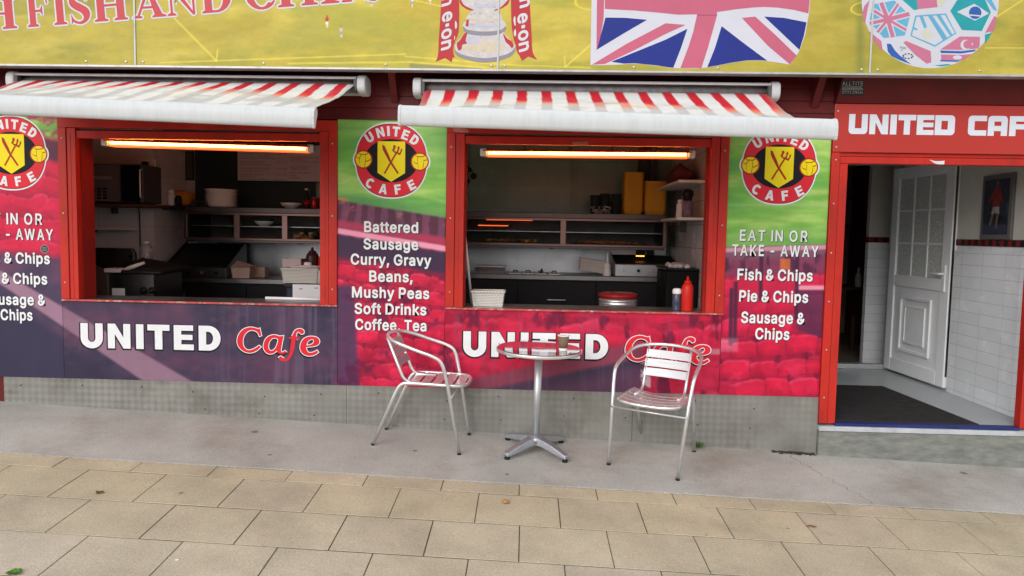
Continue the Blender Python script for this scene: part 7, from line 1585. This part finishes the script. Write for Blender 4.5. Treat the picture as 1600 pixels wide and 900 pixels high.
q = at(925, 417, CY+.12); tb_ = tub('cream woven basket tilted against the bottle on the right counter', (0,0,0), .24, .26, .16, .12, WEAVE, 'basket', 'basket', rim=True); tb_.location = (q.x, CY+.20, zc2+.034); tb_.rotation_euler = (0, R(9), 0)
q = at(949, 420, CY+.05); t = thing('sauce_bottle', 'slim white bottle standing beside the right griddle', 'sauce bottle', (q.x,CY+.06,zc2)); lathe_at([(.036,0),(.040,.01),(.036,.05),(.030,.07),(.036,.09),(.036,.10),(.02,.125)], (q.x,CY+.06,zc2), CERAMIC, 'bottle_body', t); lathe_at([(.019,.1255),(.012,.16),(.006,.22)], (q.x,CY+.06,zc2), CERAMIC, 'nozzle_cap', t)
# stool, seat just above the counter
yq = .75; q = at(966, 468, yq); zt_ = at(966, 455, yq).z; zs2 = zt_-.012
t = thing('bar_stool', 'round red padded stool with chrome rings behind the right hatch', 'stool', (q.x,yq,ZP))
rs_ = .5*(at(998,468,yq).x-at(935,468,yq).x)
m = MB(); m.lathe([(rs_*.9,zs2-.045),(rs_,zs2-.03),(rs_*.98,zs2-.008),(rs_*.8,zs2),(.01,zs2+.003)], (q.x,yq,0), 40); m.build('seat', mat('red_vinyl', (.30,.018,.018), .3, var=.1), t)
m = MB(); m.lathe([(rs_*.95,zs2-.115),(rs_*.97,zs2-.108),(rs_*.92,zs2-.1),(rs_*.97,zs2-.09),(rs_*.97,zs2-.083),(rs_*.92,zs2-.075),(rs_*.97,zs2-.065),(rs_*.97,zs2-.058),(rs_*.9,zs2-.046)], (q.x,yq,0), 40); m.build('chrome_ring', ALU, t)
m = MB(); m.lathe([(.03,ZP+.02),(.03,zs2-.116)], (q.x,yq,0), 16); m.lathe([(.2,ZP),(.19,ZP+.012),(.03,ZP+.03)], (q.x,yq,0), 32); m.build('stool_column', ALU, t)
# on the right serving counter
q0, q1 = at(737, 474, .16), at(788, 474, .16); tub('white woven basket on the right serving counter by the left frame', ((q0.x+q1.x)/2, .20, ZS-.001), (q1.x-q0.x)*.9, q1.x-q0.x, .17, .118, WEAVE, 'basket', 'basket', rim=True)
a, b_ = at(726, 345, .30), at(737, 462, .16); m = MB(); m.tube([(b_.x-.012,.16+.10+.05,ZS+.001),(a.x-.012,.30,a.z+.03)], .010, 10); solo(m, 'white_pole', PVC, 'thin white pole leaning in the left corner of the right hatch', 'pole')
squeezy('tall red ketchup bottle on the right serving counter', 1074, 460, .13, ZS-.001, .043, .258, mat('bright_ketchup_red', (.62,.022,.015), .32, var=.05))
x = at(1057.5, 468, .16).x; t = thing('vinegar_bottle', 'dark vinegar bottle with a white top beside the ketchup', 'vinegar bottle', (x,.16,ZS)); lathe_at([(.031,0),(.033,.006),(.033,.115),(.030,.122)], (x,.16,ZS-.001), mat('dark_vinegar', (.055,.06,.10), .15, var=.1, coat=.5), 'bottle_body', t); lathe_at([(.030,.1225),(.034,.128),(.034,.150),(.026,.163),(.01,.166)], (x,.16,ZS-.001), PVC, 'cap', t)
# side wall shelves, sack, jar, bottles, bin
def sshelf(label, pxz, y0, y1):
    z = at(*pxz, 1.2).z; t = thing('wall_shelf', label, 'shelf', (1.3,1.2,z)); m = MB(); m.box(1.14, 1.358, y0, y1, z-.022, z); m.build('shelf_board', CREAM, t, bevel=.003); m = MB(); m.box(1.30, 1.358, y1-.12, y1-.10, z-.12, z-.023); m.build('bracket', STEELD, t); return z
za = sshelf('upper white shelf on the right side wall holding a red sack', (1080,287), .75, 1.9); zb2 = sshelf('lower white shelf on the right side wall holding jars', (1095,342), .75, 1.6)
m = MB(); vs = []; rg = random.Random(31)
for i in range(9):
    ph = math.pi*i/8
    for k in range(16):
        th = 2*math.pi*k/16; r_ = math.sin(ph)*(1+.12*rg.uniform(-1,1)); vs.append((1.245+.10*r_*math.cos(th), 1.25+.33*r_*math.sin(th), za+max(.001,.075*(1-math.cos(ph))*(1+.2*math.sin(2*th)))))
m.add(vs, [(i*16+k,i*16+(k+1)%16,(i+1)*16+(k+1)%16,(i+1)*16+k) for i in range(8) for k in range(16)], 0, True); solo(m, 'sack', mat('dark_red_sack', (.12,.025,.025), .7, var=.3, scale=12), 'dark red sack slumped on the upper side shelf', 'sack')
t = thing('bottle', 'white bottle on the lower side shelf', 'bottle', (1.21,1.02,zb2)); lathe_at([(.035,0),(.038,.008),(.032,.07),(.034,.11),(.024,.13)], (1.21,1.02,zb2), CERAMIC, 'bottle_body', t); lathe_at([(.022,.1305),(.024,.15),(.01,.16)], (1.21,1.02,zb2), CERAMIC, 'cap', t)
t = thing('jar', 'dark patterned jar beside the white bottle on the side shelf', 'jar', (1.24,.86,zb2)); lathe_at([(.042,0),(.045,.008),(.045,.12),(.036,.14)], (1.24,.86,zb2), mat('patterned_label', (.18,.12,.16), .4, var=.7, scale=35), 'jar_body', t); lathe_at([(.036,.1405),(.038,.17),(.05,.19),(.045,.22),(.02,.235)], (1.24,.86,zb2), BLACK, 'lid', t)
zbn = at(1085, 423, .9).z; t = thing('waste_bin', 'black bin with a rumpled pale liner at the right side wall', 'bin', (1.21,1.1,ZP)); m = MB(); m.box(1.08, 1.352, .85, 1.35, ZP, zbn); m.build('bin_body', mat('matt_black', (.008,.008,.008), .7, spec=.1), t, bevel=.02); m = MB(); m.box(1.07, 1.355, .84, 1.36, zbn+.001, zbn+.02); m.build('bin_rim', BLACKM, t, bevel=.008)
m = MB(); rg = random.Random(6)
for i in range(18): y_ = .88+.025*i; m.lathe([(.02,0),(.03,.012),(.022,.03),(.005,.038)], (1.2+rg.uniform(-.06,.09), y_, zbn+.018), 8)
m.build('bin_liner', mat('pale_liner', (.5,.45,.45), .5), t)

# ------------------------------------------------------------------ porch
m = MB(); m.add([(2.05,.05,ZP+.008),(3.255,.05,ZP+.008),(3.18,1.42,ZP+.008),(2.05,1.42,ZP+.008),(2.05,.05,ZP-.001),(3.255,.05,ZP-.001),(3.18,1.42,ZP-.001),(2.05,1.42,ZP-.001)], [(0,1,2,3),(0,4,5,1),(1,5,6,2),(2,6,7,3),(3,7,4,0)])
m.v = [(max(x, 2.05), y, z) for x, y, z in m.v]
matm = mat('door_mat_rubber', (.028,.026,.025), .85, var=.2, scale=8)
n_ = matm.node_tree.nodes; l_ = matm.node_tree.links; tc = n_.new('ShaderNodeTexCoord'); ckr = n_.new('ShaderNodeTexVoronoi'); ckr.inputs['Scale'].default_value = 22; ckr.distance = 'CHEBYCHEV'; ckr.inputs['Randomness'].default_value = 0
l_.new(tc.outputs['Object'], ckr.inputs['Vector']); bp_ = n_.new('ShaderNodeBump'); bp_.inputs['Strength'].default_value = .9; bp_.inputs['Distance'].default_value = .01; l_.new(ckr.outputs['Distance'], bp_.inputs['Height']); l_.new(bp_.outputs[0], n_['Principled BSDF'].inputs['Normal'])
solo(m, 'door_mat', matm, 'dark rubber mat on the grey porch floor', 'mat', bevel=.003)
# framed player poster on the porch wall
def px_wall(px, py, X=3.699):
    d = CW + CR*((px-800)/F_PX) - CU*((py-450)/F_PX); t_ = (X-CAM[0])/d.x; return Vector(CAM)+d*t_
a, b_ = px_wall(1537, 276), px_wall(1594, 378); y0, y1, z0, z1_ = b_.y, a.y, px_wall(1560,374).z, a.z
y0 = .52; y1 = px_wall(1538,320).y
t = thing('framed_poster', 'framed poster of a player in a red shirt on the porch wall', 'poster', (3.69,(y0+y1)/2,z0))
m = MB(); m.box(3.675, 3.699, y0, y1, z0, z1_); m.build('frame', mat('grey_frame', (.14,.13,.13), .4), t, bevel=.006)
m = MB(); m.box(3.671, 3.6745, y0+.04, y1-.04, z0+.04, z1_-.04); m.build('mount', mat('poster_dark', (.03,.035,.05), .4, var=.8, scale=8), t)
m = MB(); cy_, h_ = (y0+y1)/2, z1_-z0-.1; zz0 = z0+.05
def PF(pts, mi, lay): m.add([(3.6705-.0006*lay, cy_+u_*(y1-y0)*.4, zz0+v_*h_) for u_, v_ in pts], [tuple(range(len(pts)))[::-1]], mi)
PF([(-1,.0),(1,0),(1,.16),(-1,.16)], 3, 0); PF([(-.3,.5),(-.38,.8),(-.15,.9),(.1,.88),(.3,.78),(.22,.5)], 0, 1); PF([(-.3,.5),(.22,.5),(.3,.36),(.02,.38),(-.35,.36)], 1, 1.5); PF([(-.3,.36),(-.12,.36),(-.05,.1),(-.2,.08)], 2, 1); PF([(.08,.37),(.26,.36),(.45,.18),(.34,.12)], 2, 1)
PF([(.3,.78),(.6,.62),(.55,.56),(.22,.68)], 0, 1.2); PF([(-.38,.8),(-.6,.6),(-.5,.56),(-.28,.68)], 0, 1.2); PF([(-.08+.1*math.cos(2*math.pi*k/12), .95+.045*math.sin(2*math.pi*k/12)) for k in range(12)][::-1], 2, 1.6)
m.build('player_picture', [mat('poster_red', (.20,.03,.03), .4, var=.3, scale=20), mat('poster_white', (.30,.29,.29), .4, var=.3, scale=20), mat('poster_skin', (.18,.11,.08), .4), mat('poster_band', (.05,.05,.09), .4)], t)
# dim room beyond: a pale framed notice, a table with a bottle and a chair
q0, q1 = at(1318, 310, 5.0), at(1352, 352, 5.0); t = thing('wall_notice', 'pale green panel glimpsed on the wall of the dim room', 'notice', (q0.x,5.28,q1.z)); m = MB(); m.box(q0.x, q1.x, 5.27, 5.298, q1.z, q0.z); m.build('notice_board', mat('notice_green', (.30,.36,.32), .5), t); m = MB(); m.box(q0.x-.02,q1.x+.02,5.285,5.299,q1.z-.02,q0.z+.02); m.build('frame', BLACKM, t)
WOOD = mat('dark_wood', (.07,.035,.02), .5, var=.3, scale=5, stretch=(6,6,1))
q = at(1335, 450, 3.9); zt3 = .92; t = thing('dining_table', 'dark wooden table in the dim room beyond the door', 'table', (q.x,4.0,ZP)); m = MB(); m.box(q.x-.4, q.x+.35, 3.7, 4.4, zt3-.03, zt3); m.build('table_top', WOOD, t, bevel=.005)
for dx in (-.34,.29):
    for yy in (3.76,4.34): m = MB(); m.box(q.x+dx, q.x+dx+.05, yy-.025, yy+.025, ZP-.002, zt3-.031); m.build('leg', WOOD, t)
t = thing('bottle', 'clear bottle on the table in the dim room', 'bottle', (q.x,3.85,zt3)); lathe_at([(.035,0),(.037,.01),(.037,.13),(.014,.19)], (q.x+.02,3.85,zt3+.001), mat('cloudy_plastic', (.55,.55,.56)), 'bottle_body', t); lathe_at([(.0135,.191),(.0135,.24)], (q.x+.02,3.85,zt3+.001), PVC, 'neck', t)
qx = q.x+.05; t = thing('dining_chair', 'dark wooden chair in front of the table in the dim room', 'chair', (qx,3.4,ZP)); m = MB(); m.box(qx-.2, qx+.2, 3.2, 3.6, ZP+.43, ZP+.46); m.build('seat', WOOD, t, bevel=.005)
m = MB(); m.box(qx-.2, qx+.2, 3.2, 3.22, ZP+.66, ZP+.86); m.build('backrest', WOOD, t, bevel=.005)
for dx in (-.2,.165):
    for yy, hh in ((3.2,.9),(3.565,.43)): m = MB(); m.box(qx+dx, qx+dx+.035, yy+(.021 if hh > .5 else 0), yy+.035+(.021 if hh > .5 else 0), ZP-.002, ZP+hh-.001 if hh < .5 else ZP+hh); m.build('leg', WOOD, t)

# ------------------------------------------------------------------ more kitchen clutter glimpsed in the photograph
q = at(800, 372, 1.95); t = thing('steel_tray', 'steel tray of food inside the right display cabinet, left pane', 'tray', (q.x,1.95,1.386)); m = MB(); m.box(q.x-.28, q.x+.28, 1.80, 2.15, 1.386, 1.412); m.build('tray_body', STEELD, t, bevel=.004)
rg = random.Random(41); m = MB()
for i in range(30): m.lathe([(.004,0),(.024,.008),(.026,.02),(.004,.034)], (q.x+rg.uniform(-.24,.24), 1.97+rg.uniform(-.13,.13), 1.4125), 8, sx=rg.uniform(.8,1.5))
m.build('food', mat('fried_food', (.40,.20,.07), .7, var=.3, scale=30), t)
q = at(950, 376, 1.95); t = thing('steel_tray', 'steel tray of orange food inside the right display cabinet, right pane', 'tray', (q.x,1.95,1.386)); m = MB(); m.box(q.x-.32, q.x+.32, 1.80, 2.15, 1.386, 1.408); m.build('tray_body', STEELD, t, bevel=.004); m = MB()
for i in range(34): m.lathe([(.004,0),(.022,.008),(.024,.018),(.004,.03)], (q.x+rg.uniform(-.28,.28), 1.97+rg.uniform(-.13,.13), 1.4085), 8, sx=rg.uniform(.8,1.6))
m.build('food', mat('orange_food', (.45,.15,.05), .7, var=.3, scale=30), t)

WARM = mat('warming_lamp', (.8,.2,.05), .4, var=0, emit=(1,.14,.03), es=.9)
for (pa, pb, py, yy) in ((747, 794, 352, 2.05), (760, 832, 343, 1.80)):
    a, b_ = at(pa, py, yy), at(pb, py, yy); m = MB(); m.tube([(a.x,yy,min(a.z,1.644)),(b_.x,yy,min(a.z,1.644))], .0045, 10); m.build('warming_lamp', WARM, d2)
